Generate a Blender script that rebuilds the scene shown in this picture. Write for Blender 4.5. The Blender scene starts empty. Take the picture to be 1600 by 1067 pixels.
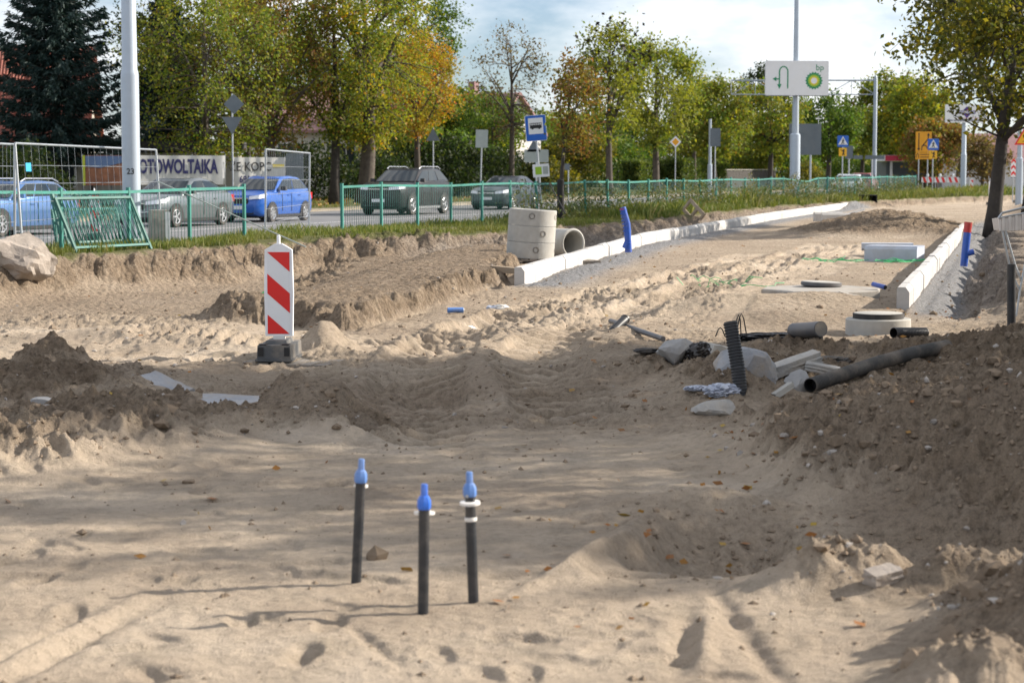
import bpy, bmesh, math, random
import numpy as np
from mathutils import Matrix, Vector
R = math.radians
random.seed(7)
sc = bpy.context.scene
COL = sc.collection

# ------------------------------------------------------------------ camera
CAM_H, FPX = 1.7, 3111.0                      # eye height, focal length in photo pixels (70 mm on full frame)
PITCH = math.atan(268.5 / FPX)
cam = bpy.data.cameras.new('camera'); camo = bpy.data.objects.new('camera', cam); COL.objects.link(camo)
camo.location = (0, 0, CAM_H); camo.rotation_euler = (R(90) - PITCH, 0, 0)
cam.sensor_width = 36; cam.lens = 36 * FPX / 1600
cam.clip_end = 4000; cam.clip_start = 0.05
cam.dof.use_dof = True; cam.dof.focus_distance = 19.0; cam.dof.aperture_fstop = 4.5
sc.camera = camo

# ------------------------------------------------------------------ light
SUN_AZ, SUN_EL = R(16), R(27)                 # measured from +X towards +Y
world = bpy.data.worlds.new('World'); sc.world = world; world.use_nodes = True
wn = world.node_tree.nodes; wl = world.node_tree.links; wn.clear()
w_out = wn.new('ShaderNodeOutputWorld'); w_bg = wn.new('ShaderNodeBackground'); w_bg.inputs[1].default_value = 0.06
sky = wn.new('ShaderNodeTexSky'); sky.sky_type = 'NISHITA'; sky.sun_disc = False
sky.sun_elevation = SUN_EL; sky.sun_rotation = R(90) - SUN_AZ
sky.air_density = 1.0; sky.dust_density = 0.4; sky.ozone_density = 2.0
w_tc = wn.new('ShaderNodeTexCoord'); w_map = wn.new('ShaderNodeMapping'); w_map.inputs['Scale'].default_value = (5.0, 5.0, 13.0)
w_map.inputs['Location'].default_value = (0.35, 0.1, 0.2)
w_no = wn.new('ShaderNodeTexNoise'); w_no.inputs['Scale'].default_value = 1.5; w_no.inputs['Detail'].default_value = 8; w_no.inputs['Roughness'].default_value = 0.55
w_rp = wn.new('ShaderNodeValToRGB'); w_rp.color_ramp.elements[0].position = 0.37; w_rp.color_ramp.elements[1].position = 0.6
w_rp.color_ramp.elements[0].color = (0.12, 0.12, 0.12, 1); w_rp.color_ramp.elements[1].color = (0.95, 0.95, 0.95, 1)
w_mx = wn.new('ShaderNodeMix'); w_mx.data_type = 'RGBA'; w_mx.inputs['B'].default_value = (12.6, 12.7, 12.9, 1)
w_bl = wn.new('ShaderNodeMix'); w_bl.data_type = 'RGBA'; w_bl.blend_type = 'MULTIPLY'; w_bl.inputs['Factor'].default_value = 1.0; w_bl.inputs['B'].default_value = (0.80, 0.95, 1.22, 1)
wl.new(w_tc.outputs['Generated'], w_map.inputs['Vector']); wl.new(w_map.outputs[0], w_no.inputs['Vector'])
wl.new(w_no.outputs['Fac'], w_rp.inputs[0]); wl.new(w_rp.outputs[0], w_mx.inputs['Factor'])
wl.new(sky.outputs[0], w_bl.inputs['A']); wl.new(w_bl.outputs['Result'], w_mx.inputs['A']); wl.new(w_mx.outputs['Result'], w_bg.inputs[0]); wl.new(w_bg.outputs[0], w_out.inputs[0])
sun = bpy.data.lights.new('sun', 'SUN'); sun.energy = 5.0; sun.angle = R(0.6); sun.color = (1.0, 0.91, 0.79)
suno = bpy.data.objects.new('sun', sun); COL.objects.link(suno)
sdir = Vector((math.cos(SUN_EL) * math.cos(SUN_AZ), math.cos(SUN_EL) * math.sin(SUN_AZ), math.sin(SUN_EL)))
suno.rotation_euler = (-sdir).to_track_quat('-Z', 'Y').to_euler(); suno.location = (60, 20, 40)
sc.view_settings.view_transform = 'Standard'; sc.view_settings.look = 'None'; sc.view_settings.gamma = 1
sc.view_settings.use_curve_mapping = False; sc.view_settings.exposure = 0.82
sc.cycles.max_bounces = 6; sc.cycles.transparent_max_bounces = 8; sc.cycles.use_denoising = True

# ------------------------------------------------------------------ surveying helpers
cP, sP = math.cos(PITCH), math.sin(PITCH)
def ray(px, py):
    x, y = (px - 800) / FPX, -(py - 533.5) / FPX
    return Vector((x, cP + y * sP, -sP + y * cP))
def gp(px, py, z=0.0):                        # the spot on a level plane
    d = ray(px, py); t = (z - CAM_H) / d.z
    return Vector((d.x * t, d.y * t, z))
def at(px, py, Y):                            # the spot at a given distance up the street
    d = ray(px, py); t = Y / d.y
    return Vector((d.x * t, Y, CAM_H + d.z * t))
F0 = (-3.75, 44.0); TX, TY = 0.3660, 0.9306   # the green fence: a point on it and its direction; left of it lies the street
NX, NY = -TY, TX
FA = math.atan2(TY, TX)
def rd(s, o): return (F0[0] + s * TX + o * NX, F0[1] + s * TY + o * NY)
def so(x, y):
    dx, dy = x - F0[0], y - F0[1]
    return dx * TX + dy * TY, dx * NX + dy * NY
def along(px, o):                             # where the line at offset o from the fence is crossed by a bearing
    k = (px - 800) / FPX * cP
    x0, y0 = F0[0] + o * NX, F0[1] + o * NY
    s = (k * y0 - x0) / (TX - k * TY)
    return x0 + s * TX, y0 + s * TY

# ------------------------------------------------------------------ noise
_rng = np.random.RandomState(3)
_PT = _rng.permutation(512).astype(np.int64); _PT = np.concatenate([_PT, _PT])
_GR = _rng.uniform(0, 2 * np.pi, 512); _GX, _GY = np.cos(_GR), np.sin(_GR)
def pn(x, y):
    x = np.asarray(x, float); y = np.asarray(y, float)
    xi = np.floor(x).astype(np.int64); yi = np.floor(y).astype(np.int64); xf = x - xi; yf = y - yi
    u = xf * xf * xf * (xf * (xf * 6 - 15) + 10); v = yf * yf * yf * (yf * (yf * 6 - 15) + 10)
    def g(ix, iy, dx, dy):
        h = _PT[(_PT[ix & 511] + iy) & 511]
        return _GX[h] * dx + _GY[h] * dy
    a = g(xi, yi, xf, yf); b = g(xi + 1, yi, xf - 1, yf); c = g(xi, yi + 1, xf, yf - 1); d = g(xi + 1, yi + 1, xf - 1, yf - 1)
    return (a + u * (b - a)) * (1 - v) + (c + u * (d - c)) * v
def fbm(x, y, n=4, lac=2.1, gain=0.5):
    s, a = 0, 1.0
    for i in range(n):
        s = s + a * pn(x + 17.3 * i, y - 9.1 * i); x = x * lac; y = y * lac; a *= gain
    return s
def billow(x, y, n=4, gain=0.5):              # rounded lumps
    s, a = 0, 1.0
    for i in range(n):
        s = s + a * (0.5 - np.abs(pn(x + 31.7 * i, y + 12.9 * i)) * 1.6); x = x * 2.07; y = y * 2.07; a *= gain
    return s
def ss(a, b, x):
    t = np.clip((x - a) / (b - a), 0, 1); return t * t * (3 - 2 * t)
def gau(x, y, cx, cy, rx, ry, rot=0.0):
    dx, dy = x - cx, y - cy
    if rot: dx, dy = dx * math.cos(rot) + dy * math.sin(rot), -dx * math.sin(rot) + dy * math.cos(rot)
    return np.exp(-(dx / rx) ** 2 - (dy / ry) ** 2)

# ------------------------------------------------------------------ materials
MATS = {}
def _mat(name):
    m = bpy.data.materials.new(name); m.use_nodes = True; m.node_tree.nodes.clear()
    n = m.node_tree.nodes; out = n.new('ShaderNodeOutputMaterial'); MATS[name] = m
    return m, n, m.node_tree.links, out
def noise(n, l, scale, detail=4, rough=0.55, vec=None):
    t = n.new('ShaderNodeTexNoise'); t.inputs['Scale'].default_value = scale; t.inputs['Detail'].default_value = detail; t.inputs['Roughness'].default_value = rough
    if vec is not None: l.new(vec, t.inputs['Vector'])
    return t
def mixc(n, l, fac, a, b, mode='MIX'):
    m = n.new('ShaderNodeMix'); m.data_type = 'RGBA'; m.blend_type = mode
    for sock, v in ((m.inputs['Factor'], fac), (m.inputs['A'], a), (m.inputs['B'], b)):
        if hasattr(v, 'links') or hasattr(v, 'is_output'): l.new(v, sock)
        elif isinstance(v, (int, float)): sock.default_value = v
        else: sock.default_value = (*v, 1)
    return m.outputs['Result']
def ramp(n, l, fac, stops):
    r = n.new('ShaderNodeValToRGB'); l.new(fac, r.inputs[0]); e = r.color_ramp.elements
    while len(e) < len(stops): e.new(0.5)
    for i, (p, c) in enumerate(stops):
        e[i].position = p; e[i].color = (*c, 1) if not isinstance(c, (int, float)) else (c, c, c, 1)
    return r.outputs[0]
def mat(name, col, rough=0.6, metal=0.0, var=0.12, scale=6.0, dirt=None, dirtamt=0.3, bump=0.0, bscale=40.0, coat=0.0, spec=0.5, orand=0.0):
    """painted or cast surface: base colour, soft tonal variation, a dirt film in patches and fine relief"""
    m, n, l, out = _mat(name)
    b = n.new('ShaderNodeBsdfPrincipled'); l.new(b.outputs[0], out.inputs[0])
    tc = n.new('ShaderNodeTexCoord').outputs['Object']
    t = noise(n, l, scale, 5, 0.6, tc)
    lo = tuple(c * (1 - var) for c in col); hi = tuple(min(1, c * (1 + var)) for c in col)
    c = ramp(n, l, t.outputs['Fac'], [(0.3, lo), (0.7, hi)])
    if dirt:
        t2 = noise(n, l, scale * 0.45 + 0.7, 7, 0.65, tc)
        f = ramp(n, l, t2.outputs['Fac'], [(0.45, 0.0), (0.72, dirtamt)])
        c = mixc(n, l, f, c, dirt)
    if orand: c = mixc(n, l, 1.0, c, ramp(n, l, n.new('ShaderNodeObjectInfo').outputs['Random'], [(0.0, 1 - orand), (1.0, 1.0)]), 'MULTIPLY')
    l.new(c, b.inputs['Base Color'])
    b.inputs['Roughness'].default_value = rough; b.inputs['Metallic'].default_value = metal
    b.inputs['Coat Weight'].default_value = coat; b.inputs['Specular IOR Level'].default_value = spec
    if bump:
        t3 = noise(n, l, bscale, 4, 0.6, tc); bp = n.new('ShaderNodeBump'); bp.inputs['Strength'].default_value = bump; bp.inputs['Distance'].default_value = 0.01
        l.new(t3.outputs['Fac'], bp.inputs['Height']); l.new(bp.outputs[0], b.inputs['Normal'])
    return m
def leafmat(name, stops, clump=None, clumpamt=0.7, transl=0.45, cscale=0.5, rough=0.6):
    m, n, l, out = _mat(name)
    g = n.new('ShaderNodeNewGeometry'); tc = n.new('ShaderNodeTexCoord').outputs['Object']
    c = ramp(n, l, g.outputs['Random Per Island'], stops)
    if clump:
        t = noise(n, l, cscale, 3, 0.6, tc)
        f = ramp(n, l, t.outputs['Fac'], [(0.42, 0.0), (0.6, clumpamt)])
        c = mixc(n, l, f, c, clump)
    d = n.new('ShaderNodeBsdfPrincipled'); d.inputs['Roughness'].default_value = rough; d.inputs['Specular IOR Level'].default_value = 0.25; l.new(c, d.inputs['Base Color'])
    tr = n.new('ShaderNodeBsdfTranslucent'); c2 = mixc(n, l, 1.0, c, (1.25, 1.25, 0.6), 'MULTIPLY'); l.new(c2, tr.inputs[0])
    mx = n.new('ShaderNodeMixShader'); mx.inputs[0].default_value = transl
    l.new(d.outputs[0], mx.inputs[1]); l.new(tr.outputs[0], mx.inputs[2]); l.new(mx.outputs[0], out.inputs[0])
    return m
def glassmat(name, tint=(0.02, 0.03, 0.035)):
    m, n, l, out = _mat(name)
    b = n.new('ShaderNodeBsdfPrincipled'); l.new(b.outputs[0], out.inputs[0])
    t = noise(n, l, 1.3, 2, 0.5, n.new('ShaderNodeTexCoord').outputs['Object'])
    l.new(ramp(n, l, t.outputs['Fac'], [(0.35, tuple(c * 0.6 for c in tint)), (0.65, tint)]), b.inputs['Base Color'])
    b.inputs['Roughness'].default_value = 0.04; b.inputs['Specular IOR Level'].default_value = 0.55
    return m

DUST = (0.36, 0.29, 0.21)
mat('galv', (0.42, 0.45, 0.48), 0.42, 0.75, 0.12, 3, DUST, 0.15)
mat('pole_paint', (0.40, 0.46, 0.53), 0.4, 0.2, 0.06, 1.2, (0.25, 0.27, 0.28), 0.25)
mat('green_paint', (0.032, 0.235, 0.195), 0.6, 0.0, 0.18, 3, (0.17, 0.26, 0.21), 0.4, orand=0.2)
mat('green_paint_shaded', (0.018, 0.155, 0.13), 0.6, 0.0, 0.25, 3, (0.12, 0.17, 0.14), 0.4, orand=0.3)  # railing green with the leaning panels' shade put into it; dulls bars too
mat('sign_back', (0.13, 0.155, 0.175), 0.5, 0.3, 0.1, 2, (0.2, 0.2, 0.18), 0.3)
mat('sign_back_light', (0.36, 0.40, 0.37), 0.5, 0.2, 0.1, 2, (0.2, 0.2, 0.18), 0.3)
mat('white_sheet', (0.78, 0.79, 0.80), 0.4, 0, 0.03, 2, (0.55, 0.52, 0.46), 0.2)
mat('beacon_white', (0.84, 0.85, 0.87), 0.35, 0, 0.03, 3, (0.55, 0.48, 0.40), 0.35)
mat('beacon_red', (0.72, 0.015, 0.012), 0.35, 0, 0.06, 3, (0.5, 0.2, 0.15), 0.12)
mat('sign_blue', (0.015, 0.12, 0.52), 0.35, 0, 0.05, 3)
mat('sign_yellow', (0.75, 0.33, 0.01), 0.4, 0, 0.05, 3)
mat('sign_orange', (0.85, 0.45, 0.02), 0.4, 0, 0.05, 3)
mat('ink', (0.012, 0.012, 0.014), 0.5, 0, 0.1, 3)
mat('ink_blue', (0.012, 0.014, 0.09), 0.5, 0, 0.1, 3)
mat('ink_purple', (0.05, 0.03, 0.22), 0.5, 0, 0.1, 3)
mat('ink_red', (0.55, 0.03, 0.08), 0.5, 0, 0.1, 3)
mat('logo_green', (0.005, 0.24, 0.10), 0.45, 0, 0.05, 3)
mat('logo_lime', (0.30, 0.50, 0.03), 0.45, 0, 0.05, 3)
mat('logo_yellow', (0.80, 0.62, 0.06), 0.45, 0, 0.05, 3)
mat('concrete', (0.40, 0.39, 0.36), 0.85, 0, 0.14, 4, (0.30, 0.26, 0.20), 0.45, 0.4, 60)
mat('concrete_old', (0.33, 0.31, 0.28), 0.9, 0, 0.22, 5, (0.30, 0.24, 0.17), 0.6, 0.7, 35)
mat('kerb_concrete', (0.50, 0.49, 0.475), 0.85, 0, 0.12, 5, (0.40, 0.37, 0.33), 0.55, 0.5, 60, orand=0.12)
mat('banner_sheet', (0.52, 0.52, 0.50), 0.6, 0, 0.08, 1.2, (0.34, 0.33, 0.29), 0.5)  # banner white greyed and mottled, dappled shade put into the colour
mat('slab_dusty', (0.29, 0.30, 0.32), 0.9, 0, 0.18, 6, (0.33, 0.265, 0.19), 0.9, 1.0, 30)
mat('concrete_worn', (0.37, 0.36, 0.34), 0.9, 0, 0.22, 9, (0.30, 0.25, 0.19), 0.8, 1.0, 40)
mat('kerb_blue_grey', (0.42, 0.46, 0.53), 0.85, 0, 0.10, 5, (0.36, 0.33, 0.29), 0.45, 0.3, 60)
mat('haunch', (0.33, 0.34, 0.35), 0.95, 0, 0.22, 9, (0.27, 0.24, 0.20), 0.5, 0.9, 45)
mat('stone', (0.36, 0.31, 0.265), 0.9, 0, 0.25, 4, (0.22, 0.19, 0.16), 0.75, 1.0, 22)
mat('stone_grey', (0.30, 0.30, 0.30), 0.9, 0, 0.22, 4, (0.24, 0.20, 0.15), 0.6, 0.7, 25)
mat('rubber', (0.018, 0.018, 0.02), 0.7, 0, 0.2, 5, DUST, 0.2)
mat('rubber_base', (0.075, 0.08, 0.085), 0.7, 0, 0.2, 7, DUST, 0.5, 0.4, 50)
mat('black_pipe', (0.016, 0.017, 0.02), 0.45, 0, 0.2, 5, (0.20, 0.17, 0.13), 0.25)
mat('dusty_pipe', (0.05, 0.048, 0.045), 0.7, 0, 0.25, 4, (0.27, 0.22, 0.17), 0.75, 0.2, 40)
mat('grey_pipe', (0.07, 0.075, 0.085), 0.5, 0, 0.2, 4, (0.27, 0.22, 0.17), 0.4)
mat('pe_pipe', (0.022, 0.025, 0.03), 0.4, 0, 0.2, 12, (0.22, 0.19, 0.16), 0.35)
mat('cap_blue', (0.02, 0.14, 0.62), 0.35, 0, 0.08, 14, (0.36, 0.30, 0.22), 0.25)
mat('cap_pale', (0.09, 0.22, 0.55), 0.4, 0, 0.08, 14, (0.36, 0.30, 0.22), 0.35)
mat('pipe_blue', (0.012, 0.075, 0.38), 0.35, 0, 0.12, 6, DUST, 0.25)
mat('pipe_red', (0.42, 0.02, 0.02), 0.4, 0, 0.12, 6, DUST, 0.2)
mat('tie_white', (0.72, 0.70, 0.66), 0.5, 0, 0.05, 8, DUST, 0.2)
mat('black_foil', (0.010, 0.010, 0.012), 0.25, 0, 0.2, 5, DUST, 0.15)
mat('pale_foil', (0.42, 0.46, 0.55), 0.3, 0, 0.2, 9, DUST, 0.3)
mat('net_green', (0.03, 0.42, 0.14), 0.5, 0, 0.15, 8)
mat('hivis', (0.45, 0.55, 0.02), 0.5, 0, 0.1, 8)
mat('wood', (0.30, 0.235, 0.165), 0.8, 0, 0.25, 5, (0.20, 0.17, 0.14), 0.5, 0.4, 30)
mat('wood_grey', (0.27, 0.245, 0.215), 0.85, 0, 0.22, 6, (0.34, 0.27, 0.19), 0.6, 0.4, 30, orand=0.35)
mat('asphalt', (0.15, 0.153, 0.16), 0.9, 0, 0.15, 0.7, (0.24, 0.22, 0.20), 0.4, 0.3, 90)
mat('road_paint', (0.62, 0.62, 0.60), 0.7, 0, 0.12, 2, (0.12, 0.12, 0.12), 0.5)
mat('plaster', (0.42, 0.39, 0.34), 0.9, 0, 0.1, 1, (0.25, 0.22, 0.18), 0.4)
mat('plaster_white', (0.62, 0.60, 0.57), 0.9, 0, 0.06, 0.7, (0.4, 0.38, 0.34), 0.3)
mat('roof_red', (0.27, 0.075, 0.045), 0.65, 0, 0.2, 2.5, (0.22, 0.10, 0.08), 0.5)
mat('roof_dull', (0.30, 0.17, 0.17), 0.8, 0, 0.2, 1.5, (0.22, 0.16, 0.15), 0.5)
mat('roof_dark', (0.035, 0.033, 0.035), 0.7, 0, 0.2, 1.5)
mat('bark', (0.075, 0.060, 0.048), 0.95, 0, 0.35, 5, (0.13, 0.12, 0.09), 0.5, 1.0, 14)
mat('bark_dark', (0.040, 0.034, 0.030), 0.95, 0, 0.35, 5, (0.08, 0.07, 0.05), 0.5, 1.0, 14)
mat('bark_black', (0.014, 0.013, 0.013), 0.8, 0, 0.3, 5)
mat('bin_white', (0.66, 0.63, 0.61), 0.5, 0, 0.08, 5, (0.4, 0.36, 0.3), 0.4)
mat('plank_dark', (0.055, 0.05, 0.045), 0.9, 0, 0.3, 3)
mat('dirt_clod', (0.205, 0.158, 0.114), 1.0, 0, 0.30, 3, (0.20, 0.16, 0.12), 0.5, 0.6, 40, spec=0.1)
mat('pebble', (0.34, 0.31, 0.28), 0.9, 0, 0.35, 1.5, (0.3, 0.25, 0.2), 0.4)
mat('plate_white', (0.70, 0.71, 0.72), 0.4)
mat('lamp_glass', (0.72, 0.74, 0.78), 0.12, 0, 0.15, 9, None, 0, 0, 40, 0.8)
mat('tail_red', (0.45, 0.015, 0.015), 0.2, 0, 0.1, 9, None, 0, 0, 40, 0.5)
mat('chrome', (0.75, 0.76, 0.78), 0.2, 0.9, 0.05, 9)
mat('rim', (0.55, 0.56, 0.58), 0.3, 0.6, 0.08, 9)
mat('trim_black', (0.012, 0.012, 0.013), 0.5)
mat('paint_blue', (0.006, 0.095, 0.42), 0.28, 0.25, 0.05, 2, DUST, 0.05, 0, 40, 0.8)
mat('paint_pale_blue', (0.07, 0.16, 0.36), 0.28, 0.45, 0.05, 2, DUST, 0.06, 0, 40, 0.8)
mat('paint_silver', (0.13, 0.15, 0.16), 0.3, 0.6, 0.05, 2, DUST, 0.10, 0, 40, 0.7)
mat('paint_black', (0.006, 0.006, 0.008), 0.35, 0.0, 0.05, 2, DUST, 0.03, 0, 40, 0.15, 0.3)
mat('paint_slate', (0.014, 0.017, 0.026), 0.3, 0.0, 0.05, 2, DUST, 0.04, 0, 40, 0.35, 0.4)
mat('paint_white', (0.55, 0.60, 0.63), 0.28, 0.1, 0.04, 2, DUST, 0.05, 0, 40, 0.8)
mat('paint_red', (0.28, 0.05, 0.05), 0.28, 0.1, 0.04, 2, DUST, 0.05, 0, 40, 0.8)
mat('picture_rust', (0.30, 0.12, 0.06), 0.6, 0, 0.3, 3, (0.05, 0.03, 0.03), 0.6)
mat('picture_blue', (0.10, 0.16, 0.30), 0.6, 0, 0.2, 2)
mat('picture_lime', (0.45, 0.50, 0.04), 0.6, 0, 0.1, 2)
mat('tag_cyan', (0.03, 0.32, 0.55), 0.5, 0, 0.08, 4)
mat('gantry_steel', (0.30, 0.35, 0.40), 0.45, 0.3, 0.08, 2)
glassmat('car_glass'); glassmat('window_glass', (0.04, 0.05, 0.06))
leafmat('leaf_olive', [(0.0, (0.07, 0.13, 0.02)), (0.5, (0.16, 0.215, 0.03)), (0.87, (0.30, 0.29, 0.034)), (1.0, (0.17, 0.09, 0.025))], (0.14, 0.10, 0.03), 0.3)
leafmat('leaf_brown', [(0.0, (0.11, 0.14, 0.026)), (0.55, (0.21, 0.20, 0.038)), (0.85, (0.21, 0.10, 0.035)), (1.0, (0.24, 0.09, 0.025))], (0.17, 0.075, 0.035), 0.7)
leafmat('leaf_gold', [(0.0, (0.11, 0.17, 0.022)), (0.45, (0.25, 0.27, 0.028)), (0.85, (0.40, 0.31, 0.024)), (1.0, (0.46, 0.19, 0.014))], (0.15, 0.20, 0.03), 0.8)
leafmat('leaf_orange', [(0.0, (0.30, 0.26, 0.028)), (0.5, (0.46, 0.23, 0.02)), (0.85, (0.46, 0.13, 0.016)), (1.0, (0.30, 0.08, 0.02))], (0.26, 0.25, 0.028), 0.85)
leafmat('leaf_green', [(0.0, (0.045, 0.10, 0.018)), (0.6, (0.10, 0.165, 0.028)), (1.0, (0.18, 0.21, 0.03))], (0.06, 0.11, 0.02), 0.6)
leafmat('leaf_dark', [(0.0, (0.012, 0.025, 0.010)), (0.6, (0.026, 0.045, 0.014)), (1.0, (0.05, 0.06, 0.018))], None)
leafmat('leaf_lime', [(0.0, (0.055, 0.075, 0.016)), (0.6, (0.14, 0.14, 0.022)), (1.0, (0.34, 0.27, 0.022))], (0.05, 0.06, 0.018), 0.75)
leafmat('leaf_ash', [(0.0, (0.06, 0.115, 0.024)), (0.5, (0.14, 0.19, 0.034)), (1.0, (0.30, 0.28, 0.036))], (0.25, 0.25, 0.03), 0.7)
leafmat('leaf_sparse', [(0.0, (0.10, 0.09, 0.04)), (0.6, (0.16, 0.12, 0.05)), (1.0, (0.12, 0.06, 0.03))], None)
leafmat('seed_dark', [(0.0, (0.014, 0.012, 0.010)), (1.0, (0.04, 0.03, 0.02))], None, transl=0.1)
leafmat('needle', [(0.0, (0.007, 0.020, 0.018)), (0.6, (0.016, 0.038, 0.034)), (1.0, (0.04, 0.065, 0.06))], None, transl=0.08)
leafmat('hedge_leaf', [(0.0, (0.05, 0.09, 0.02)), (0.6, (0.10, 0.14, 0.03)), (1.0, (0.17, 0.19, 0.04))], (0.05, 0.085, 0.02), 0.5)
leafmat('grass', [(0.0, (0.055, 0.095, 0.016)), (0.55, (0.12, 0.165, 0.03)), (0.85, (0.22, 0.22, 0.06)), (1.0, (0.30, 0.25, 0.12))], (0.17, 0.16, 0.05), 0.5, 0.3, 0.35)
leafmat('weed_leaf', [(0.0, (0.045, 0.075, 0.02)), (0.6, (0.09, 0.13, 0.035)), (1.0, (0.20, 0.17, 0.08))], (0.14, 0.12, 0.06), 0.6, 0.3, 0.5)
leafmat('dead_leaf', [(0.0, (0.34, 0.20, 0.05)), (0.4, (0.30, 0.12, 0.03)), (0.75, (0.22, 0.12, 0.06)), (1.0, (0.42, 0.30, 0.05))], None, transl=0.15)

# ------------------------------------------------------------------ mesh builder
class MB:
    def __init__(s): s.v = []; s.f = []; s.M = None
    def add(s, vs, fs):
        b = len(s.v)
        if s.M is not None: vs = [tuple(s.M @ Vector(q)) for q in vs]
        s.v += [tuple(q) for q in vs]; s.f += [tuple(b + i for i in f) for f in fs]; return s
    def box(s, c, d, rot=None, taper=1.0):
        x, y, z = d[0] / 2, d[1] / 2, d[2] / 2
        vs = [(-x, -y, -z), (x, -y, -z), (x, y, -z), (-x, y, -z), (-x * taper, -y * taper, z), (x * taper, -y * taper, z), (x * taper, y * taper, z), (-x * taper, y * taper, z)]
        m = Matrix.Translation(c)
        if rot is not None: m = m @ (rot if isinstance(rot, Matrix) else Matrix.Rotation(rot, 4, 'Z'))
        return s.add([m @ Vector(q) for q in vs], [(0, 3, 2, 1), (4, 5, 6, 7), (0, 1, 5, 4), (1, 2, 6, 5), (2, 3, 7, 6), (3, 0, 4, 7)])
    def tube(s, pts, rad, n=8, cap=True):
        pts = [Vector(p) for p in pts]; N = len(pts)
        if not isinstance(rad, (list, tuple, np.ndarray)): rad = [rad] * N
        vs, fs = [], []; up = None
        for i, p in enumerate(pts):
            d = (pts[min(i + 1, N - 1)] - pts[max(i - 1, 0)]).normalized()
            if up is None:
                up = Vector((0, 0, 1)) if abs(d.z) < 0.9 else Vector((1, 0, 0))
            a = d.cross(up)
            if a.length < 1e-5: a = d.orthogonal()
            a.normalize(); b = a.cross(d).normalized(); up = b
            for k in range(n):
                t = 2 * math.pi * k / n; vs.append(p + (a * math.cos(t) + b * math.sin(t)) * rad[i])
        for i in range(N - 1):
            for k in range(n):
                k2 = (k + 1) % n; fs.append((i * n + k, i * n + k2, (i + 1) * n + k2, (i + 1) * n + k))
        if cap: fs.append(tuple(reversed(range(n)))); fs.append(tuple((N - 1) * n + k for k in range(n)))
        return s.add(vs, fs)
    def lathe(s, prof, n=24, M=None):        # (r, z) pairs, closed where r is 0
        vs, fs = [], []
        for r, z in prof:
            for k in range(n):
                t = 2 * math.pi * k / n; q = Vector((r * math.cos(t), r * math.sin(t), z)); vs.append(M @ q if M is not None else q)
        for i in range(len(prof) - 1):
            for k in range(n):
                k2 = (k + 1) % n; fs.append((i * n + k, i * n + k2, (i + 1) * n + k2, (i + 1) * n + k))
        return s.add(vs, fs)
    def prism(s, poly, y0, y1):              # outline in XZ (seen from -Y), thickness along Y
        n = len(poly)
        a = sum(poly[i][0] * poly[(i + 1) % n][1] - poly[(i + 1) % n][0] * poly[i][1] for i in range(n))
        if a < 0: poly = poly[::-1]
        vs = [(x, y0, z) for x, z in poly] + [(x, y1, z) for x, z in poly]
        fs = [tuple(range(n)), tuple(reversed(range(n, 2 * n)))] + [(i, n + i, n + (i + 1) % n, (i + 1) % n) for i in range(n)]
        return s.add(vs, fs)
    def mesh(s, name, m, smooth=False, angle=None):
        me = bpy.data.meshes.new(name); me.from_pydata(s.v, [], s.f); me.update()
        if m: me.materials.append(MATS[m])
        if smooth: me.polygons.foreach_set('use_smooth', [True] * len(me.polygons))
        if smooth and angle: me.set_sharp_from_angle(angle=angle)
        return me
    def build(s, name, m, parent=None, smooth=False, angle=R(35)):
        return put(name, s.mesh(name, m, smooth, angle), parent)
def put(name, me, parent=None, loc=None, rot=None):
    o = bpy.data.objects.new(name, me); COL.objects.link(o)
    if parent is not None: o.parent = parent
    if loc is not None: o.location = loc
    if rot is not None: o.rotation_euler = rot
    return o
def tag(o, label=None, cat=None, group=None, kind=None):
    if label: o['label'] = label
    if cat: o['category'] = cat
    if group: o['group'] = group
    if kind: o['kind'] = kind
    return o
def thing(name, label, cat, loc=(0, 0, 0), rz=0.0, group=None, rot=None):
    o = bpy.data.objects.new(name, None); COL.objects.link(o); o.location = loc
    o.rotation_euler = rot if rot is not None else (0, 0, rz); o.empty_display_size = 0.2
    return tag(o, label, cat, group)
def nmesh(name, V, F, m, smooth=False):       # numpy verts and equal-sized faces
    me = bpy.data.meshes.new(name); V = np.ascontiguousarray(V, np.float32); F = np.ascontiguousarray(F, np.int32)
    k = F.shape[1]; me.vertices.add(len(V)); me.vertices.foreach_set('co', V.ravel())
    me.loops.add(F.size); me.loops.foreach_set('vertex_index', F.ravel())
    me.polygons.add(len(F)); me.polygons.foreach_set('loop_start', np.arange(0, F.size, k, dtype=np.int32)); me.polygons.foreach_set('loop_total', np.full(len(F), k, np.int32))
    me.polygons.foreach_set('use_smooth', np.full(len(F), smooth, bool))
    me.update(calc_edges=True); me.validate()
    if m: me.materials.append(MATS[m])
    return me
def text(body, size, m, parent, loc, name='lettering', sx=1.0, bold=0.0, rot=(R(90), 0, 0), depth=0.004):
    cu = bpy.data.curves.new(name, 'FONT'); cu.body = body; cu.size = size; cu.align_x = 'CENTER'; cu.align_y = 'CENTER'
    cu.extrude = depth; cu.offset = bold; cu.resolution_u = 3
    o = bpy.data.objects.new(name, cu); COL.objects.link(o)
    bpy.context.view_layer.update()
    me = bpy.data.meshes.new_from_object(o.evaluated_get(bpy.context.evaluated_depsgraph_get()))
    bpy.data.objects.remove(o); me.materials.clear(); me.materials.append(MATS[m])
    q = put(name, me, parent, loc, rot); q.scale = (sx, 1, 1); return q
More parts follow.
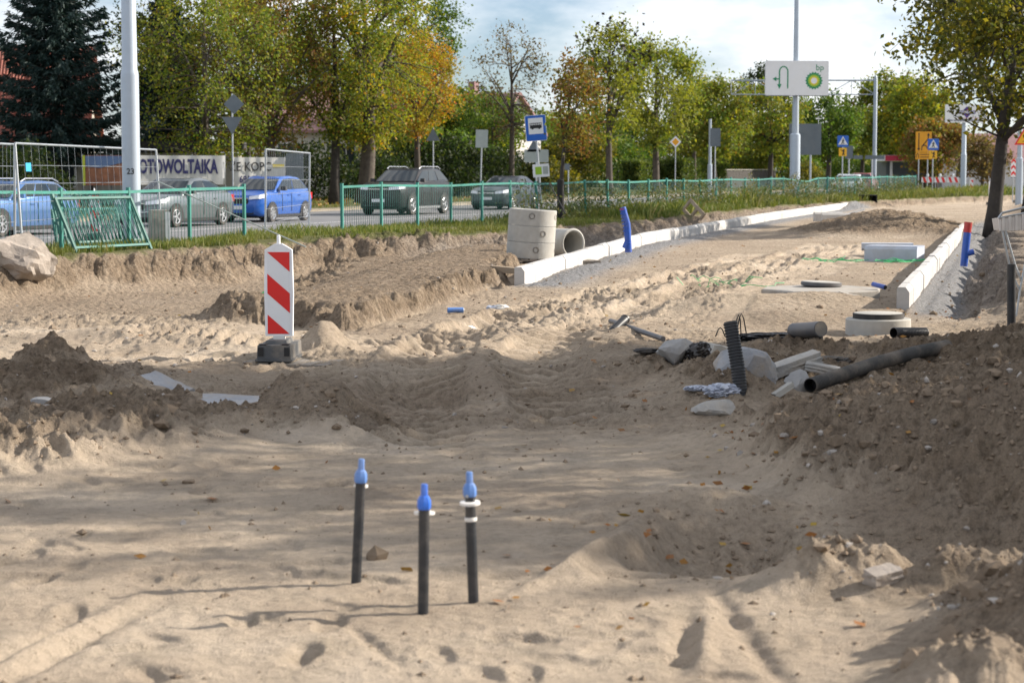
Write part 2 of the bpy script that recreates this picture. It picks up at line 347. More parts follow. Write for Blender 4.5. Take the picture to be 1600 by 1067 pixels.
# ------------------------------------------------------------------ the ground: one sheet from under the camera to the horizon
def kerb_o(s): return np.interp(s, [-12.6, 2.4, 25, 47.8], [-9.1, -6.1, -3.4, -1.4])
def rkerb_x(y): return 4.72 + (y - 24.0) * 0.2517
def edge_o(s): return np.interp(s, [-30, -11, -5, 0, 8, 22, 40, 62, 90], [-1.0, -1.1, -1.5, -3.0, -3.3, -1.9, -0.9, -3.0, -9.0])
TRACKS = [[(-0.62, 11.6), (-0.72, 14.0), (-0.80, 17.0), (-0.72, 19.5), (-0.30, 22.0), (0.6, 25.0), (2.2, 30.0), (4.6, 38.0)],
          [(0.42, 12.6), (0.36, 15.0), (0.18, 17.2), (0.30, 19.5), (0.95, 22.5), (2.3, 27.0), (4.0, 33.0), (6.0, 41.0)],
          [(-4.6, 21.0), (-3.4, 19.6), (-2.2, 18.9), (-1.3, 19.3), (-0.6, 21.0), (0.9, 26.0), (2.6, 33.0)],
          [(1.7, 24.0), (3.0, 29.5), (5.2, 37.0), (7.5, 45.0)],
          [(-4.8, 18.6), (-3.6, 18.2), (-2.2, 17.4), (-1.0, 16.2), (-0.3, 14.2)],
          [(0.2, 21.0), (1.1, 24.4), (2.6, 29.0), (4.9, 37.0), (7.2, 46.0)], [(1.4, 22.0), (2.6, 26.0), (4.4, 32.0), (6.6, 40.0), (8.2, 46.0)],
          [(-1.05, 18.8), (-0.35, 20.6), (0.5, 23.2), (1.7, 28.0), (3.6, 35.5), (5.0, 41.0)], [(2.3, 20.6), (2.2, 22.6), (3.5, 27.5), (5.6, 35.0), (7.4, 42.0)]]
LUG = [0.30, 0.30, 0.19, 0.17, 0.22, 0.17, 0.18, 0.20, 0.17]; DEEP = [1.3, 1.3, 0.6, 0.45, 0.7, 0.4, 0.4, 0.55, 0.4]
def track_dist(x, y, P):
    best = np.full(x.shape, 9.0); al = np.zeros(x.shape); acc = 0.0; sg = np.zeros(x.shape)
    for (ax, ay), (bx, by) in zip(P[:-1], P[1:]):
        dx, dy = bx - ax, by - ay; L = math.hypot(dx, dy); t = np.clip(((x - ax) * dx + (y - ay) * dy) / L ** 2, 0, 1)
        d = np.hypot(x - ax - t * dx, y - ay - t * dy); m = d < best
        best = np.where(m, d, best); al = np.where(m, acc + t * L, al); acc += L
    return best, al, acc
_fr = np.random.RandomState(11)
FEET = [( _fr.uniform(-0.27, 0.12) * Y, Y, _fr.uniform(0, math.pi), _fr.uniform(0.008, 0.019)) for Y in _fr.uniform(6.5, 12.0, 110)]
DIPS = [(_fr.uniform(-0.3, 0.25) * Y, Y, _fr.uniform(0.05, 0.16), _fr.uniform(-0.05, 0.05) * float(np.interp(Y, [16, 20], [1, 0.3]))) for Y in _fr.uniform(12.5, 26.0, 240)]
def height(x, y, fine=True):
    x = np.asarray(x, float); y = np.asarray(y, float)
    s, o = so(x, y)
    wob = fbm(s * 0.55, o * 0.55, 3) * 0.55
    near = ss(58, 34, y)
    # mounds and hollows of the dig
    L = [(-1.28, 13.15, 0.42, 0.50, 0.36, 0), (-0.98, 12.9, 0.30, 0.36, 0.26, 0), (-1.95, 12.75, 0.5, 0.35, 0.17, 0), (-2.5, 13.3, 0.6, 0.45, 0.16, 0), (-3.5, 14.4, 0.8, 0.9, 0.24, 0),
         (-3.8, 16.4, 0.32, 0.45, 0.25, 0), (-4.8, 15.0, 1.0, 1.2, 0.30, 0), (-2.7, 12.2, 0.8, 0.50, 0.27, 0), (-3.2, 11.4, 0.8, 0.45, 0.27, 0), (-4.6, 12.0, 1.0, 0.9, 0.28, 0), (-2.9, 15.6, 0.6, 0.5, 0.10, 0)]
    Rr = [(2.0, 15.6, 0.75, 0.7, 0.22, 0), (1.6, 14.5, 0.45, 0.6, 0.15, 0), (4.6, 16.6, 1.6, 1.3, 0.30, 0), (2.5, 17.2, 0.8, 0.6, 0.15, 0), (1.3, 16.5, 0.5, 0.5, 0.16, 0), (7.5, 18.5, 1.6, 2.2, 0.5, 0), (2.6, 10.6, 0.7, 0.5, 0.24, 0), (1.75, 11.6, 0.45, 0.4, 0.13, 0)]
    ml = 0; mr = 0
    for cx, cy, rx, ry, h, ro in L: ml = np.maximum(ml, h * gau(x, y, cx, cy, rx, ry)) + 0.18 * np.minimum(ml, h * gau(x, y, cx, cy, rx, ry))
    for cx, cy, rx, ry, h, ro in Rr: mr = np.maximum(mr, h * gau(x, y, cx, cy, rx, ry)) + 0.18 * np.minimum(mr, h * gau(x, y, cx, cy, rx, ry))
    wy = y + 0.6 * fbm(x * 0.9 + 2, y * 0.5, 2); wx = x + 0.35 * fbm(x * 0.8, y * 0.9 + 4, 3)
    foot = np.interp(wx, [0.9, 1.25, 1.5, 2.2, 3, 5], [11.9, 10.6, 9.35, 8.75, 8.3, 8.0])
    big = np.interp(wx, [0.9, 1.2, 1.5, 1.65, 2.0, 2.5, 3.0, 3.4, 4.5, 6.5, 9], [0, 0.06, 0.10, 0.22, 0.29, 0.41, 0.54, 0.63, 0.78, 0.7, 0.3]) * ss(-0.1, 1.5, wy - foot) * (1 - 0.80 * ss(11.7, 13.7, wy)) * ss(21, 16, y)
    mr = np.maximum(mr, big) + 0.15 * np.minimum(mr, big)
    cor = np.maximum(0.42 * gau(x, y, 2.1, 6.9, 0.46, 0.7), np.maximum(0.17 * gau(x, y, 1.5, 6.3, 0.3, 0.4), 0.36 * gau(x, y, 2.5, 7.6, 0.42, 0.55)))
    cor = np.maximum(cor, 0.15 * gau(x, y, 1.35, 8.05, 0.34, 0.17, 0.25)); cor = np.maximum(cor, 0.16 * gau(x, y, 1.85, 7.95, 0.40, 0.13, 0.3))
    mr = np.maximum(mr, cor)
    cone = lambda cx, cy, r, h: h * np.clip(1 - np.hypot(x - cx, (y - cy) * 0.8) / r, 0, 1) ** 0.85
    ml = np.maximum(ml, np.maximum(cone(-1.42, 13.15, 0.42, 0.40), cone(-1.17, 12.95, 0.36, 0.36)))
    z = ml + mr
    pit = -0.17 * np.exp(-(((x - 0.95 - 0.25 * (y - 9) + 0.1 * pn(x * 3, y * 3)) / 0.30) ** 4) - ((y - 9.0 + 0.2 * pn(x * 2 + 5, y * 2)) / 0.60) ** 4) + 0.07 * gau(x, y, 0.52, 9.0, 0.10, 0.80, -0.32) + 0.05 * gau(x, y, 0.35, 8.5, 0.05, 0.6, -0.5) + 0.08 * gau(x, y, 0.98, 9.95, 0.4, 0.16)
    pit = pit - 0.18 * gau(x, y, 1.95, 9.0, 0.60, 0.36) 
    z = z + pit - 0.04 * gau(x, y, 0.62, 7.1, 0.05, 0.45, -0.12) + 0.025 * gau(x, y, 0.70, 7.1, 0.04, 0.45, -0.12) - 0.03 * gau(x, y, 0.86, 7.2, 0.045, 0.9, 0.05)
    z = z + 0.030 * gau(x, y, -1.66, 7.0, 0.05, 0.7, -0.22) - 0.022 * gau(x, y, -1.76, 7.0, 0.045, 0.7, -0.22) - 0.022 * gau(x, y, -1.57, 7.0, 0.045, 0.7, -0.22) - 0.02 * gau(x, y, -0.52, 7.1, 0.03, 0.35, 0.35)
    # undulating roadbed, ridge left between the ruts, lumps in front of the concrete slab
    z = z + 0.05 * fbm(x * 0.5, y * 0.35, 2) * ss(9, 16, y) * near
    z = z + 0.06 * gau(x, y, -0.25, 17.0, 0.25, 1.2) + 0.07 * gau(x, y, 0.0, 14.3, 0.22, 0.3) + 0.05 * gau(x, y, -0.15, 15.6, 0.22, 1.2) + 0.04 * gau(x, y, 0.95, 17.6, 0.25, 1.2)
    z = z + 0.16 * gau(x, y, 2.7, 24.3, 0.9, 0.5) + 0.14 * gau(x, y, 3.9, 24.6, 0.8, 0.35) + 0.10 * gau(x, y, 3.2, 23.0, 0.7, 0.35) + 0.12 * gau(x, y, 1.1, 19.9, 0.35, 0.5)
    z = z - 0.12 * gau(x, y, 3.0, 22.4, 1.2, 0.7)
    z = z + 0.28 * gau(x, y, -1.75, 18.7, 0.22, 0.4) + 0.10 * gau(x, y, -2.9, 19.2, 0.5, 0.5) + 0.12 * gau(x, y, -3.8, 19.9, 0.9, 0.5) + 0.14 * gau(x, y, -4.9, 22.5, 1.2, 0.6)
    heap = 0.55 * gau(x, y, 10.4, 55, 1.9, 2.6) + 0.32 * gau(x, y, 8.6, 51, 1.7, 2.0) + 0.22 * gau(x, y, 11.0, 49, 0.8, 1.6)
    z = z + heap
    # shelf of older ground left of the ruts, with a broken edge
    xs = np.interp(y, [19, 21, 24.6, 28.6, 31, 34], [-2.6, -1.55, -0.85, -0.15, 0.0, 0.0]) + fbm(x * 1.4, y * 0.8, 3) * 0.42
    ys = 20.9 + fbm(x * 0.9 + 5, y * 0.9, 3) * 0.7 + np.clip(-1.8 - x, 0, 6) * 0.55
    shelf = ss(-3.9, -2.7, x + 0.3 * pn(y * 0.8, x)) * ss(0.0, 0.34, xs - x) * ss(0, 0.7, y - ys) * ss(-3, -6, s - ss(-8, -4, o) * 3)
    z = z + 0.25 * shelf
    # low ground along the foot of the left bank
    low = ss(20.0, 25, y - (x + 6) * 0.5) * ss(-2.0, -3.4, x - (y - 27) * 0.12) * ss(0.3, -1.2, o - edge_o(s)) * near
    z = z - 0.30 * low
    # the verge that carries the fence, its broken bank, and the trench behind the new kerb
    eo = edge_o(s) + wob * ss(60, 30, s) + fbm(s * 2.3, o * 2.3, 2) * 0.22
    bank = ss(0, 1, (o - eo + 0.55 + 0.9 * np.clip(pn(s * 0.6 + 7, o * 0.6) + 0.25, 0, 1)) / (0.78 + 0.9 * np.clip(pn(s * 0.6 + 7, o * 0.6) + 0.25, 0, 1))) * ss(160, 90, s)
    verge = bank * ss(1.5, 0.9, o)
    vz = 0.31 + 0.05 * fbm(s * 0.4, o * 0.8, 3)
    tr = ss(-4.5, -1.0, s) * ss(50, 40, s) * ss(0.1, 0.45, o - kerb_o(s)) * (1 - bank)
    z = z - 0.16 * tr
    z = z * (1 - bank) + vz * verge + bank * (1 - verge) * (-0.06)
    # right trench behind the kerb there and the raised ground beyond it
    xk = x - rkerb_x(y); ry = ss(22.0, 25.5, y) * ss(70, 58, y)
    rb = ss(0.75, 1.45, xk + fbm(x * 0.9, y * 0.9, 3) * 0.5)
    z = z * (1 - ss(-0.05, 0.25, xk) * ry) + ry * ss(-0.05, 0.25, xk) * (-0.26 * (1 - rb) + 0.36 * rb)
    rb2 = ss(0.9, 2.2, xk) * ss(14, 22, y) * ss(120, 70, y); z = np.where(rb2 > 0.001, np.maximum(z, rb2 * 0.34), z)
    hau_r = np.exp(-((xk - 0.30) / 0.30) ** 2) * ry * (xk > 0.06)
    z = z + 0.22 * hau_r
    # mortar bed along the left kerb
    ko = o - kerb_o(s); inrun = ss(-13.2, -12.8, s) * ss(48.2, 47.6, s)
    hau_l = np.exp(-((ko + 0.42) / 0.40) ** 2) * inrun * (ko < -0.05)
    z = z + hau_l * (0.045 + 0.03 * billow(x * 6, y * 6, 2))
    # far side of the street
    fv = ss(17.3, 17.8, o); z = z * (1 - fv) + fv * (0.12 + 0.25 * ss(18, 30, o) * 0 + 0.1 * fbm(x * 0.1, y * 0.1, 2))
    # texture of the soil
    rough = np.clip(ss(0.04, 0.13, ml) + ss(0.04, 0.13, mr) + 0.5 * gau(x, y, 1.15, 9.2, 0.5, 0.9) + 0.9 * ss(0.1, 0.5, heap / 0.5), 0, 1)
    scarp = np.clip(4 * shelf * (1 - shelf) + 4 * bank * (1 - bank) * (o < 0.5) + 3 * rb * (1 - rb) * ry, 0, 1)
    dug = ss(12.0, 13.3, y + fbm(x * 0.8, y * 0.8, 2) * 0.5) * ss(130, 60, y) * (1 - ss(-0.2, 0.6, o - eo))
    rut = np.zeros(x.shape); nr_ = (y > 10) & (y < 40)
    if nr_.any():
        for P in TRACKS[:2]:
            d_, al_, tot_ = track_dist(x[nr_], y[nr_], P); rut[nr_] = np.maximum(rut[nr_], np.exp(-(d_ / 0.40) ** 2) * ss(0, 1.6, al_) * np.interp(y[nr_], [12, 20, 26, 36], [1, 0.85, 0.4, 0.1]))
    cor_ = np.exp(-((x - np.interp(y, [11, 18, 22, 30], [-0.15, -0.25, 0.3, 2.5])) / 1.0) ** 4) * ss(11.5, 13, y) * ss(34, 26, y)
    z = z * (1 - 0.35 * cor_ * (z > 0)) - 0.085 * rut
    trk0 = ss(0.2, 1.0, x - (-0.9 + (y - 20) * 0.12)) * ss(19.5, 23, y)
    if fine:
        z = z + rough * (1 - 0.75 * gau(x, y, -1.25, 13.0, 0.40, 0.5)) * np.interp(y, [7, 9.5], [0.5, 1.0]) * (0.13 * billow(x * 2.0, y * 1.6, 4, 0.55) - 0.05 + 0.06 * billow(x * 7, y * 6.5, 3, 0.6) * (1 - 0.7 * gau(x, y, -1.25, 13.0, 0.4, 0.5)) + 0.02 * fbm(x * 17, y * 13, 2))
        z = z + scarp * (0.24 * billow(x * 1.5, y * 1.5, 5, 0.66) - 0.10)
        z = z + dug * (1 - rough) * (0.045 * billow(x * 1.2 + 3, y * 1.0, 4, 0.55) - 0.02 + 0.022 * fbm(x * 4, y * 4, 3) + 0.050 * billow(x * 6 + 3, y * 6, 4, 0.66) * (0.45 + np.clip(pn(x * 0.7, y * 0.7) * 2.4, -0.4, 1.1))) * np.interp(y, [12, 20, 26, 60], [1.1, 0.9, 0.6, 0.5]) * (1 - 0.7 * trk0) * (1 - 0.8 * rut) * (1 - 0.35 * cor_)
        z = z + (1 - dug) * 0.006 * fbm(x * 2.2, y * 2.2, 3) * ss(13, 11, y) + ss(13, 11, y) * (0.009 * fbm(x * 9, y * 7, 2) + 0.014 * np.clip(billow(x * 6, y * 5, 3) - 0.25, 0, 1) * np.clip(pn(x * 1.1, y * 0.9 + 3) * 3, 0, 1))
        z = z + verge * 0.03 * fbm(x * 3, y * 3, 3)
    trk = np.zeros(x.shape)
    for i, P in enumerate(TRACKS):
        near_t = (y > 10) & (y < 47)
        if not near_t.any(): continue
        xa, ya = x[near_t], y[near_t]; wb = 0.05 * pn(ya * 0.9, xa * 0 + i)
        d, al, tot = track_dist(xa + wb, ya, P); w = 0.36 if i < 2 else 0.29
        m = ss(w + 0.06, w - 0.03, d) * ss(0, 1.8, al) * ss(tot, tot - 1.0, al)
        ph = (al + 0.45 * d * (1 if i % 2 else -1)) / LUG[i] + 0.25 * pn(xa * 3, ya * 3)
        saw = np.abs((ph % 1.0) - 0.40) / 0.60
        worn = 0.55 + 0.9 * np.clip(pn(xa * 0.9 + 3, ya * 0.6) + 0.2, 0, 0.5)
        z[near_t] += DEEP[i] * m * (-0.085 + 0.120 * ss(0.62, 0.22, saw) * worn + 0.02 * fbm(xa * 9, ya * 9, 2)) + (0.8 if i < 2 else 0.12) * (0.045 + 0.09 * pn(xa * 4, ya * 2.5)) * np.exp(-((d - w - 0.07) / 0.08) ** 2) * ss(0, 3.0, al) * ss(tot, tot - 1, al)
        trk[near_t] = np.maximum(trk[near_t], m)
    return z, dict(grass=verge, rough=rough, scarp=scarp, dug=dug, shelf=shelf, trench=tr, hau=np.clip(hau_l + hau_r, 0, 1), heap=heap, far=fv, low=low, trk=trk, o=o, s=s, ry=ry, rb=np.maximum(rb * ry, rb2), xk=xk, mr=mr, ml=ml)
def gz(x, y): return float(height(np.array([float(x)]), np.array([float(y)]))[0][0])
def on(x, y, dz=0.0): return Vector((x, y, gz(x, y) + dz))

py = np.concatenate([np.arange(1130, 640, -0.82), np.arange(640, 400, -0.62), np.arange(400, 300, -0.5)])
Yr = CAM_H * FPX / (py - 265.0)
Yr = np.concatenate([[-40, -20, -8, -2, 1.0, 2.8, 4.2, 5.0, 5.6], Yr[Yr > 5.95], np.geomspace(Yr[-1] * 1.02, 1500, 26)])
ui = np.linspace(-0.285, 0.285, 590); uo = np.geomspace(0.30, 7, 20)
U = np.concatenate([-uo[::-1], ui, uo])
XX = U[None, :] * np.maximum(Yr, 4.0)[:, None]; YY = np.repeat(Yr[:, None], len(U), 1)
ZZ, MK = height(XX.ravel(), YY.ravel()); ZZ = ZZ.reshape(XX.shape)
for fx, fy, fa, fd in FEET:                      # boot prints in the smooth sand
    r0, r1 = np.searchsorted(Yr, [fy - 0.35, fy + 0.35]); c0, c1 = np.searchsorted(U, [(fx - 0.4) / fy, (fx + 0.4) / fy])
    X2, Y2 = XX[r0:r1, c0:c1], YY[r0:r1, c0:c1]
    e = np.exp(-np.log(1 / np.maximum(gau(X2, Y2, fx, fy, 0.13, 0.055, fa), 1e-9)) ** 2.5); ZZ[r0:r1, c0:c1] += -fd * e + fd * 0.5 * gau(X2, Y2, fx + 0.05, fy + 0.06, 0.16, 0.10, fa) * (1 - e)
for fx, fy, fr, fd in DIPS:
    r0, r1 = np.searchsorted(Yr, [fy - 0.5, fy + 0.5]); c0, c1 = np.searchsorted(U, [(fx - 0.5) / fy, (fx + 0.5) / fy])
    X2, Y2 = XX[r0:r1, c0:c1], YY[r0:r1, c0:c1]; ZZ[r0:r1, c0:c1] += fd * gau(X2, Y2, fx, fy, fr, fr * 0.8)
nr, nc = XX.shape
idx = np.arange(nr * nc).reshape(nr, nc)
Fq = np.stack([idx[:-1, :-1], idx[:-1, 1:], idx[1:, 1:], idx[1:, :-1]], -1).reshape(-1, 4)

m, n, l, out = _mat('soil')
b = n.new('ShaderNodeBsdfPrincipled'); l.new(b.outputs[0], out.inputs[0]); b.inputs['Roughness'].default_value = 1.0; b.inputs['Specular IOR Level'].default_value = 0.12
at1 = n.new('ShaderNodeAttribute'); at1.attribute_name = 'soil_kind'
sep = n.new('ShaderNodeSeparateColor'); l.new(at1.outputs['Color'], sep.inputs[0])
tc = n.new('ShaderNodeTexCoord').outputs['Object']
na = noise(n, l, 0.55, 6, 0.6, tc); nb = noise(n, l, 3.5, 6, 0.65, tc); nd = noise(n, l, 22, 4, 0.7, tc); ne = noise(n, l, 120, 3, 0.7, tc)
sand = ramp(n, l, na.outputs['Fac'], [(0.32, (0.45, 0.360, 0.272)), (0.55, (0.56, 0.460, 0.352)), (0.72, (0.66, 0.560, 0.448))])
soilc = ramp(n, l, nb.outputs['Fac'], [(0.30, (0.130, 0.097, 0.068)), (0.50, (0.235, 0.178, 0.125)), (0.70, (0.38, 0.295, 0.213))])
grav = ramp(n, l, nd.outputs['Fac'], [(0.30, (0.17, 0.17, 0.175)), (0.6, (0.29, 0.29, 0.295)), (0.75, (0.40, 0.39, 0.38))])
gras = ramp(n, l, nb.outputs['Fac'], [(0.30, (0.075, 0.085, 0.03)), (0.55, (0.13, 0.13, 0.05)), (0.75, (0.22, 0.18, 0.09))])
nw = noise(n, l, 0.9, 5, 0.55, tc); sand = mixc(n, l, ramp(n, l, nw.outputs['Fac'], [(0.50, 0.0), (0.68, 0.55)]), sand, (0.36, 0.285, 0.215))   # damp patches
def fuzz(ch, amt):                               # break a zone's outline up with noise
    a = n.new('ShaderNodeMath'); a.operation = 'MULTIPLY_ADD'; l.new(nb.outputs['Fac'], a.inputs[0]); a.inputs[1].default_value = amt; a.inputs[2].default_value = -amt / 2
    c = n.new('ShaderNodeMath'); c.operation = 'ADD'; c.use_clamp = True; l.new(sep.outputs[ch], c.inputs[0]); l.new(a.outputs[0], c.inputs[1])
    return c.outputs[0]
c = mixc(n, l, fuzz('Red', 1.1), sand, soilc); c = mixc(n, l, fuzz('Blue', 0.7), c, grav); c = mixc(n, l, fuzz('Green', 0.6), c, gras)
grit_and_shade = ramp(n, l, nd.outputs['Fac'], [(0.30, 0.52), (0.5, 1.0), (0.70, 1.18)]); gf = n.new('ShaderNodeMath'); gf.operation = 'MULTIPLY_ADD'; gf.use_clamp = True; l.new(sep.outputs['Red'], gf.inputs[0]); gf.inputs[1].default_value = 0.8; gf.inputs[2].default_value = 0.38; c = mixc(n, l, gf.outputs[0], c, grit_and_shade, 'MULTIPLY')  # soil speckle whose dark grains also stand in for shadows between crumbs
grit2 = ramp(n, l, ne.outputs['Fac'], [(0.30, 0.72), (0.5, 1.0), (0.70, 1.16)]); c = mixc(n, l, gf.outputs[0], c, grit2, 'MULTIPLY')
l.new(c, b.inputs['Base Color'])
bp = n.new('ShaderNodeBump'); bp.inputs['Strength'].default_value = 0.9; bp.inputs['Distance'].default_value = 0.035
ad = n.new('ShaderNodeMath'); ad.operation = 'MULTIPLY_ADD'; l.new(nd.outputs['Fac'], ad.inputs[0]); ad.inputs[1].default_value = 1.0; l.new(ne.outputs['Fac'], ad.inputs[2])
vo = n.new('ShaderNodeTexVoronoi'); vo.inputs['Scale'].default_value = 11; l.new(tc, vo.inputs['Vector'])
vd = n.new('ShaderNodeMath'); vd.operation = 'MULTIPLY'; l.new(vo.outputs['Distance'], vd.inputs[0]); rx2 = n.new('ShaderNodeMath'); rx2.operation = 'ADD'; rx2.inputs[1].default_value = 0.25; l.new(fuzz('Red', 0.8), rx2.inputs[0]); l.new(rx2.outputs[0], vd.inputs[1])
a2 = n.new('ShaderNodeMath'); a2.operation = 'MULTIPLY_ADD'; l.new(vd.outputs[0], a2.inputs[0]); a2.inputs[1].default_value = -2.2; l.new(ad.outputs[0], a2.inputs[2])
l.new(a2.outputs[0], bp.inputs['Height']); l.new(bp.outputs[0], b.inputs['Normal'])

gme = nmesh('ground', np.stack([XX, YY, ZZ], -1).reshape(-1, 3), Fq, 'soil', True)
k = MK
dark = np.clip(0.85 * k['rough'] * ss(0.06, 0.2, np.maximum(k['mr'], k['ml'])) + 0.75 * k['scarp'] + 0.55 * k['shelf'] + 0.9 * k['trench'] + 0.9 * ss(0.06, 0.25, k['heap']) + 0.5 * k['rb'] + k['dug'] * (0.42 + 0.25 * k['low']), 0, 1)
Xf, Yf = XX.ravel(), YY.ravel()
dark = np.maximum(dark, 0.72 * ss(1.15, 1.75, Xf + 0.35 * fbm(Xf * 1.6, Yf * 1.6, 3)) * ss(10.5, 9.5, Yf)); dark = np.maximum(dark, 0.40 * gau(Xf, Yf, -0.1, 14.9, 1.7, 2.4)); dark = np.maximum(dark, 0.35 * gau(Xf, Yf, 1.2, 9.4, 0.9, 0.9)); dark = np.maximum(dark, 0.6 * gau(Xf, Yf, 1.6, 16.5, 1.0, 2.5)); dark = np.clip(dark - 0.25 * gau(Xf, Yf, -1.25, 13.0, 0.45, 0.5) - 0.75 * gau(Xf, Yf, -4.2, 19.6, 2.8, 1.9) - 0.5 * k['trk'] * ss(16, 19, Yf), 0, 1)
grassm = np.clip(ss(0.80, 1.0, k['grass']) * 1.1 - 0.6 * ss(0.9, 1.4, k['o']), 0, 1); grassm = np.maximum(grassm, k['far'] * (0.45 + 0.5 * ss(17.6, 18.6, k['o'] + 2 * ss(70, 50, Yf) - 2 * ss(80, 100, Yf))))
grassm = np.maximum(grassm, 0.55 * k['rb'] * ss(35, 50, Yf) * ss(2.0, 4.0, k['xk']))
grassm = np.maximum(grassm, ss(150, 260, Yf))
gravm = np.clip(k['hau'] * 1.3 + 0.45 * k['trench'] + 0.8 * gau(Xf, Yf, 2.2, 27.5, 1.3, 2.0) * 0 + 0.35 * k['ry'] * ss(0, 0.3, k['xk']) * ss(2, 1, k['xk']) + k['far'] * ss(20, 18.5, k['o']) * 0.5, 0, 1)
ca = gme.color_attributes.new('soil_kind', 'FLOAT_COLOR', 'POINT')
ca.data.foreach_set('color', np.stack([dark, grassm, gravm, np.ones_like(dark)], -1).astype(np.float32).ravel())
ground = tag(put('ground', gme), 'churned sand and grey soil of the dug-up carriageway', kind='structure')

# the street beyond the fence
def strip(name, mname, s0, s1, o0, o1, z, kind='structure', label=None, seg=1):
    v = []; f = []
    for i in range(seg + 1):
        s = s0 + (s1 - s0) * i / seg; v += [(*rd(s, o0), z), (*rd(s, o1), z)]
    f = [(2 * i + 1, 2 * i, 2 * i + 2, 2 * i + 3) for i in range(seg)]
    me = bpy.data.meshes.new(name); me.from_pydata(v, [], f); me.materials.append(MATS[mname]); o = put(name, me)
    return tag(o, label, kind=kind)
strip('road', 'asphalt', -60, 400, 1.25, 17.45, 0.0, label='grey asphalt street with queueing cars behind the fence')
for o_, dash in ((5.3, True), (9.35, False), (13.4, True)):
    s = -40.0
    while s < 150:
        ln = 4.0 if dash else 12.0
        strip('lane_marking', 'road_paint', s, s + ln, o_ - 0.07, o_ + 0.07, 0.005, label='white painted lane line on the asphalt street'); s += ln + (6.0 if dash else 0.35)
# ------------------------------------------------------------------ trees and plants
def leaf_quads(P, size, rng, droop=0.0, aspect=0.6, spread=0.45):
    N = len(P); a = rng.normal(size=(N, 3)); a[:, 2] -= droop; a /= np.linalg.norm(a, axis=1)[:, None] + 1e-9
    b = np.cross(a, rng.normal(size=(N, 3))); b /= np.linalg.norm(b, axis=1)[:, None] + 1e-9
    sz = (size * rng.uniform(1 - spread, 1 + spread, N))[:, None]
    V = np.stack([P - a * sz * 0.5, P + b * sz * aspect * 0.5 - a * sz * 0.05, P + a * sz * 0.5, P - b * sz * aspect * 0.5 - a * sz * 0.05], 1).reshape(-1, 3)
    return V, np.arange(4 * N).reshape(N, 4)
def bend(a, b, rng, k=0.12, up=0.0, n=5):
    a = np.array(a, float); b = np.array(b, float); L = np.linalg.norm(b - a); off = rng.normal(size=3) * L * k; off[2] += up * L
    return [tuple(a + (b - a) * t + off * 4 * t * (1 - t) * 0.5) for t in np.linspace(0, 1, n)]
def tree_meshes(seed, H, base, rx, rz, cz, tr=0.2, limbs=7, twigs=110, leaves=70, size=0.15, sigma=0.38, lm='leaf_olive', bm='bark', lean=(0, 0), hollow=0.35, droop=0.3, low=0.0, ry=None, twig_r=0.012, fork=None):
    """tapered trunk, limbs reaching into an ellipsoidal crown, twigs, and leaves clustered along the twigs"""
    rng = np.random.RandomState(seed); w = MB(); ry = ry or rx
    c = np.array([lean[0], lean[1], cz]); top = np.array([lean[0] * 0.9, lean[1] * 0.9, cz + rz * 0.55])
    stem = bend((0, 0, -0.15), top, rng, 0.04, 0, 9)
    rad = [tr * (1.35 if i == 0 else 1.0) * (1 - 0.85 * (i / 8) ** 1.2) for i in range(9)]
    w.tube(stem, rad, 9)
    S = np.array(stem); nodes = []
    for i in range(limbs):
        t = rng.uniform(0.0, 1.0); h = base + (top[2] - base) * (0.05 + 0.75 * t ** 1.2)
        st = np.array([np.interp(h, S[:, 2], S[:, 0]), np.interp(h, S[:, 2], S[:, 1]), h])
        an = 2 * math.pi * (i * 0.382 + rng.uniform(-0.06, 0.06)); r = rng.uniform(0.6, 0.85)
        el = rng.uniform(-0.25, 0.75) + 0.3 * t
        en = c + np.array([rx * r * math.cos(an) * math.cos(el * 0.8), ry * r * math.sin(an) * math.cos(el * 0.8), rz * r * math.sin(el)])
        en[2] = max(en[2], base + 0.2)
        pl = bend(st, en, rng, 0.10, 0.12, 6); r0 = tr * 0.42 * (1 - 0.45 * t)
        w.tube(pl, [r0 * (1 - 0.78 * j / 5) for j in range(6)], 6); nodes += [(np.array(p), r0 * (1 - 0.78 * j / 5)) for j, p in enumerate(pl) if j >= 2]
    nodes += [(np.array(p), rad[j]) for j, p in enumerate(stem) if p[2] > base]
    NP = np.array([q[0] for q in nodes]); P = []
    for i in range(twigs):
        d = rng.normal(size=3); d /= np.linalg.norm(d); r = (hollow + (1 - hollow) * rng.uniform()) ** 0.5 * rng.uniform(0.86, 1.10)
        T = c + d * np.array([rx, ry, rz]) * r
        if T[2] < base + low: T[2] = base + low + rng.uniform(0, 0.6)
        j = np.argmin(np.linalg.norm(NP - T, axis=1) + rng.uniform(0, 0.8, len(NP))); q, r0 = nodes[j]
        pl = bend(q, T, rng, 0.10, 0.06, 5); rr = min(r0 * 0.6, twig_r + 0.012 * np.linalg.norm(T - q))
        w.tube(pl, [rr * (1 - 0.8 * k / 4) for k in range(5)], 4, cap=False)
        A = np.array(pl); t = rng.beta(2.2, 1.1, leaves); k = np.minimum((t * 4).astype(int), 3); fr = (t * 4 - k)[:, None]
        P.append(A[k] * (1 - fr) + A[k + 1] * fr + rng.normal(size=(leaves, 3)) * sigma * rng.uniform(0.6, 1.25) * np.array([1, 1, 0.8]))
    P = np.concatenate(P); V, F = leaf_quads(P, size, rng, droop)
    return w.mesh('trunk', bm, True), nmesh('crown', V, F, lm)
def plant_tree(name, label, loc, meshes, rz=0.0, scale=1.0, group=None, extra=None):
    t = thing(name, label, 'tree', loc, rz, group); t.scale = (scale,) * 3
    put('trunk', meshes[0], t); put('crown', meshes[1], t)
    if extra: tag(put(extra[0], extra[1], t), kind='stuff')
    return t
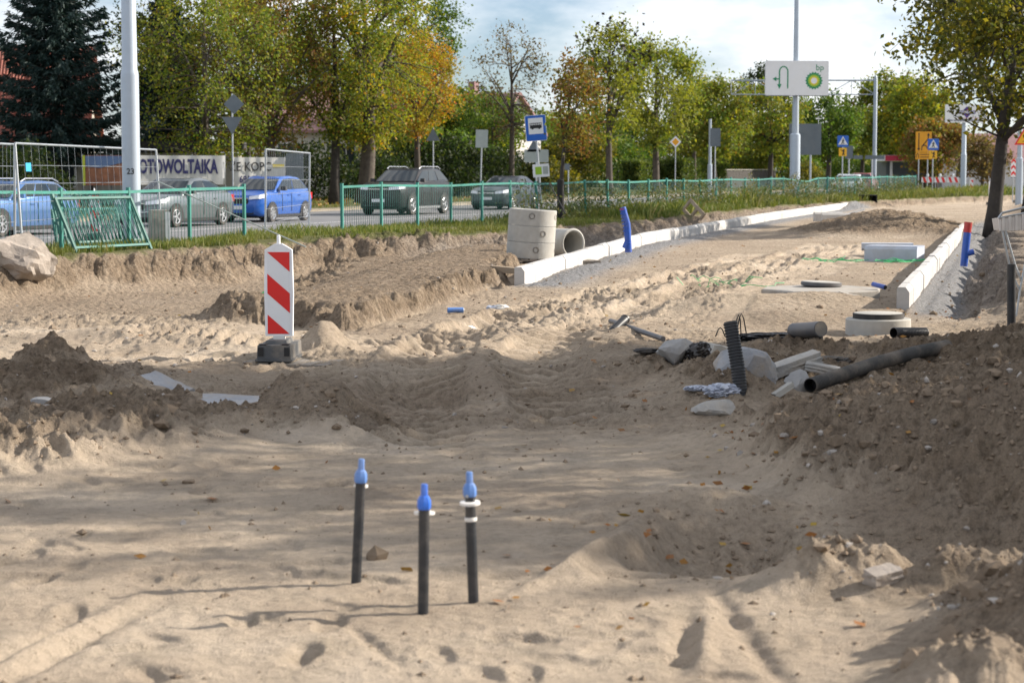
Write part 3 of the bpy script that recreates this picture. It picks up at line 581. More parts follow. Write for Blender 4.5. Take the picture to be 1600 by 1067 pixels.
def bush_mesh(seed, rx, ry, rz, n, size, lm, flat=False, core='leaf_dark'):
    rng = np.random.RandomState(seed)
    d = rng.normal(size=(n, 3)); d /= np.linalg.norm(d, axis=1)[:, None]; d[:, 2] = np.abs(d[:, 2]) * 1.0
    lump = 1 + 0.28 * fbm(d[:, 0] * 2.2 + seed, d[:, 1] * 2.2 + d[:, 2] * 2.6, 3)
    r = rng.uniform(0.35, 1.04, n) ** 0.5 * lump
    V, F = leaf_quads(d * r[:, None] * np.array([rx, ry, rz]), size, rng, 0.2)
    return nmesh('crown', V, F, lm)
def bush(name, label, loc, me, scale=(1, 1, 1), rz=0.0, group=None, cat='bush'):
    t = thing(name, label, cat, loc, rz, group); t.scale = scale; put('foliage', me, t)
    st = MB()
    for i in range(5): a = i * 1.3; st.tube([(0.1 * math.cos(a), 0.1 * math.sin(a), -0.1), (0.5 * math.cos(a), 0.4 * math.sin(a), 0.8), (0.7 * math.cos(a), 0.7 * math.sin(a), 1.6)], [0.05, 0.035, 0.015], 5)
    st.build('stem', 'bark_dark', t, True); return t
def spruce_meshes(seed, H, rbase, z0):
    rng = np.random.RandomState(seed); w = MB(); w.tube([(0, 0, -0.1), (0.05, 0, H * 0.5), (0, 0, H)], [0.26, 0.15, 0.02], 9); P = []; D = []
    z = z0
    while z < H - 0.3:
        f = 1 - (z - z0) / (H - z0); L0 = rbase * (f ** 0.8); nb = 9
        a0 = rng.uniform(0, 6.28)
        for i in range(nb):
            a = a0 + 6.283 * i / nb + rng.uniform(-0.2, 0.2); L = L0 * rng.choice([0.72, 0.85, 1.0, 1.28]) * rng.uniform(0.9, 1.1) + 0.15
            t = np.linspace(0, 1, 7); r = t * L; zz = z + L * (-0.30 * t + 0.34 * t ** 2.2) + rng.uniform(-0.12, 0.12)
            pl = np.stack([r * math.cos(a), r * math.sin(a), zz], 1); w.tube([tuple(q) for q in pl], [0.035 * (1 - 0.85 * k) for k in t], 4, cap=False)
            m = int(34 + 46 * L); tt = rng.uniform(0.12, 1.03, m) ** 0.8
            c = np.stack([np.interp(tt, t, pl[:, q]) for q in range(3)], 1)
            side = rng.normal(size=m) * 0.20 * (1.15 - tt) * min(L, 2.2); c[:, 0] += -math.sin(a) * side; c[:, 1] += math.cos(a) * side
            c[:, 2] -= np.abs(rng.normal(size=m)) * 0.13 + np.abs(side) * 0.25
            P.append(c); d = np.stack([math.cos(a) + rng.normal(size=m) * 0.55, math.sin(a) + rng.normal(size=m) * 0.55, -0.55 + rng.normal(size=m) * 0.45], 1); D.append(d)
        z += 0.30 + 0.12 * f
    P = np.concatenate(P); D = np.concatenate(D); D /= np.linalg.norm(D, axis=1)[:, None]; N = len(P)
    b = np.cross(D, rng.normal(size=(N, 3))); b /= np.linalg.norm(b, axis=1)[:, None]; L = rng.uniform(0.16, 0.34, N)[:, None]
    V = np.stack([P - D * L * .3, P + b * 0.045, P + D * L, P - b * 0.045], 1).reshape(-1, 3)
    return w.mesh('trunk', 'bark_dark', True), nmesh('crown', V, np.arange(4 * N).reshape(N, 4), 'needle')

# big park trees beyond the street, left half
def far_tree(px, o_, seed, label, name='street_tree', gtree='trees along the far side of the street', turn=0.0, scale=1.0, extra=None, **kw):
    x, y = along(px, o_); return plant_tree(name, label, (x, y, 0.1), tree_meshes(seed, **kw), turn, scale, gtree, extra)
far_tree(322, 24, 21, 'wide green and olive tree hanging over the lettered banner', H=10, base=2.0, rx=4.1, rz=4.6, cz=5.7, tr=0.22, twigs=230, leaves=70, size=0.135, sigma=0.27, lm='leaf_olive', low=-0.2)
far_tree(425, 23, 22, 'tall tree of rusty brown leaves behind the blue hatchback', H=11, base=2.3, rx=3.6, rz=4.8, cz=6.4, tr=0.24, twigs=180, leaves=70, size=0.135, sigma=0.27, lm='leaf_brown', low=0.0)
far_tree(521, 21, 23, 'olive tree with a single slim trunk beside the thick twin trunk', H=11, base=2.5, rx=3.3, rz=4.6, cz=6.6, tr=0.24, twigs=170, leaves=70, size=0.135, sigma=0.27, lm='leaf_olive', bm='bark_dark')
x, y = along(568, 20)
plant_tree('street_tree', 'golden yellow maple with a thick forked trunk behind the dark SUV', (x, y, 0.1), tree_meshes(24, H=11.5, base=2.5, rx=3.9, rz=4.8, cz=6.5, tr=0.40, limbs=10, twigs=230, leaves=72, size=0.135, sigma=0.28, lm='leaf_gold', low=0.0), 0.4, 1, 'trees along the far side of the street')
x, y = along(655, 25)
plant_tree('maple_tree', 'bright orange autumn tree edging the golden maple', (x, y, 0.1), tree_meshes(25, H=10, base=2.8, rx=2.5, rz=3.3, cz=6.2, tr=0.2, twigs=140, leaves=72, size=0.135, sigma=0.28, lm='leaf_orange'), 1.0, 1, 'trees along the far side of the street')
far_tree(650, 37, 26, 'tall green tree rising behind the orange maple', H=15, base=4, rx=3.6, rz=5.2, cz=10.3, tr=0.3, twigs=150, leaves=80, size=0.2, lm='leaf_green', gtree='trees of the gardens behind')
far_tree(250, 34, 27, 'dark green tree behind the olive tree by the lamp column', H=12, base=3, rx=2.6, rz=4.2, cz=6.6, tr=0.25, twigs=100, leaves=70, size=0.2, lm='leaf_dark', gtree='trees of the gardens behind')
far_tree(798, 24, 28, 'half bare tree with sparse brown leaves and thin upright branches', H=11, base=3.2, rx=2.7, rz=4.1, cz=6.6, tr=0.2, limbs=12, twigs=150, leaves=13, size=0.16, lm='leaf_sparse', sigma=0.3, twig_r=0.016)
far_tree(770, 33, 29, 'dull green tree with thin crown behind the half bare tree', H=8, base=2.0, rx=2.8, rz=2.6, cz=4.6, tr=0.18, twigs=100, leaves=60, size=0.18, lm='leaf_green', gtree='trees of the gardens behind')
far_tree(385, 31, 53, 'olive-green tree filling the gap behind the rusty tree', H=12, base=2.6, rx=4.2, rz=5.0, cz=7.0, tr=0.28, twigs=170, leaves=85, size=0.2, lm='leaf_olive', gtree='trees of the gardens behind')
far_tree(612, 30, 54, 'yellow-green tree filling the gap behind the golden maple', H=11, base=2.6, rx=3.6, rz=4.2, cz=6.2, tr=0.25, twigs=150, leaves=85, size=0.2, lm='leaf_ash', gtree='trees of the gardens behind')
# young tree on the near verge with its dark trunk
x, y = along(876, -0.7)
yt = plant_tree('young_tree', 'young brown-green tree with black lower trunk on the grassy verge', (x, y, 0.28), tree_meshes(30, H=4.9, base=1.7, rx=0.78, ry=1.0, rz=1.6, cz=3.2, tr=0.075, limbs=8, twigs=85, leaves=42, size=0.10, sigma=0.17, lean=(0.42, 0.0), lm='leaf_brown', bm='bark_dark', twig_r=0.006), 0.0)
wr = MB(); wr.lathe([(0.105, -0.3), (0.10, 0.5), (0.095, 1.12), (0.07, 1.15)], 12); wr.build('trunk_wrap', 'bark_black', yt, True)
seeds = lambda s, c, rx, rz, n: (lambda rng: nmesh('seed_clusters', *leaf_quads(np.array(c) + rng.normal(size=(n, 3)) * np.array([rx, rx, rz]), 0.26, rng, 0.8, 0.7), 'seed_dark'))(np.random.RandomState(s))
far_tree(953, 18.5, 31, 'ash with dark hanging seed bunches in its yellow-green crown', name='ash_tree', H=11.5, base=2.9, rx=2.3, rz=4.2, cz=6.9, tr=0.22, limbs=9, twigs=100, leaves=60, size=0.2, lm='leaf_ash', extra=('seed_clusters', seeds(4, (0.3, -0.6, 8.4), 1.0, 1.1, 240)))
far_tree(1026, 19, 32, 'broad yellow-green ash in front of the trimmed hedge', name='ash_tree', H=11.5, base=2.9, rx=3.4, rz=3.9, cz=6.6, tr=0.25, limbs=9, twigs=150, leaves=70, size=0.2, lm='leaf_ash')
far_tree(1085, 24, 33, 'yellow-leaved tree beside the broad ash', H=9, base=2.8, rx=2.6, rz=3.0, cz=6.0, tr=0.2, twigs=100, leaves=70, size=0.2, lm='leaf_lime')
far_tree(905, 27, 34, 'bright yellow-green shrubby tree behind the young verge tree', H=5, base=0.6, rx=2.6, rz=2.1, cz=2.6, tr=0.14, twigs=110, leaves=80, size=0.18, lm='leaf_lime', gtree='trees of the gardens behind')
far_tree(1120, 19.5, 35, 'brownish street tree left of the green fuel station sign', H=8.5, base=2.4, rx=3.0, rz=3.1, cz=5.3, tr=0.2, twigs=150, leaves=75, size=0.22, lm='leaf_olive', bm='bark_dark')
far_tree(1203, 20, 36, 'dark olive street tree just behind the fuel station sign', H=9, base=2.8, rx=3.2, rz=3.4, cz=5.6, tr=0.26, twigs=120, leaves=70, size=0.24, lm='leaf_olive', bm='bark_dark')
far_tree(1190, 40, 37, 'tall dark green tree far behind the fuel station sign', H=15, base=4, rx=3.6, rz=5.0, cz=9.6, tr=0.3, twigs=110, leaves=60, size=0.3, lm='leaf_dark', gtree='trees of the gardens behind')
far_tree(1293, 19.5, 38, 'olive street tree behind the first zebra crossing sign', H=9, base=2.6, rx=3.4, rz=3.1, cz=5.4, tr=0.26, twigs=120, leaves=65, size=0.28, lm='leaf_green', bm='bark_dark')
far_tree(1345, 22, 39, 'yellowing street tree beside the gantry post', H=9, base=2.6, rx=3.4, rz=3.2, cz=5.2, tr=0.26, twigs=110, leaves=65, size=0.3, lm='leaf_ash', bm='bark_dark')
x, y = along(1392, 17); plant_tree('street_tree', 'rounded olive and yellow tree behind the yellow diversion sign', (x, y, 0.1), tree_meshes(40, H=10, base=2.2, rx=4.4, rz=4.2, cz=6.3, tr=0.3, twigs=160, leaves=80, size=0.32, lm='leaf_olive', bm='bark_dark'), 0, 1.05, 'trees along the far side of the street')
x, y = along(1440, 13); plant_tree('street_tree', 'yellow-green tree with reddish tips beside the yellow diversion sign', (x, y, 0.1), tree_meshes(41, H=10, base=2.2, rx=3.8, rz=4.2, cz=6.2, tr=0.3, twigs=130, leaves=80, size=0.32, lm='leaf_gold', bm='bark_dark'), 0, 1.0, 'trees along the far side of the street')
p = at(1462, 262, 175); plant_tree('street_tree', 'small orange-brown tree left of the diamond logo billboard', (p.x, p.y, 0), tree_meshes(42, H=7, base=1.4, rx=3.2, rz=2.6, cz=3.6, tr=0.2, twigs=90, leaves=70, size=0.3, lm='leaf_brown'), 0, 1.0)
p = at(1535, 262, 150); plant_tree('street_tree', 'small dull tree in front of the far pale house', (p.x, p.y, 0), tree_meshes(43, H=5, base=1.0, rx=2.0, rz=1.7, cz=2.5, tr=0.15, twigs=70, leaves=40, size=0.26, lm='leaf_sparse'), 0, 1.0)
BG = [tree_meshes(71, H=8, base=1.2, rx=3.6, rz=3.0, cz=3.9, tr=0.22, twigs=130, leaves=75, size=0.27, sigma=0.42, lm='leaf_green', bm='bark_dark'), tree_meshes(72, H=8, base=1.0, rx=3.8, rz=2.8, cz=3.6, tr=0.22, twigs=130, leaves=75, size=0.27, sigma=0.42, lm='leaf_olive', bm='bark_dark')]
for px, o_, k_, sc_, lb in [(690, 38, 0, 0.95, 'leafy green garden tree left of the half bare tree'), (728, 37, 1, 1.2, 'olive garden tree below the half bare crown'), (800, 41, 0, 1.0, 'leafy green garden tree behind the bus stop sign'), (858, 40, 1, 1.05, 'olive garden tree behind the young verge tree'), (918, 42, 0, 1.05, 'leafy green garden tree left of the seed-bearing ash'), (985, 38, 0, 1.0, 'leafy green garden tree between the two ashes'), (1070, 40, 1, 1.1, 'olive garden tree above the sunlit hedge'), (1135, 40, 0, 1.05, 'leafy green garden tree behind the plain grey pole'), (1172, 30, 1, 1.0, 'olive garden tree above the plank fence'), (1240, 42, 0, 1.2, 'leafy green garden tree behind the fuel sign column'), (1300, 38, 1, 1.2, 'olive garden tree behind the first zebra sign'), (1365, 36, 0, 1.2, 'leafy green garden tree behind the gantry post')]:
    x, y = along(px, o_); plant_tree('garden_tree', lb, (x, y, 0), BG[k_], px * 0.37, sc_, 'trees of the gardens behind')
# conifers by the house
sp = spruce_meshes(51, 12.9, 2.95, 2.4)
p = at(88, 265, 86); plant_tree('blue_spruce', 'dark blue spruce in front of the red tiled roof', (p.x, p.y, 0.1), sp)
p = at(262, 265, 101); plant_tree('blue_spruce', 'dark spruce half hidden behind the olive tree', (p.x, p.y, 0.1), sp, 1.3, 0.86)
# the two near trees at the right edge
TR = tree_meshes(61, H=9, base=2.3, rx=3.9, rz=3.5, cz=5.5, tr=0.22, limbs=15, twigs=260, leaves=50, size=0.155, sigma=0.24, lm='leaf_lime', bm='bark_dark', lean=(0.9, -0.1), low=0.95, twig_r=0.016)
TR2 = tree_meshes(62, H=9, base=2.9, rx=3.2, rz=3.2, cz=6.2, tr=0.27, limbs=10, twigs=150, leaves=66, size=0.16, sigma=0.36, lm='leaf_olive', bm='bark_dark', lean=(0.2, 0.1), low=0.2)
x, y = 13.0, 54.0; plant_tree('kerbside_tree', 'leaning dark-trunked tree with yellow-green leaves beside the right kerb', (x, y, gz(x, y)), TR, 0.0, 1.0, 'trees on the right of the dig')
x, y = 15.9, 61.0; plant_tree('kerbside_tree', 'straight dark-trunked olive tree behind the leaning kerbside tree', (x, y, gz(x, y)), TR2, 0.9, 1.05, 'trees on the right of the dig')
# trees of the same row that stand beside the camera; they shade the dig
for i, (x, y, ms, rz, sc_) in enumerate([(7.4, 16.9, TR2, 0.3, 0.92), (11.2, 17.7, TR, 1.4, 0.95), (15.2, 19.6, TR2, 2.2, 1.0), (9.4, 13.2, TR, 3.6, 0.68), (16.8, 15.2, TR, 4.4, 0.95), (13.6, 12.9, TR2, 5.2, 0.64)]):
    plant_tree('roadside_tree', 'leafy roadside tree standing to the right of the sand mound', (x, y, gz(x, y)), ms, rz, sc_, 'trees on the right of the dig')

# hedges and bushes
def hedge(label, a, b_, w, h, seed, lm='hedge_leaf', n=9000, z0=0.0):
    rng = np.random.RandomState(seed); a = Vector(a); b_ = Vector(b_); L = (b_ - a).length; ang = math.atan2(b_.y - a.y, b_.x - a.x)
    t = thing('hedge', label, 'hedge', (a.x, a.y, z0), ang, 'hedges of the gardens')
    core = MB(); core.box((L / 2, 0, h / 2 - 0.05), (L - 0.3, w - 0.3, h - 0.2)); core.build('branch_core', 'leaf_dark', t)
    f = rng.choice(3, n, p=[0.55, 0.25, 0.20]); X = rng.uniform(0, L, n); Yv = rng.uniform(-w / 2, w / 2, n); Z = rng.uniform(0, h, n)
    Yv = np.where(f == 0, -w / 2, Yv); Z = np.where(f == 1, h, Z); X = np.where(f == 2, np.where(rng.uniform(size=n) < 0.5, 0, L), X)
    bumpy = fbm(X * 0.9, Z * 0.9 + Yv, 3) * 0.22
    P = np.stack([X, Yv + bumpy * (f == 0), Z + bumpy * (f == 1)], 1) + rng.normal(size=(n, 3)) * 0.07
    V, F = leaf_quads(P, 0.17, rng); put('foliage', nmesh('foliage', V, F, lm), t); return t
h1 = along(985, 27); h2 = along(1062, 27); hedge('shaded trimmed hedge behind the broad ash', (*h1, 0), (*h2, 0), 1.6, 2.35, 71)
h1 = along(1052, 25); h2 = along(1120, 24); hedge('sunlit trimmed hedge behind the yellow priority sign', (*h1, 0), (*h2, 0), 1.6, 2.45, 72)
bm1 = bush_mesh(81, 3.2, 2.2, 2.9, 7000, 0.17, 'leaf_dark'); bm2 = bush_mesh(82, 2.6, 2.2, 2.7, 6000, 0.17, 'leaf_green'); bm3 = bush_mesh(83, 2.4, 1.8, 2.2, 6000, 0.17, 'leaf_lime')
for px, o_, me, s_, lb in [(590, 26, bm1, 1.0, 'dark evergreen shrubbery behind the twin trunk'), (668, 27, bm1, 1.15, 'tall dark shrubbery behind the dark SUV'), (735, 27, bm1, 1.2, 'dark shrub mass behind the pole with the grey sign back'), (640, 31, bm2, 1.75, 'light green bush under the orange maple'), (715, 33, bm2, 1.6, 'rounded green bush below the distant red roof'),
                           (800, 30, bm1, 1.05, 'dark bush behind the grey slate car'), (848, 28, bm3, 1.15, 'yellow-green bush behind the bus stop sign'), (480, 28, bm1, 1.1, 'dark hedge bush right of the lettered banner'), (960, 36, bm2, 1.7, 'deep green bush behind the ash with seed bunches'), (1140, 36, bm1, 1.4, 'dark bush behind the wire garden fence'), (1180, 30, bm3, 1.0, 'lime green bush behind the wire garden fence'),
                           (1258, 30, bm3, 1.2, 'golden-green bush below the big grey sign back'), (1330, 34, bm2, 1.6, 'green bush behind the parked white car'), (1225, 36, bm2, 2.0, 'dense green bush behind the dark olive street tree'), (1400, 28, bm2, 1.7, 'green bush behind the straightened end of the fence'), (30, 27, bm1, 0.9, 'dark bush below the red tiled roof')]:
    x, y = along(px, o_); bush('garden_bush', lb, (x, y, 0), me, (s_, s_, s_), px * 0.7, 'bushes of the gardens')

# grass of the verge
def blades(name, label, pts, hgt, seed, w=0.012, lean=0.5, mname='grass'):
    rng = np.random.RandomState(seed); N = len(pts); a = rng.uniform(0, 6.283, N); h = hgt * rng.uniform(0.5, 1.3, N)
    d = np.stack([np.cos(a), np.sin(a), 0 * a], 1); pe = np.stack([-np.sin(a), np.cos(a), 0 * a], 1); ln = (h * rng.uniform(0.1, lean, N))[:, None]
    up = np.stack([0 * a, 0 * a, h], 1); ww = w * rng.uniform(0.6, 1.5, N)[:, None]
    V = np.stack([pts - pe * ww, pts + pe * ww, pts + up * 0.6 + d * ln * 0.4 + pe * ww * 0.6, pts + up + d * ln], 1).reshape(-1, 3)
    return tag(put(name, nmesh(name, V, np.arange(4 * N).reshape(N, 4), mname)), label, 'grass', kind='stuff')
rng = np.random.RandomState(91)
def scatter_verge(N, s0, s1, o0, o1):
    s = rng.uniform(s0, s1, N); lo = edge_o(s) + 0.1; o = np.maximum(rng.uniform(o0, o1, N), 0) + 0
    o = rng.uniform(0, 1, N) ** 1.1; o = lo + (o1 - lo) * o
    x = F0[0] + s * TX + o * NX; y = F0[1] + s * TY + o * NY; z, mk = height(x, y, True); k = (mk['grass'] > 0.75) & (np.abs(x / np.maximum(y, 1)) < 0.34) & (fbm(x * 0.7, y * 0.7, 3) > 0.02 - 0.35 * (o > -0.7) - 0.25 * (s > 14))
    return np.stack([x, y, z - 0.01], 1)[k]
P1 = scatter_verge(40000, -20, 14, 0, 1.3); hv = 0.09 + 0.16 * np.clip(fbm(P1[:, 0] * 0.5, P1[:, 1] * 0.5, 2) + 0.2, 0, 1)
blades('verge_grass', 'tufts of green grass along the foot of the green fence', P1, hv, 5, 0.008)
P2 = scatter_verge(34000, 14, 90, 0, 1.3); hv = 0.20 + 0.38 * np.clip(fbm(P2[:, 0] * 0.35 + 9, P2[:, 1] * 0.35, 2) + 0.25, 0, 1)
blades('weeds', 'tall rough grass and weeds along the far stretch of fence', P2, hv, 6, 0.014, 0.6)
N = 30000; s = rng.uniform(10, 70, N); o = rng.normal(-0.35, 0.5, N); x = F0[0] + s * TX + o * NX; y = F0[1] + s * TY + o * NY; cl = np.clip(fbm(s * 0.45, o * 0.9, 3) * 1.3 + 0.25, 0, 1); k = (rng.uniform(size=N) < cl * 2.2) & (o > edge_o(s) + 0.2); z, _ = height(x[k], y[k], False)
V, F = leaf_quads(np.stack([x[k], y[k], z + rng.uniform(0, 1, int(k.sum())) ** 1.1 * (0.40 + 0.9 * cl[k])], 1), 0.10, rng, -0.3, 0.4); tag(put('weed_clumps', nmesh('weed_clumps', V, F, 'weed_leaf')), 'tall leafy weeds growing through the far stretch of fence', 'weeds', kind='stuff')
s = rng.uniform(-30, 130, 26000); o = 18.2 + 14 * rng.uniform(0, 1, 26000) ** 1.5; P3 = np.stack([F0[0] + s * TX + o * NX, F0[1] + s * TY + o * NY, 0 * s + 0.10], 1)
blades('lawn_grass', 'leaf-strewn grass strip under the street trees', P3, np.full(len(P3), 0.14), 7, 0.02, 0.7)
x = rng.uniform(8, 26, 9000); y = rng.uniform(36, 75, 9000); k = (x - rkerb_x(y) > 2.0) & (fbm(x * 0.5, y * 0.5, 2) > -0.1); z, _ = height(x[k], y[k])
blades('roadside_grass', 'thin grass on the raised ground around the kerbside trees', np.stack([x[k], y[k], z - 0.01], 1), np.full(int(k.sum()), 0.12), 8, 0.010, 0.6)
# ------------------------------------------------------------------ green railings
PANEL_L, PANEL_H = 2.03, 1.08
def panel_data(L=PANEL_L, Hh=PANEL_H, nb=18):
    fr = MB(); fr.box((L / 2, 0, Hh), (L, 0.045, 0.05)); fr2 = MB(); fr2.box((L / 2, 0, 0.06), (L, 0.04, 0.035))
    bar = MB(); bar.tube([(0, 0, 0.07), (0, 0, Hh - 0.02)], 0.0052, 4)
    allb = MB()
    for k in range(nb): allb.tube([(L * (k + 0.5) / nb, 0, 0.07), (L * (k + 0.5) / nb, 0, Hh - 0.02)], 0.0052, 4)
    return (fr.mesh('top_rail', 'green_paint'), fr2.mesh('bottom_rail', 'green_paint')), bar.mesh('bar', 'green_paint_shaded', True), allb.mesh('bars', 'green_paint_shaded', True)
FR, BAR, ALLB = panel_data()
pm = MB(); pm.box((0, 0, 0.54), (0.055, 0.06, 1.22)); pm.box((0, 0, 1.155), (0.062, 0.066, 0.012)); POST = pm.mesh('post', 'green_paint')
def run_panel(fence, a, b, single, nb=18):
    a, b = Vector(a), Vector(b); d = b - a; L = math.hypot(d.x, d.y)
    p = put('panel', None, fence, a, (0, -math.atan2(d.z, L), math.atan2(d.y, d.x))); p.scale = (d.length / PANEL_L, 1, 1); put('top_rail', FR[0], p); put('bottom_rail', FR[1], p)
    if single:
        for k in range(nb): put('bar', BAR, p, (PANEL_L * (k + 0.5) / nb, 0, 0))
    else: tag(put('bars', ALLB, p), kind='stuff')
def fence_run(label, stations, singles, leans=None):
    x0, y0 = rd(stations[0], 0); f = thing('railing_fence', label, 'fence', (x0, y0, 0.0), 0, 'green steel railings')
    P = []
    for i, s_ in enumerate(stations):
        x, y = rd(s_, 0); ln = (leans or {}).get(i, (0.0, 0.0)); z = 0.235 + 0.02 * math.sin(i * 1.7) + (ln[2] if len(ln) > 2 else 0)
        P.append(Vector((x - x0, y - y0, z)) + Vector((TX, TY, 0)) * ln[0] * 0 ); q = put('post', POST, f, P[-1], (0, 0, FA))
        q.rotation_euler = (Matrix.Rotation(FA, 4, 'Z') @ Matrix.Rotation(ln[0], 4, 'Y') @ Matrix.Rotation(ln[1], 4, 'X')).to_euler()
    for i in range(len(P) - 1):
        sh = math.sin(((leans or {}).get(i, (0, 0))[0])) * 0.9; a = P[i] + Vector((TX, TY, 0)) * sh
        sh2 = math.sin(((leans or {}).get(i + 1, (0, 0))[0])) * 0.9; run_panel(f, a, P[i + 1] + Vector((TX, TY, 0)) * sh2, i in singles)
    return f
leans = {i: (R(-9 - 3 * math.sin(i)), R(2)) for i in range(7, 15)}; leans.update({5: (R(-3), 0), 6: (R(-7), 0), 21: (R(20), R(6), -0.06), 22: (R(24), R(-5), -0.12), 23: (R(14), 0, -0.02), 24: (R(8), 0), 25: (R(5), 0), 28: (R(-6), 0), 29: (R(-8), 0), 30: (R(-7), 0), 31: (R(-8), 0), 34: (R(-5), 0)})
fence_run('long green railing fence running along the verge past the cars', [2.03 * i for i in range(36)], set(range(0, 11)), leans)
fence_run('short green railing run beside the lamp column and leaning panels', [-4.4 - 2.12 * i for i in range(6)][::-1], {0, 1, 2, 3, 4})
LBAR = MB().tube([(0, 0, 0.10), (0, 0, 1.02)], 0.009, 5).mesh('bar', 'green_paint_shaded', True)
# loose panels leaned against the short run
for i, (px, py_, ln, rz, lb) in enumerate([(120, 396, R(-27), R(60), 'foremost loose green railing panel leaning against the fence'), (108, 391, R(-22), R(58), 'second loose green railing panel in the leaning stack'), (100, 387, R(-16), R(60), 'third loose green railing panel in the leaning stack'), (93, 383, R(-9), R(63), 'rearmost loose green railing panel in the leaning stack')]):
    p = gp(px, py_, 0.30); t = thing('loose_railing_panel', lb, 'railing panel', (p.x, p.y, gz(p.x, p.y) + 0.0), 0, 'loose railing panels stacked against the fence')
    t.rotation_euler = (Matrix.Rotation(rz, 4, 'Z') @ Matrix.Rotation(ln, 4, 'X')).to_euler()
    for c_, d_, nm in (((0.95, 0, 1.02), (1.9, 0.035, 0.045), 'rail'), ((0.95, 0, 0.10), (1.9, 0.034, 0.04), 'rail'), ((0, 0, 0.50), (0.045, 0.045, 1.06), 'upright'), ((1.9, 0, 0.50), (0.045, 0.045, 1.06), 'upright')): MB().box(c_, d_).build(nm, 'green_paint_shaded', t)
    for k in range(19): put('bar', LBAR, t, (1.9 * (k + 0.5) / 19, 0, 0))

# ------------------------------------------------------------------ temporary wire mesh site fencing
def mesh_fence(label, a, b, ztop, hgt=2.0, tilt=0.0, tagc=None, nwv=22):
    a, b = Vector(a), Vector(b); d = b - a; L = d.length
    t = thing('mesh_fence_panel', label, 'fence panel', a, 0, 'temporary wire mesh fence panels')
    t.rotation_euler = (Matrix.Rotation(math.atan2(d.y, d.x), 4, 'Z') @ Matrix.Rotation(-math.asin(d.z / L), 4, 'Y') @ Matrix.Rotation(tilt, 4, 'X')).to_euler()
    put_t = lambda nm, pts, r: MB().tube(pts, r, 8).build(nm, 'galv', t, True)
    put_t('upright', [(0, 0, -0.1), (0, 0, hgt)], 0.021); put_t('upright', [(L, 0, -0.1), (L, 0, hgt)], 0.021); put_t('top_tube', [(0, 0, hgt), (L, 0, hgt)], 0.019); put_t('bottom_tube', [(0, 0, 0.15), (L, 0, 0.15)], 0.019)
    w = MB()
    for k in range(1, nwv): w.tube([(L * k / nwv, 0, 0.15), (L * k / nwv, 0, hgt)], 0.0022, 3, False)
    for h in (0.45, 0.75, 1.05, 1.35, 1.65): w.tube([(0, 0.004, h), (L, 0.004, h)], 0.0045, 4, False)
    w.build('wire_mesh', 'galv', t)
    if tagc: MB().box((tagc[0], -0.012, tagc[1]), (0.27, 0.004, 0.14)).build('name_plate', tagc[2], t)
    return t
def heras(label, pa, oa, pb, ob, tilt=0.0, **k):
    xa, ya = along(pa, oa); xb, yb = along(pb, ob); return mesh_fence(label, (xa, ya, 0.12), (xb, yb, 0.10), 0, 2.0, tilt, **k)
heras('wide wire mesh panel with a small cyan plate behind the leaning green panels', 34, -0.5, 252, 2.0, R(-3), tagc=(0.55, 1.62, 'tag_cyan'))
heras('wire mesh panel whose upright stands beside the boulder at the frame edge', -140, -2.2, 20, -0.2, R(1))
heras('narrow turned wire mesh panel in front of the blue hatchback', 413, 0.6, 482, 3.2, R(1), nwv=26)
a = at(247, 284, 38.2); b_ = gp(478, 386, 0.30); tag(MB().tube([a, b_], 0.014, 8).build('brace_pole', 'sign_back_light', None, True), 'grey steel brace pole sloping from the lamp column to the bank', 'pole')

# ------------------------------------------------------------------ lamp columns
def column(name, label, loc, r0, r1, zstep, h, num=None):
    t = thing(name, label, 'lamp post', loc, 0, 'tall grey lamp columns')
    c = MB(); c.lathe([(r0 * 1.03, -0.3), (r0, zstep - 0.05), (r0 * 0.97, zstep), (r1, zstep + 0.06), (r1 * 0.72, h), (0, h)], 24); c.build('shaft', 'pole_paint', t, True)
    c = MB(); c.lathe([(r0 * 1.5, 0.0), (r0 * 1.5, 0.03), (r0 * 1.04, 0.03)], 24); c.build('base_flange', 'pole_paint', t, True)
    MB().tube([(0, 0, h - 0.1), (0.2, 0.6, h + 0.6), (0.5, 1.4, h + 0.75)], [0.05, 0.045, 0.04], 8).build('arm', 'pole_paint', t, True)
    MB().box((0.62, 1.75, h + 0.76), (0.28, 0.75, 0.12), R(-20)).build('lantern', 'galv', t)
    if num: text(num, 0.15, 'ink', t, (0.02, -r0 - 0.004, 1.56), 'number', bold=0.002)
    return t
x, y = along(205, 0.55); column('lamp_column', 'thick grey lamp column numbered 23 behind the green railing', (x, y, 0.1), 0.165, 0.142, 3.38, 9.5, '23')
x, y = along(1242, 0.7); BPY = y; bpc = column('lamp_column', 'grey lamp column carrying the green fuel station sign', (x, y, 0.1), 0.22, 0.145, 3.1, 9.5)
p = at(1505, 284, 121); gor = column('lamp_column', 'grey lamp column carrying the diamond logo billboard', (p.x, p.y, 0.1), 0.17, 0.14, 2.5, 9.0)
p = at(1109, 278, 128); c = thing('traffic_pole', 'plain grey pole in front of the sunlit hedge', 'pole', (p.x, p.y, 0)); MB().lathe([(0.15, 0), (0.15, 2.0), (0.10, 2.05), (0.09, 4.9), (0, 4.9)], 14).build('shaft', 'pole_paint', c, True); MB().lathe([(0.22, 0), (0.22, 0.04), (0.15, 0.04)], 14).build('base_flange', 'pole_paint', c, True)
p = at(1592, 300, 92); c = thing('traffic_pole', 'thin grey-green pole between the two kerbside tree trunks', 'pole', (p.x, p.y, 0)); MB().lathe([(0.17, 0), (0.16, 2.2), (0.11, 2.25), (0.10, 7), (0, 7)], 14).build('shaft', 'pole_paint', c, True); MB().lathe([(0.24, 0), (0.24, 0.04), (0.17, 0.04)], 14).build('base_flange', 'pole_paint', c, True)

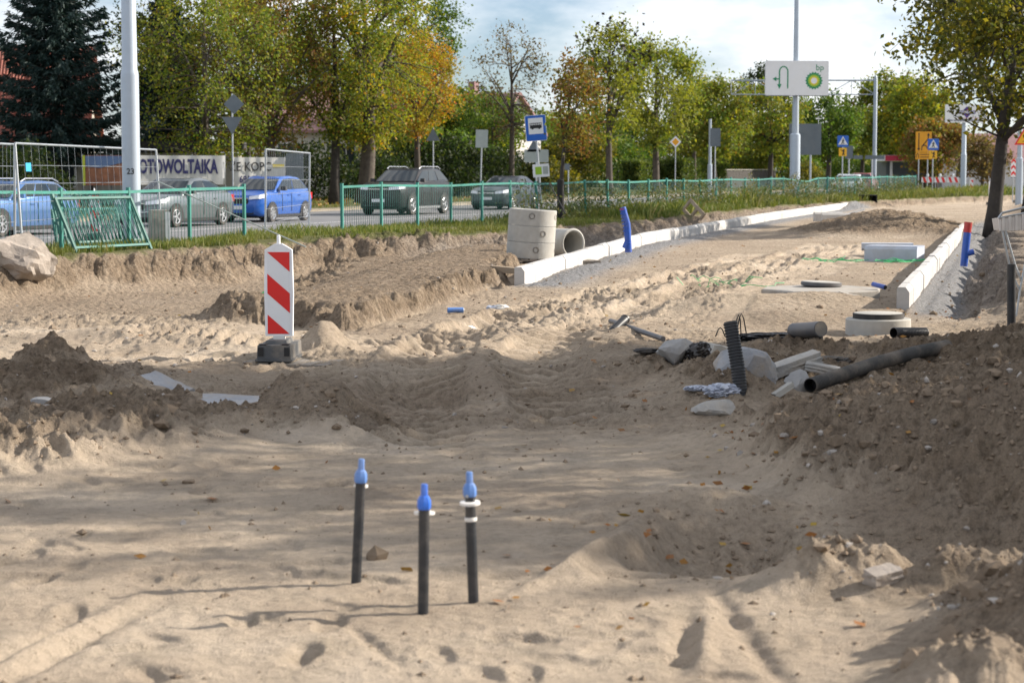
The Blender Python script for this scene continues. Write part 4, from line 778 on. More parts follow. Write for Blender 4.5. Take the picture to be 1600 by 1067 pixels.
# ------------------------------------------------------------------ signs: a frame whose local XZ plane faces -Y
def circ(r, n=20, cx=0, cz=0, a0=0, a1=2 * math.pi): return [(cx + r * math.cos(a0 + (a1 - a0) * i / n), cz + r * math.sin(a0 + (a1 - a0) * i / n)) for i in range(n)]
def rrect(w, h, r=0.04, cx=0, cz=0):
    P = []
    for sx, sz, a in ((1, 1, 0), (-1, 1, 90), (-1, -1, 180), (1, -1, 270)):
        for k in range(4): t = R(a + 30 * k); P.append((cx + sx * (w / 2 - r) + r * math.cos(t), cz + sz * (h / 2 - r) + r * math.sin(t)))
    return P
def pol(P, y, m, parent, name, d=0.003): return MB().prism(P, y, y + d).build(name, m, parent)
def stroke(pts, w):
    L, Rr = [], []
    for i, (x, z) in enumerate(pts):
        x0, z0 = pts[max(i - 1, 0)]; x1, z1 = pts[min(i + 1, len(pts) - 1)]; d = math.hypot(x1 - x0, z1 - z0) or 1; nx, nz = -(z1 - z0) / d * w / 2, (x1 - x0) / d * w / 2
        L.append((x + nx, z + nz)); Rr.append((x - nx, z - nz))
    return L + Rr[::-1]
def strokes(mb, pts, w, y, d=0.003):                 # joined quads so that bends stay clean
    for (a, b) in zip(pts[:-1], pts[1:]): mb.prism(stroke([a, b], w), y, y + d)
def post(t, h, r=0.03, dy=0.03, z0=-0.2): return MB().tube([(0, dy + r, z0), (0, dy + r, h)], r, 10).build('post', 'galv', t, True)

# fuel station sign
z0 = at(1242, 123, BPY).z - 0.1; sc_ = BPY / FPX
t = thing('fuel_station_sign', 'white sign with green arrow and sunflower logo on lamp column', 'sign', bpc.location + Vector((0, -0.25, z0)), R(4))
W_, H_ = 98 * sc_, 53 * sc_; pol(rrect(W_, H_, 0.05), -0.11, 'white_sheet', t, 'board', 0.22); fr = MB()
for s_ in (-1, 1): fr.box((0, 0.13, s_ * H_ * 0.3), (0.4, 0.1, 0.1))
fr.build('bracket', 'galv', t); fr = MB(); fr.box((0, 0, -H_ / 2 - 0.012), (W_, 0.22, 0.022)); fr.build('edge_trim', 'sign_back', t)
u = W_ / 98
ar = MB(); A_ = [(-21.5 * u, 14 * -1 * u)] ; arcp = [(-15 * u, -16 * u), (-15 * u, 10 * u)] + [((-21.5 + 6.5 * math.cos(a)) * u, (10 + 7.5 * math.sin(a)) * u) for a in np.linspace(0.15, math.pi - 0.15, 9)] + [(-28 * u, 10 * u), (-28 * u, -12 * u)]
strokes(ar, arcp, 2.0 * u, -0.116); strokes(ar, [(-27.5 * u, -1.5 * u), (-34 * u, -1.5 * u)], 2.0 * u, -0.117); ar.prism([(-31.5 * u, -9.5 * u), (-24.5 * u, -9.5 * u), (-28 * u, -17 * u)], -0.118, -0.115); ar.prism([(-33 * u, 2 * u), (-33 * u, -5 * u), (-38.5 * u, -1.5 * u)], -0.119, -0.115); ar.build('arrow', 'logo_green', t)
def star(r0, r1, n, cx, cz): return [(cx + (r0 if i % 2 else r1) * math.cos(math.pi * i / n), cz + (r0 if i % 2 else r1) * math.sin(math.pi * i / n)) for i in range(2 * n)]
cx, cz = 26 * u, -4 * u
lg = pol(star(11.6 * u, 14 * u, 18, cx, cz), -0.115, 'logo_green', t, 'logo'); pol(star(8.2 * u, 10.5 * u, 18, cx, cz), -0.119, 'logo_lime', lg, 'logo_ring'); pol(star(5.5 * u, 8 * u, 18, cx, cz), -0.123, 'logo_yellow', lg, 'logo_ring'); pol(circ(4.6 * u, 18, cx, cz), -0.127, 'white_sheet', lg, 'logo_ring')
text('bp', 13 * u, 'logo_green', t, (35 * u, -0.116, 16 * u), 'lettering')

# diamond logo billboard
gy = gor.location.y; u = gy / FPX; z0 = at(1505, 178, gy).z - 0.1
t = thing('billboard', 'pale billboard with purple and red diamond logo on lamp column', 'sign', gor.location + Vector((0, -0.22, z0)), R(3)); W_, H_ = 63 * u, 28 * u
pol(rrect(W_, H_, 0.04), -0.06, 'white_sheet', t, 'board', 0.14); fr = MB(); fr.box((0, 0.11, 0), (0.3, 0.1, 0.6)); fr.build('bracket', 'galv', t)
dm = lambda r, cz: [(2 * u, cz + r), (2 * u - r, cz), (2 * u, cz - r), (2 * u + r, cz)]
lg = pol(dm(9 * u, 2 * u), -0.066, 'ink_purple', t, 'logo'); pol(dm(5 * u, 2 * u), -0.070, 'ink_red', lg, 'logo_centre'); pol([(-11 * u, 4.8 * u), (-11 * u, -0.6 * u), (15 * u, -0.6 * u), (15 * u, 4.8 * u)], -0.074, 'ink_purple', lg, 'logo_band')
text('GORDON', 5.2 * u, 'white_sheet', t, (2 * u, -0.079, 2.1 * u), 'lettering', bold=0.006); text('NA SKRZYŻOWANIU W LEWO', 3.6 * u, 'ink_blue', t, (4.5 * u, -0.066, -10.5 * u), 'lettering', 0.92, 0.004)
ar = MB(); ar.prism(stroke([(-20 * u, -10.5 * u), (-26 * u, -10.5 * u)], 1.6 * u), -0.064, -0.06); ar.prism([(-25 * u, -7.8 * u), (-25 * u, -13.2 * u), (-28.5 * u, -10.5 * u)], -0.0655, -0.06); ar.build('arrow', 'ink_blue', t); pol(stroke([(-12 * u, -6.8 * u), (24 * u, -6.8 * u)], 0.5 * u), -0.063, 'ink_red', t, 'underline')

# gantry across the street
g0 = at(1366, 268, 140); zt, zb = at(1366, 126, 140).z, at(1366, 148, 140).z; t = thing('sign_gantry', 'grey lattice girder gantry across the street behind the fuel sign', 'gantry', (g0.x, g0.y, 0)); xl = at(1142, 200, 140).x - g0.x
MB().lathe([(0.16, 0), (0.16, 2.8), (0.14, 2.9), (0.13, zt + 0.15), (0.05, zt + 0.35), (0, zt + 0.35)], 14).build('post', 'gantry_steel', t, True)
MB().tube([(xl, 0, zt), (0, 0, zt)], 0.06, 6).build('chord', 'gantry_steel', t); MB().tube([(xl, 0, zb), (0, 0, zb)], 0.045, 6).build('chord', 'gantry_steel', t)
nb = 6
for i in range(nb):
    xa, xb = xl * i / nb, xl * (i + 1) / nb; MB().tube([(xa, 0, zt if i % 2 else zb), (xb, 0, zb if i % 2 else zt)], 0.03, 5).build('diagonal', 'gantry_steel', t); MB().tube([(xb, 0, zb), (xb, 0, zt)], 0.025, 5).build('strut', 'gantry_steel', t)

# bus stop
x, y = along(849, 1.0); u = y / FPX; t = thing('bus_stop_sign', 'blue bus stop sign with timetable card on a leaning post', 'bus stop', (x, y, 0.05)); t.rotation_euler = (0, R(-4.5), R(8)); hz = at(838, 200, y).z - 0.05
post(t, hz + 0.33, 0.03, 0.02); bw, bh = 33 * u, 40 * u
sg = pol(rrect(bw, bh, 0.04, 0, hz), -0.006, 'white_sheet', t, 'plate', 0.02); pol(rrect(bw * 0.96, bh * 0.97, 0.035, 0, hz), -0.010, 'sign_blue', sg, 'face'); pol(rrect(bw * 0.70, bh * 0.62, 0.01, 0, hz + bh * 0.08), -0.014, 'white_sheet', sg, 'panel'); hb = hz + bh * 0.08
q = MB(); q.prism(rrect(bw * 0.56, bh * 0.13, 0.02, 0, hb - 0.02), -0.018, -0.014); q.prism(rrect(bw * 0.54, 0.018, 0.005, 0.0, hb + bh * 0.105), -0.018, -0.014)
for k in range(7): q.prism(rrect(0.016, bh * 0.08, 0.004, bw * 0.54 * (k / 6 - 0.5), hb + bh * 0.07), -0.0185, -0.014)
for k in (-1, 1): q.prism(circ(0.032, 12, k * bw * 0.16, hb - bh * 0.09), -0.019, -0.014)
q.build('bus_symbol', 'ink', sg); q = pol(rrect(26 * u, 20 * u, 0.01, 3 * u, hz - 66 * u), -0.012, 'white_sheet', t, 'timetable', 0.008); pol(rrect(10 * u, 12 * u, 0.005, -1 * u, hz - 66 * u), -0.016, 'logo_lime', q, 'print'); pol(rrect(8 * u, 12 * u, 0.005, 10 * u, hz - 66 * u), -0.016, 'sign_back_light', q, 'print')

# signs seen from behind
def back_sign(name, label, px, Y, items, r=0.03, lean=0.0, mback='sign_back', cat='road sign'):
    p = at(px, 300, Y); u = Y / FPX; t = thing(name, label, cat, (p.x, Y, 0.0)); t.rotation_euler = (0, lean, 0); zz = lambda py_: at(px, py_, Y).z
    top = max(zz(i[2]) + (i[3] if i[0] != 'r' else i[4]) * u for i in items); post(t, top, r, 0.02)
    for it in items:
        k, dx, py_ = it[0], it[1] * u, it[2]; z = zz(py_)
        if k == 'd': s_ = it[3] * u; P = [(dx, z + s_), (dx - s_, z), (dx, z - s_), (dx + s_, z)]
        elif k == 'v': s_ = it[3] * u; P = [(dx - s_, z + s_ * 0.8), (dx + s_, z + s_ * 0.8), (dx, z - s_ * 0.95)]
        elif k == 'a': s_ = it[3] * u; P = [(dx - s_, z - s_ * 0.85), (dx + s_, z - s_ * 0.85), (dx, z + s_ * 0.95)]
        else: P = rrect(it[3] * 2 * u, it[4] * 2 * u, 0.03, dx, z)
        pl = pol(P, -0.004 + 0.0, it[-1] if isinstance(it[-1], str) else mback, t, 'plate', 0.012); MB().box((0, 0.018, z + 0.05), (0.26, 0.02, 0.03)).box((0, 0.018, z - 0.10), (0.26, 0.02, 0.03)).build('clamp', 'galv', pl)
    return t
back_sign('road_sign', 'grey backs of a diamond and a triangle sign on one post', 364, 75, [('d', 3, 163, 16), ('v', 0, 196, 16)])
back_sign('road_sign', 'dark back of an upright triangle sign behind the SUV', 677, 92, [('a', 0, 211, 11)], 0.03)
back_sign('road_sign', 'pale grey square sign back on a leaning pole behind the slate car', 750, 88, [('r', 0, 217, 9.5, 14)], 0.035, R(1.5), 'sign_back_light')
back_sign('road_sign', 'beige board back and dark triangle behind the bus stop sign', 838, 66, [('r', 0, 244, 19, 10), ('a', -4, 228, 11, 'sign_back')], 0.03, 0, 'sign_back_light')
back_sign('road_sign', 'small dark sign back beside the plain grey pole', 1117, 124, [('r', 0, 215, 8, 14)], 0.04)
back_sign('road_sign', 'big blue-grey rectangular sign back behind the fuel sign column', 1266, 98, [('r', -9, 218, 25, 24)], 0.05)
back_sign('road_sign', 'thin post with a narrow grey sign back by the verge tree', 888, 95, [('r', -2, 261, 4, 5)], 0.03)
back_sign('road_sign', 'grey box sign on a short post behind the first zebra sign', 1326, 132, [('r', 0, 238, 6, 10), ('r', 14, 246, 7, 3)], 0.05)
back_sign('road_sign', 'wide low grey direction board beside the gantry post', 1362, 136, [('r', 4, 246, 15, 3)], 0.05)
t = back_sign('priority_sign', 'yellow and white diamond priority sign before the hedge', 1055, 112, [('d', 0, 222, 9, 'white_sheet')], 0.03); z = at(1055, 222, 112).z; u = 112 / FPX; s_ = 6.0 * u; pol([(0, z + s_), (-s_, z), (0, z - s_), (s_, z)], -0.010, 'sign_yellow', t, 'centre')
def crossing(label, px, Y, pyb, pyy):
    p = at(px, 300, Y); u = Y / FPX; t = thing('crossing_sign', label, 'road sign', (p.x, Y, 0.0), R(4), 'zebra crossing signs'); zb = at(px, pyb, Y).z; zy = at(px, pyy, Y).z; post(t, zb + 7 * u, 0.035, 0.02)
    f = pol(rrect(17.5 * u, 17.5 * u, 0.04, 0, zb), -0.006, 'sign_blue', t, 'plate', 0.015); pol([(-7.6 * u, zb - 5.6 * u), (7.6 * u, zb - 5.6 * u), (0, zb + 7.6 * u)], -0.010, 'white_sheet', f, 'triangle')
    q = MB(); q.prism(circ(0.9 * u, 10, 0.2 * u, zb + 3.6 * u), -0.014, -0.010); w = 1.3 * u
    for k, P in enumerate([[(0.1, 2.8), (-0.1, -0.4)], [(-0.1, -0.2), (1.6, -4.2)], [(-0.2, -0.2), (-2.2, -4.0)], [(0.1, 2.3), (2.0, 0.2)], [(0.1, 2.3), (-1.7, 0.6)]]): q.prism(stroke([(a * u, zb + b * u) for a, b in P], w), -0.0145 - k * 0.0008, -0.010)
    for k in range(-2, 3): q.prism(rrect(1.3 * u, 0.8 * u, 0.005, k * 2.4 * u, zb - 4.9 * u), -0.0125, -0.010)
    q.build('walker_symbol', 'ink', f)
    f = pol(rrect(12.5 * u, 12.5 * u, 0.03, 0, zy), -0.006, 'sign_orange', t, 'plate', 0.015); q = MB(); q.prism(circ(1.5 * u, 10, 1.2 * u, zy + 3.0 * u), -0.012, -0.006); q.prism(circ(0.8 * u, 8, -2.8 * u, zy + 3.6 * u), -0.012, -0.006)
    for k, P in enumerate([[(1.0, 2), (0.6, -1.5)], [(0.6, -1.2), (2.6, -4.6)], [(0.6, -1.2), (-0.8, -4.6)], [(0.9, 1.2), (-1.9, 2.2)], [(0.9, 1.2), (2.8, 0.0)]]): q.prism(stroke([(a * u, zy + b * u) for a, b in P], 1.4 * u), -0.0125 - k * 0.0008, -0.006)
    q.build('child_symbol', 'ink', f)
crossing('zebra crossing sign over a yellow child plate above the white car', 1316, 104, 221, 238)
crossing('zebra crossing sign over a yellow child plate beside the diversion board', 1457, 110, 226, 242)
Y = 122; u = Y / FPX; p = at(1442, 290, Y); t = thing('diversion_sign', 'tall yellow diversion board with black lane arrows', 'road sign', (p.x, Y, 0)); zc = at(1442, 222, Y).z; z2 = at(1442, 244, Y).z
for sx in (-7, 7): q = MB(); q.M = Matrix.Translation((sx * u, 0, 0)); q.tube([(0, 0.05, -0.2), (0, 0.05, zc + 14 * u)], 0.035, 8); q.build('post', 'galv', t, True)
f = pol(rrect(25 * u, 32 * u, 0.04, 0, zc), -0.01, 'sign_yellow', t, 'plate', 0.02); q = MB(); strokes(q, [(-7.5 * u, zc + 14 * u), (-7.5 * u, zc - 10 * u)], 1.5 * u, -0.014, 0.004); q.prism([(-9.8 * u, zc - 9.5 * u), (-5.2 * u, zc - 9.5 * u), (-7.5 * u, zc - 14 * u)], -0.0155, -0.010)
strokes(q, [(-3 * u, zc - 13 * u), (-2.6 * u, zc - 7 * u), (6.8 * u, zc + 4 * u), (7.2 * u, zc + 10 * u)], 1.5 * u, -0.015, 0.004); q.prism([(5 * u, zc + 9.5 * u), (9.6 * u, zc + 9.5 * u), (7.3 * u, zc + 14 * u)], -0.0165, -0.010); strokes(q, [(-2 * u, zc - 6.5 * u), (2 * u, zc - 5 * u), (5.5 * u, zc - 8 * u), (6.5 * u, zc - 11 * u)], 1.5 * u, -0.016, 0.004); q.build('arrows', 'ink', f)
f = pol(rrect(25 * u, 10.5 * u, 0.03, 0, z2), -0.01, 'sign_yellow', t, 'plate', 0.02); q = MB(); strokes(q, [(-11 * u, z2 - 3 * u), (-11 * u, z2 + 2 * u), (-9 * u, z2 + 3.5 * u), (-7.4 * u, z2 + 2 * u), (-7.4 * u, z2 - 3 * u)], 1.0 * u, -0.014, 0.004); q.build('turn_symbol', 'ink', f); q = MB()
for k in range(2): q.prism(rrect(15 * u, 1.1 * u, 0.01, 2.5 * u, z2 + (2.2 - 4 * k) * u), -0.013, -0.010)
q.build('print', 'ink', f)
p = at(1597, 300, 76); u = 76 / FPX; zc = at(1597, 215, 76).z; t = thing('warning_sign', 'red-edged yellow triangle warning sign behind the kerbside trees', 'road sign', (p.x + 0.12, 76, 0.2)); post(t, zc, 0.03, 0.02, 0.0); tri = lambda s_: [(-s_, zc - 0.2 - s_ * 0.62), (s_, zc - 0.2 - s_ * 0.62), (0, zc - 0.2 + s_ * 1.1)]
f = pol(tri(0.46), -0.006, 'beacon_red', t, 'plate', 0.015); pol(tri(0.36), -0.010, 'sign_orange', f, 'face'); pol([(-0.16, zc - 0.36), (0.16, zc - 0.36), (0.07, zc - 0.27), (-0.03, zc - 0.30)], -0.014, 'ink', f, 'symbol')

# ------------------------------------------------------------------ striped guide beacons
def stripe(w, z0_, z1_, a, b, sl):                    # one diagonal band clipped to the panel
    P = [(-w, a), (-w, b), (w, b - sl), (w, a - sl)]
    def clip(P, f, zl):
        Q = []
        for i in range(len(P)):
            p_, q_ = P[i], P[(i + 1) % len(P)]; ip, iq = f(p_[1], zl), f(q_[1], zl)
            if ip: Q.append(p_)
            if ip != iq: t_ = (zl - p_[1]) / (q_[1] - p_[1]); Q.append((p_[0] + (q_[0] - p_[0]) * t_, zl))
        return Q
    P = clip(P, lambda z, zl: z >= zl, z0_); return clip(P, lambda z, zl: z <= zl, z1_) if P else P
def beacon(label, loc, rz, w=0.245, h=0.80, foot=True, full=True):
    t = thing('guide_beacon', label, 'beacon', loc, rz, 'red and white guide beacons'); z0_ = 0.20
    out_ = [(-w / 2, z0_), (w / 2, z0_), (w / 2 + 0.008, z0_ + h * 0.5), (w / 2, z0_ + h - 0.03), (w * 0.30, z0_ + h), (w * 0.12, z0_ + h + 0.025), (-w * 0.12, z0_ + h + 0.025), (-w * 0.30, z0_ + h), (-w / 2, z0_ + h - 0.03), (-w / 2 - 0.008, z0_ + h * 0.5)]
    b_ = pol(out_, -0.022, 'beacon_white', t, 'panel', 0.044); fw = w / 2 - 0.022; za, zb_ = z0_ + 0.02, z0_ + h - 0.05
    pol([(-fw, za), (fw, za), (fw, zb_), (-fw, zb_)], -0.025, 'white_sheet', b_, 'face', 0.002)
    H_ = zb_ - za; sl = H_ * 0.24
    for zc_ in (1.0, 0.50, 0.0):
        hi = za + H_ * (zc_ + 0.235) if zc_ else za + H_ * 0.235; lo = hi - H_ * 0.235
        if zc_ == 1.0: lo = za + H_ * 1.0; hi = lo + H_ * 0.24
        if zc_ == 0.5: hi = za + H_ * 0.735; lo = za + H_ * 0.495
        P = stripe(fw, za, zb_, lo, hi, sl)
        if P: pol(P, -0.028, 'beacon_red', b_, 'red_stripe', 0.002)
    q = MB(); q.lathe([(0.022, z0_ + h + 0.01), (0.016, z0_ + h + 0.04), (0.016, z0_ + h + 0.09), (0.010, z0_ + h + 0.10), (0, z0_ + h + 0.10)], 12); q.build('handle', 'beacon_white', t, True)
    if foot:
        f = MB(); f.box((0, 0, 0.075), (0.30, 0.62, 0.13), None, 0.97); f.box((0, 0, 0.008), (0.33, 0.66, 0.018)); f.box((0, 0, 0.155), (0.20, 0.40, 0.035), None, 0.9); fo = f.build('foot', 'rubber_base', t)
        q = MB(); q.box((-0.115, -0.311, 0.085), (0.045, 0.008, 0.075)).box((0.115, -0.311, 0.085), (0.045, 0.008, 0.075)).box((-0.1, -0.25, 0.145), (0.06, 0.09, 0.012)).box((0.1, -0.25, 0.145), (0.06, 0.09, 0.012)); q.build('socket', 'trim_black', fo); MB().box((0, 0, 0.185), (0.10, 0.07, 0.04)).build('clamp', 'tie_white', fo)
    return t
bp_ = at(437, 552, 17.75); BX, BYY = bp_.x, bp_.y
beacon('big red and white striped beacon on a rubber foot in the sand', (BX, BYY, at(437, 563, 17.75).z + 0.02), R(-3))
p = at(148, 345, 48); beacon('small red and white beacon behind the leaning green panels', (p.x, p.y, 0.0), R(5), 0.25, 0.95)
p = at(1549, 309, 96); beacon('striped beacon beside the leaning kerbside tree trunk', (p.x, p.y, 0.0), R(6), 0.27, 0.95)
p = at(1591, 306, 99); beacon('striped beacon beside the straight kerbside tree trunk', (p.x, p.y, 0.05), R(6), 0.27, 0.95)
p = at(1518, 290, 124); beacon('far striped beacon on the verge right of the billboard column', (p.x, p.y, 0.0), R(6), 0.25, 0.9)
p = at(1583, 290, 104); t = thing('chevron_sign', 'red and white chevron plate between the kerbside trunks', 'road sign', (p.x, p.y, 0.0)); post(t, 1.9, 0.03, 0.02); q = pol(rrect(0.27, 0.9, 0.02, 0, 1.75), -0.006, 'white_sheet', t, 'plate', 0.012)
for k in range(3): z = 1.36 + k * 0.32; pol([(-0.12, z), (0, z + 0.13), (0.12, z), (0.12, z + 0.14), (0, z + 0.27), (-0.12, z + 0.14)], -0.010, 'beacon_red', q, 'chevron')
# barrier boards at the end of the fence
for i, px in enumerate([1449, 1469, 1489]):
    p = at(px, 290, 127); u = 127 / FPX; t = thing('barrier_board', ['red and white barrier board beside the last fence post', 'red and white barrier board behind the second zebra sign', 'red and white barrier board near the billboard column'][i], 'barrier', (p.x, 127, 0), R(3 * i), 'striped barrier boards'); w = 9.2 * u; zc = at(px, 280, 127).z - 0.05
    q = pol([(-w, zc - 0.17), (w, zc - 0.17), (w, zc + 0.17), (-w, zc + 0.17)], -0.02, 'white_sheet', t, 'board', 0.04)
    for k in range(2): x0 = -w + w * (0.1 + k); pol([(x0, zc + 0.165), (x0 + w * 0.45, zc + 0.165), (x0 + w * 0.80, zc - 0.165), (x0 + w * 0.35, zc - 0.165)], -0.025, 'beacon_red', q, 'red_stripe', 0.004)
    for sx in (-1, 1): MB().box((sx * w * 0.8, 0.03, zc / 2 - 0.02), (0.05, 0.04, zc + 0.3)).build('leg', 'galv', t)
    MB().lathe([(0, zc + 0.17), (0.06, zc + 0.18), (0.09, zc + 0.28), (0.06, zc + 0.38), (0, zc + 0.40)], 10).build('lamp', 'lamp_glass', t, True)

# ------------------------------------------------------------------ cars
def wheel(car, x, y, r, w, style, side):
    wh = bpy.data.objects.new('wheel', None); COL.objects.link(wh); wh.parent = car; wh.location = (x, y, r); wh.rotation_euler = (R(-90) * side, 0, 0)
    t = MB(); t.lathe([(r * 0.66, -w / 2), (r * 0.92, -w / 2), (r, -w * 0.34), (r, w * 0.34), (r * 0.93, w / 2), (r * 0.68, w / 2), (r * 0.64, w * 0.3)], 28); t.build('tyre', 'rubber', wh, True)
    k = MB(); k.lathe([(r * 0.70, w * 0.44), (r * 0.64, w * 0.50), (r * 0.58, w * 0.42)], 28); zf = w * 0.40
    ns = 5 if style != 'cap' else 7
    for i in range(ns):
        a = 2 * math.pi * i / ns; m_ = Matrix.Rotation(a, 4, 'Z')
        if style == 'twin':
            for d in (-0.11, 0.11): k.box((0, 0, 0), (0, 0, 0)) if False else k.box(m_ @ Vector((r * 0.36, d * r * 1.4, zf)), (r * 0.52, r * 0.075, w * 0.10), Matrix.Rotation(a + d * 0.9, 4, 'Z'))
        else: k.box(m_ @ Vector((r * 0.36, 0, zf)), (r * 0.52, r * (0.15 if style == 'alloy' else 0.22), w * 0.10), m_)
    k.lathe([(0, zf + w * 0.08), (r * 0.13, zf + w * 0.08), (r * 0.16, zf)], 14); k.build('rim', 'rim' if style != 'cap' else 'chrome', wh)
    d = MB(); d.lathe([(0, w * 0.16), (r * 0.66, w * 0.16)], 24); d.build('brake_disc', 'trim_black', wh)
def car(name, label, loc, rz, L, W, H, paint, gh, hood_z, belt_f, belt_r, wheels, wr, style='alloy', nwin=2, rails=False, suv=False, mirror='trim_black', cladding=False, tall_rear=True):
    """gh: x of windscreen foot, roof front, roof rear, rear glass foot (front is +x)"""
    t = thing(name, label, 'car', loc, rz, 'cars queueing on the street'); hw = W / 2; xA, xB, xC, xD = gh
    gc = 0.17 if not suv else 0.24
    xs = [L / 2, L / 2 - 0.04, L / 2 - 0.16, L / 2 - 0.45, (L / 2 + xA) / 2, xA, xA - 0.4, 0, xD + 0.5, xD, -L / 2 + 0.35, -L / 2 + 0.10, -L / 2 + 0.03, -L / 2]
    def top(x): return float(np.interp(x, [-L / 2, -L / 2 + 0.12, -L / 2 + 0.4, xD, xA, (L / 2 + xA) / 2, L / 2 - 0.45, L / 2 - 0.16, L / 2 - 0.04, L / 2], [belt_r - 0.30, belt_r - 0.06, belt_r, belt_r, belt_f, (belt_f + hood_z) / 2 + 0.03, hood_z, hood_z - 0.09, hood_z - 0.25, hood_z - 0.36]))
    def bot(x): return float(np.interp(x, [-L / 2, -L / 2 + 0.1, -L / 2 + 0.5, L / 2 - 0.5, L / 2 - 0.1, L / 2], [gc + 0.22, gc + 0.10, gc, gc, gc + 0.05, gc + 0.14]))
    def wid(x): return hw * float(np.interp(x, [-L / 2, -L / 2 + 0.05, -L / 2 + 0.25, -L / 2 + 0.9, L / 2 - 0.9, L / 2 - 0.35, L / 2 - 0.10, L / 2], [0.80, 0.88, 0.955, 1.0, 1.0, 0.955, 0.84, 0.66]))
    bd = MB(); V = []; prof = lambda w, zt, zb: [(0, zb), (w * 0.86, zb), (w * 0.965, zb + 0.06), (w * 0.99, zb + (zt - zb) * 0.28), (w, zb + (zt - zb) * 0.58), (w * 0.985, zb + (zt - zb) * 0.80), (w * 0.945, zt - 0.035), (w * 0.86, zt), (w * 0.45, zt + 0.018), (0, zt + 0.022)]
    n = 10; ring = []
    for x in xs:
        P = prof(wid(x), top(x), bot(x)); full = [(x, y, z) for y, z in P] + [(x, -y, z) for y, z in P[-2:0:-1]]; ring.append(full)
    m_ = len(ring[0]); V = [q for r_ in ring for q in r_]; Fs = []
    for i in range(len(xs) - 1):
        for j in range(m_): Fs.append((i * m_ + j, i * m_ + (j + 1) % m_, (i + 1) * m_ + (j + 1) % m_, (i + 1) * m_ + j))
    Fs.append(tuple(reversed(range(m_)))); Fs.append(tuple((len(xs) - 1) * m_ + j for j in range(m_)))
    bd.add(V, [f[::-1] for f in Fs]); rz_ = H - 0.04; rw = hw * 0.735
    # cabin: rings from the belt to the roof
    def cab(u_, ins=0.0):                             # outline at level u_ of the cabin (0 belt, 1 roof)
        e = u_ ** 1.0; xa = xA + (xB - xA) * e; xd = xD + (xC - xD) * e; w = hw * 0.925 + (rw - hw * 0.925) * (u_ ** 1.15)
        zf = belt_f + (rz_ - 0.03 - belt_f) * u_; zr = belt_r + (rz_ - 0.05 - belt_r) * u_
        c_ = 0.13
        return [(xa, -w * 0.72, zf), (xa - 0.10, -w * 0.93, zf), (xa - 0.28, -w, zf), ((xa + xd) / 2, -w * 1.01, (zf + zr) / 2 + 0.03 * u_), (xd + 0.22, -w, zr), (xd + 0.07, -w * 0.92, zr), (xd, -w * 0.70, zr), (xd, w * 0.70, zr), (xd + 0.07, w * 0.92, zr), (xd + 0.22, w, zr), ((xa + xd) / 2, w * 1.01, (zf + zr) / 2 + 0.03 * u_), (xa - 0.28, w, zf), (xa - 0.10, w * 0.93, zf), (xa, w * 0.72, zf)]
    lv = [-0.06, 0.0, 0.5, 0.86, 0.97]; rr = [cab(max(u_, 0)) for u_ in lv]; rr[0] = [(x, y, z - 0.06) for x, y, z in rr[0]]
    roof = [(xB + (x - xB) * 0.93 - 0.02 if x > 0 else x + 0.03, y * 0.90, z + 0.035) for x, y, z in cab(1.0)]; rr.append(roof); nn = len(rr[0]); V = [q for r_ in rr for q in r_]
    Fs = [(i * nn + j, i * nn + (j + 1) % nn, (i + 1) * nn + (j + 1) % nn, (i + 1) * nn + j) for i in range(len(rr) - 1) for j in range(nn)]
    b0 = len(V); cxm = (xB + xC) / 2; V += [(cxm + 0.4, 0, H), (cxm - 0.4, 0, H)]
    tops = [(len(rr) - 1) * nn + j for j in range(nn)]; Fs.append(tuple(tops))
    bd.add(V[:b0], [f[::-1] for f in Fs]); body = bd.build('body', paint, t, True, R(30))
    # glazing, 8 mm proud of the cabin
    def lerp(a, b, k): return tuple(a[i] + (b[i] - a[i]) * k for i in range(3))
    A0, A1 = cab(0.10), cab(0.90)
    q = MB(); off = Vector((0.016, 0, 0.012)); q.add([Vector(p_) + off for p_ in (A0[1], A0[0], A0[13], A0[12], A1[12], A1[13], A1[0], A1[1])], [(0, 1, 6, 7), (1, 2, 5, 6), (2, 3, 4, 5)]); q.build('windscreen', 'car_glass', t, True)
    q = MB(); off = Vector((-0.016, 0, 0.012)); q.add([Vector(p_) + off for p_ in (A0[5], A0[6], A0[7], A0[8], A1[8], A1[7], A1[6], A1[5])], [(0, 7, 6, 1), (1, 6, 5, 2), (2, 5, 4, 3)]); q.build('rear_window', 'car_glass', t, True)
    for sd in (-1, 1):
        ia, im, ib = (2, 3, 4) if sd < 0 else (11, 10, 9); B0 = [A0[ia], A0[im], A0[ib]]; B1 = [A1[ia], A1[im], A1[ib]]
        def pt(level, k): P = B0 if level == 0 else B1; return Vector(lerp(P[0], P[1], k * 2) if k < 0.5 else lerp(P[1], P[2], k * 2 - 1)) + Vector((0, sd * 0.010, 0))
        cuts = np.linspace(0.0, 1.0, nwin + 1)
        for i in range(nwin):
            k0, k1 = cuts[i] + (0.012 if i else -0.06), cuts[i + 1] - (0.012 if i < nwin - 1 else 0.0); q = MB(); km = (k0 + k1) / 2
            q.add([pt(0, k0), pt(0, km), pt(0, k1), pt(1, k1), pt(1, km), pt(1, max(k0, 0.0))], [(0, 1, 4, 5), (1, 2, 3, 4)] if sd < 0 else [(5, 4, 1, 0), (4, 3, 2, 1)]); q.build('side_window', 'car_glass', t, True)
        mz = belt_f + 0.09; MB().box((xA - 0.42, sd * (hw * 0.97 + 0.10), mz), (0.11, 0.20, 0.14), None, 0.8).build('door_mirror', mirror, t)
        for hx in ([0.02, -0.85] if nwin > 1 else [0.0]): MB().box((hx * L / 4.2, sd * (hw + 0.006), belt_f - 0.13), (0.17, 0.02, 0.025)).build('door_handle', 'chrome' if suv else paint, t)
        q = MB()
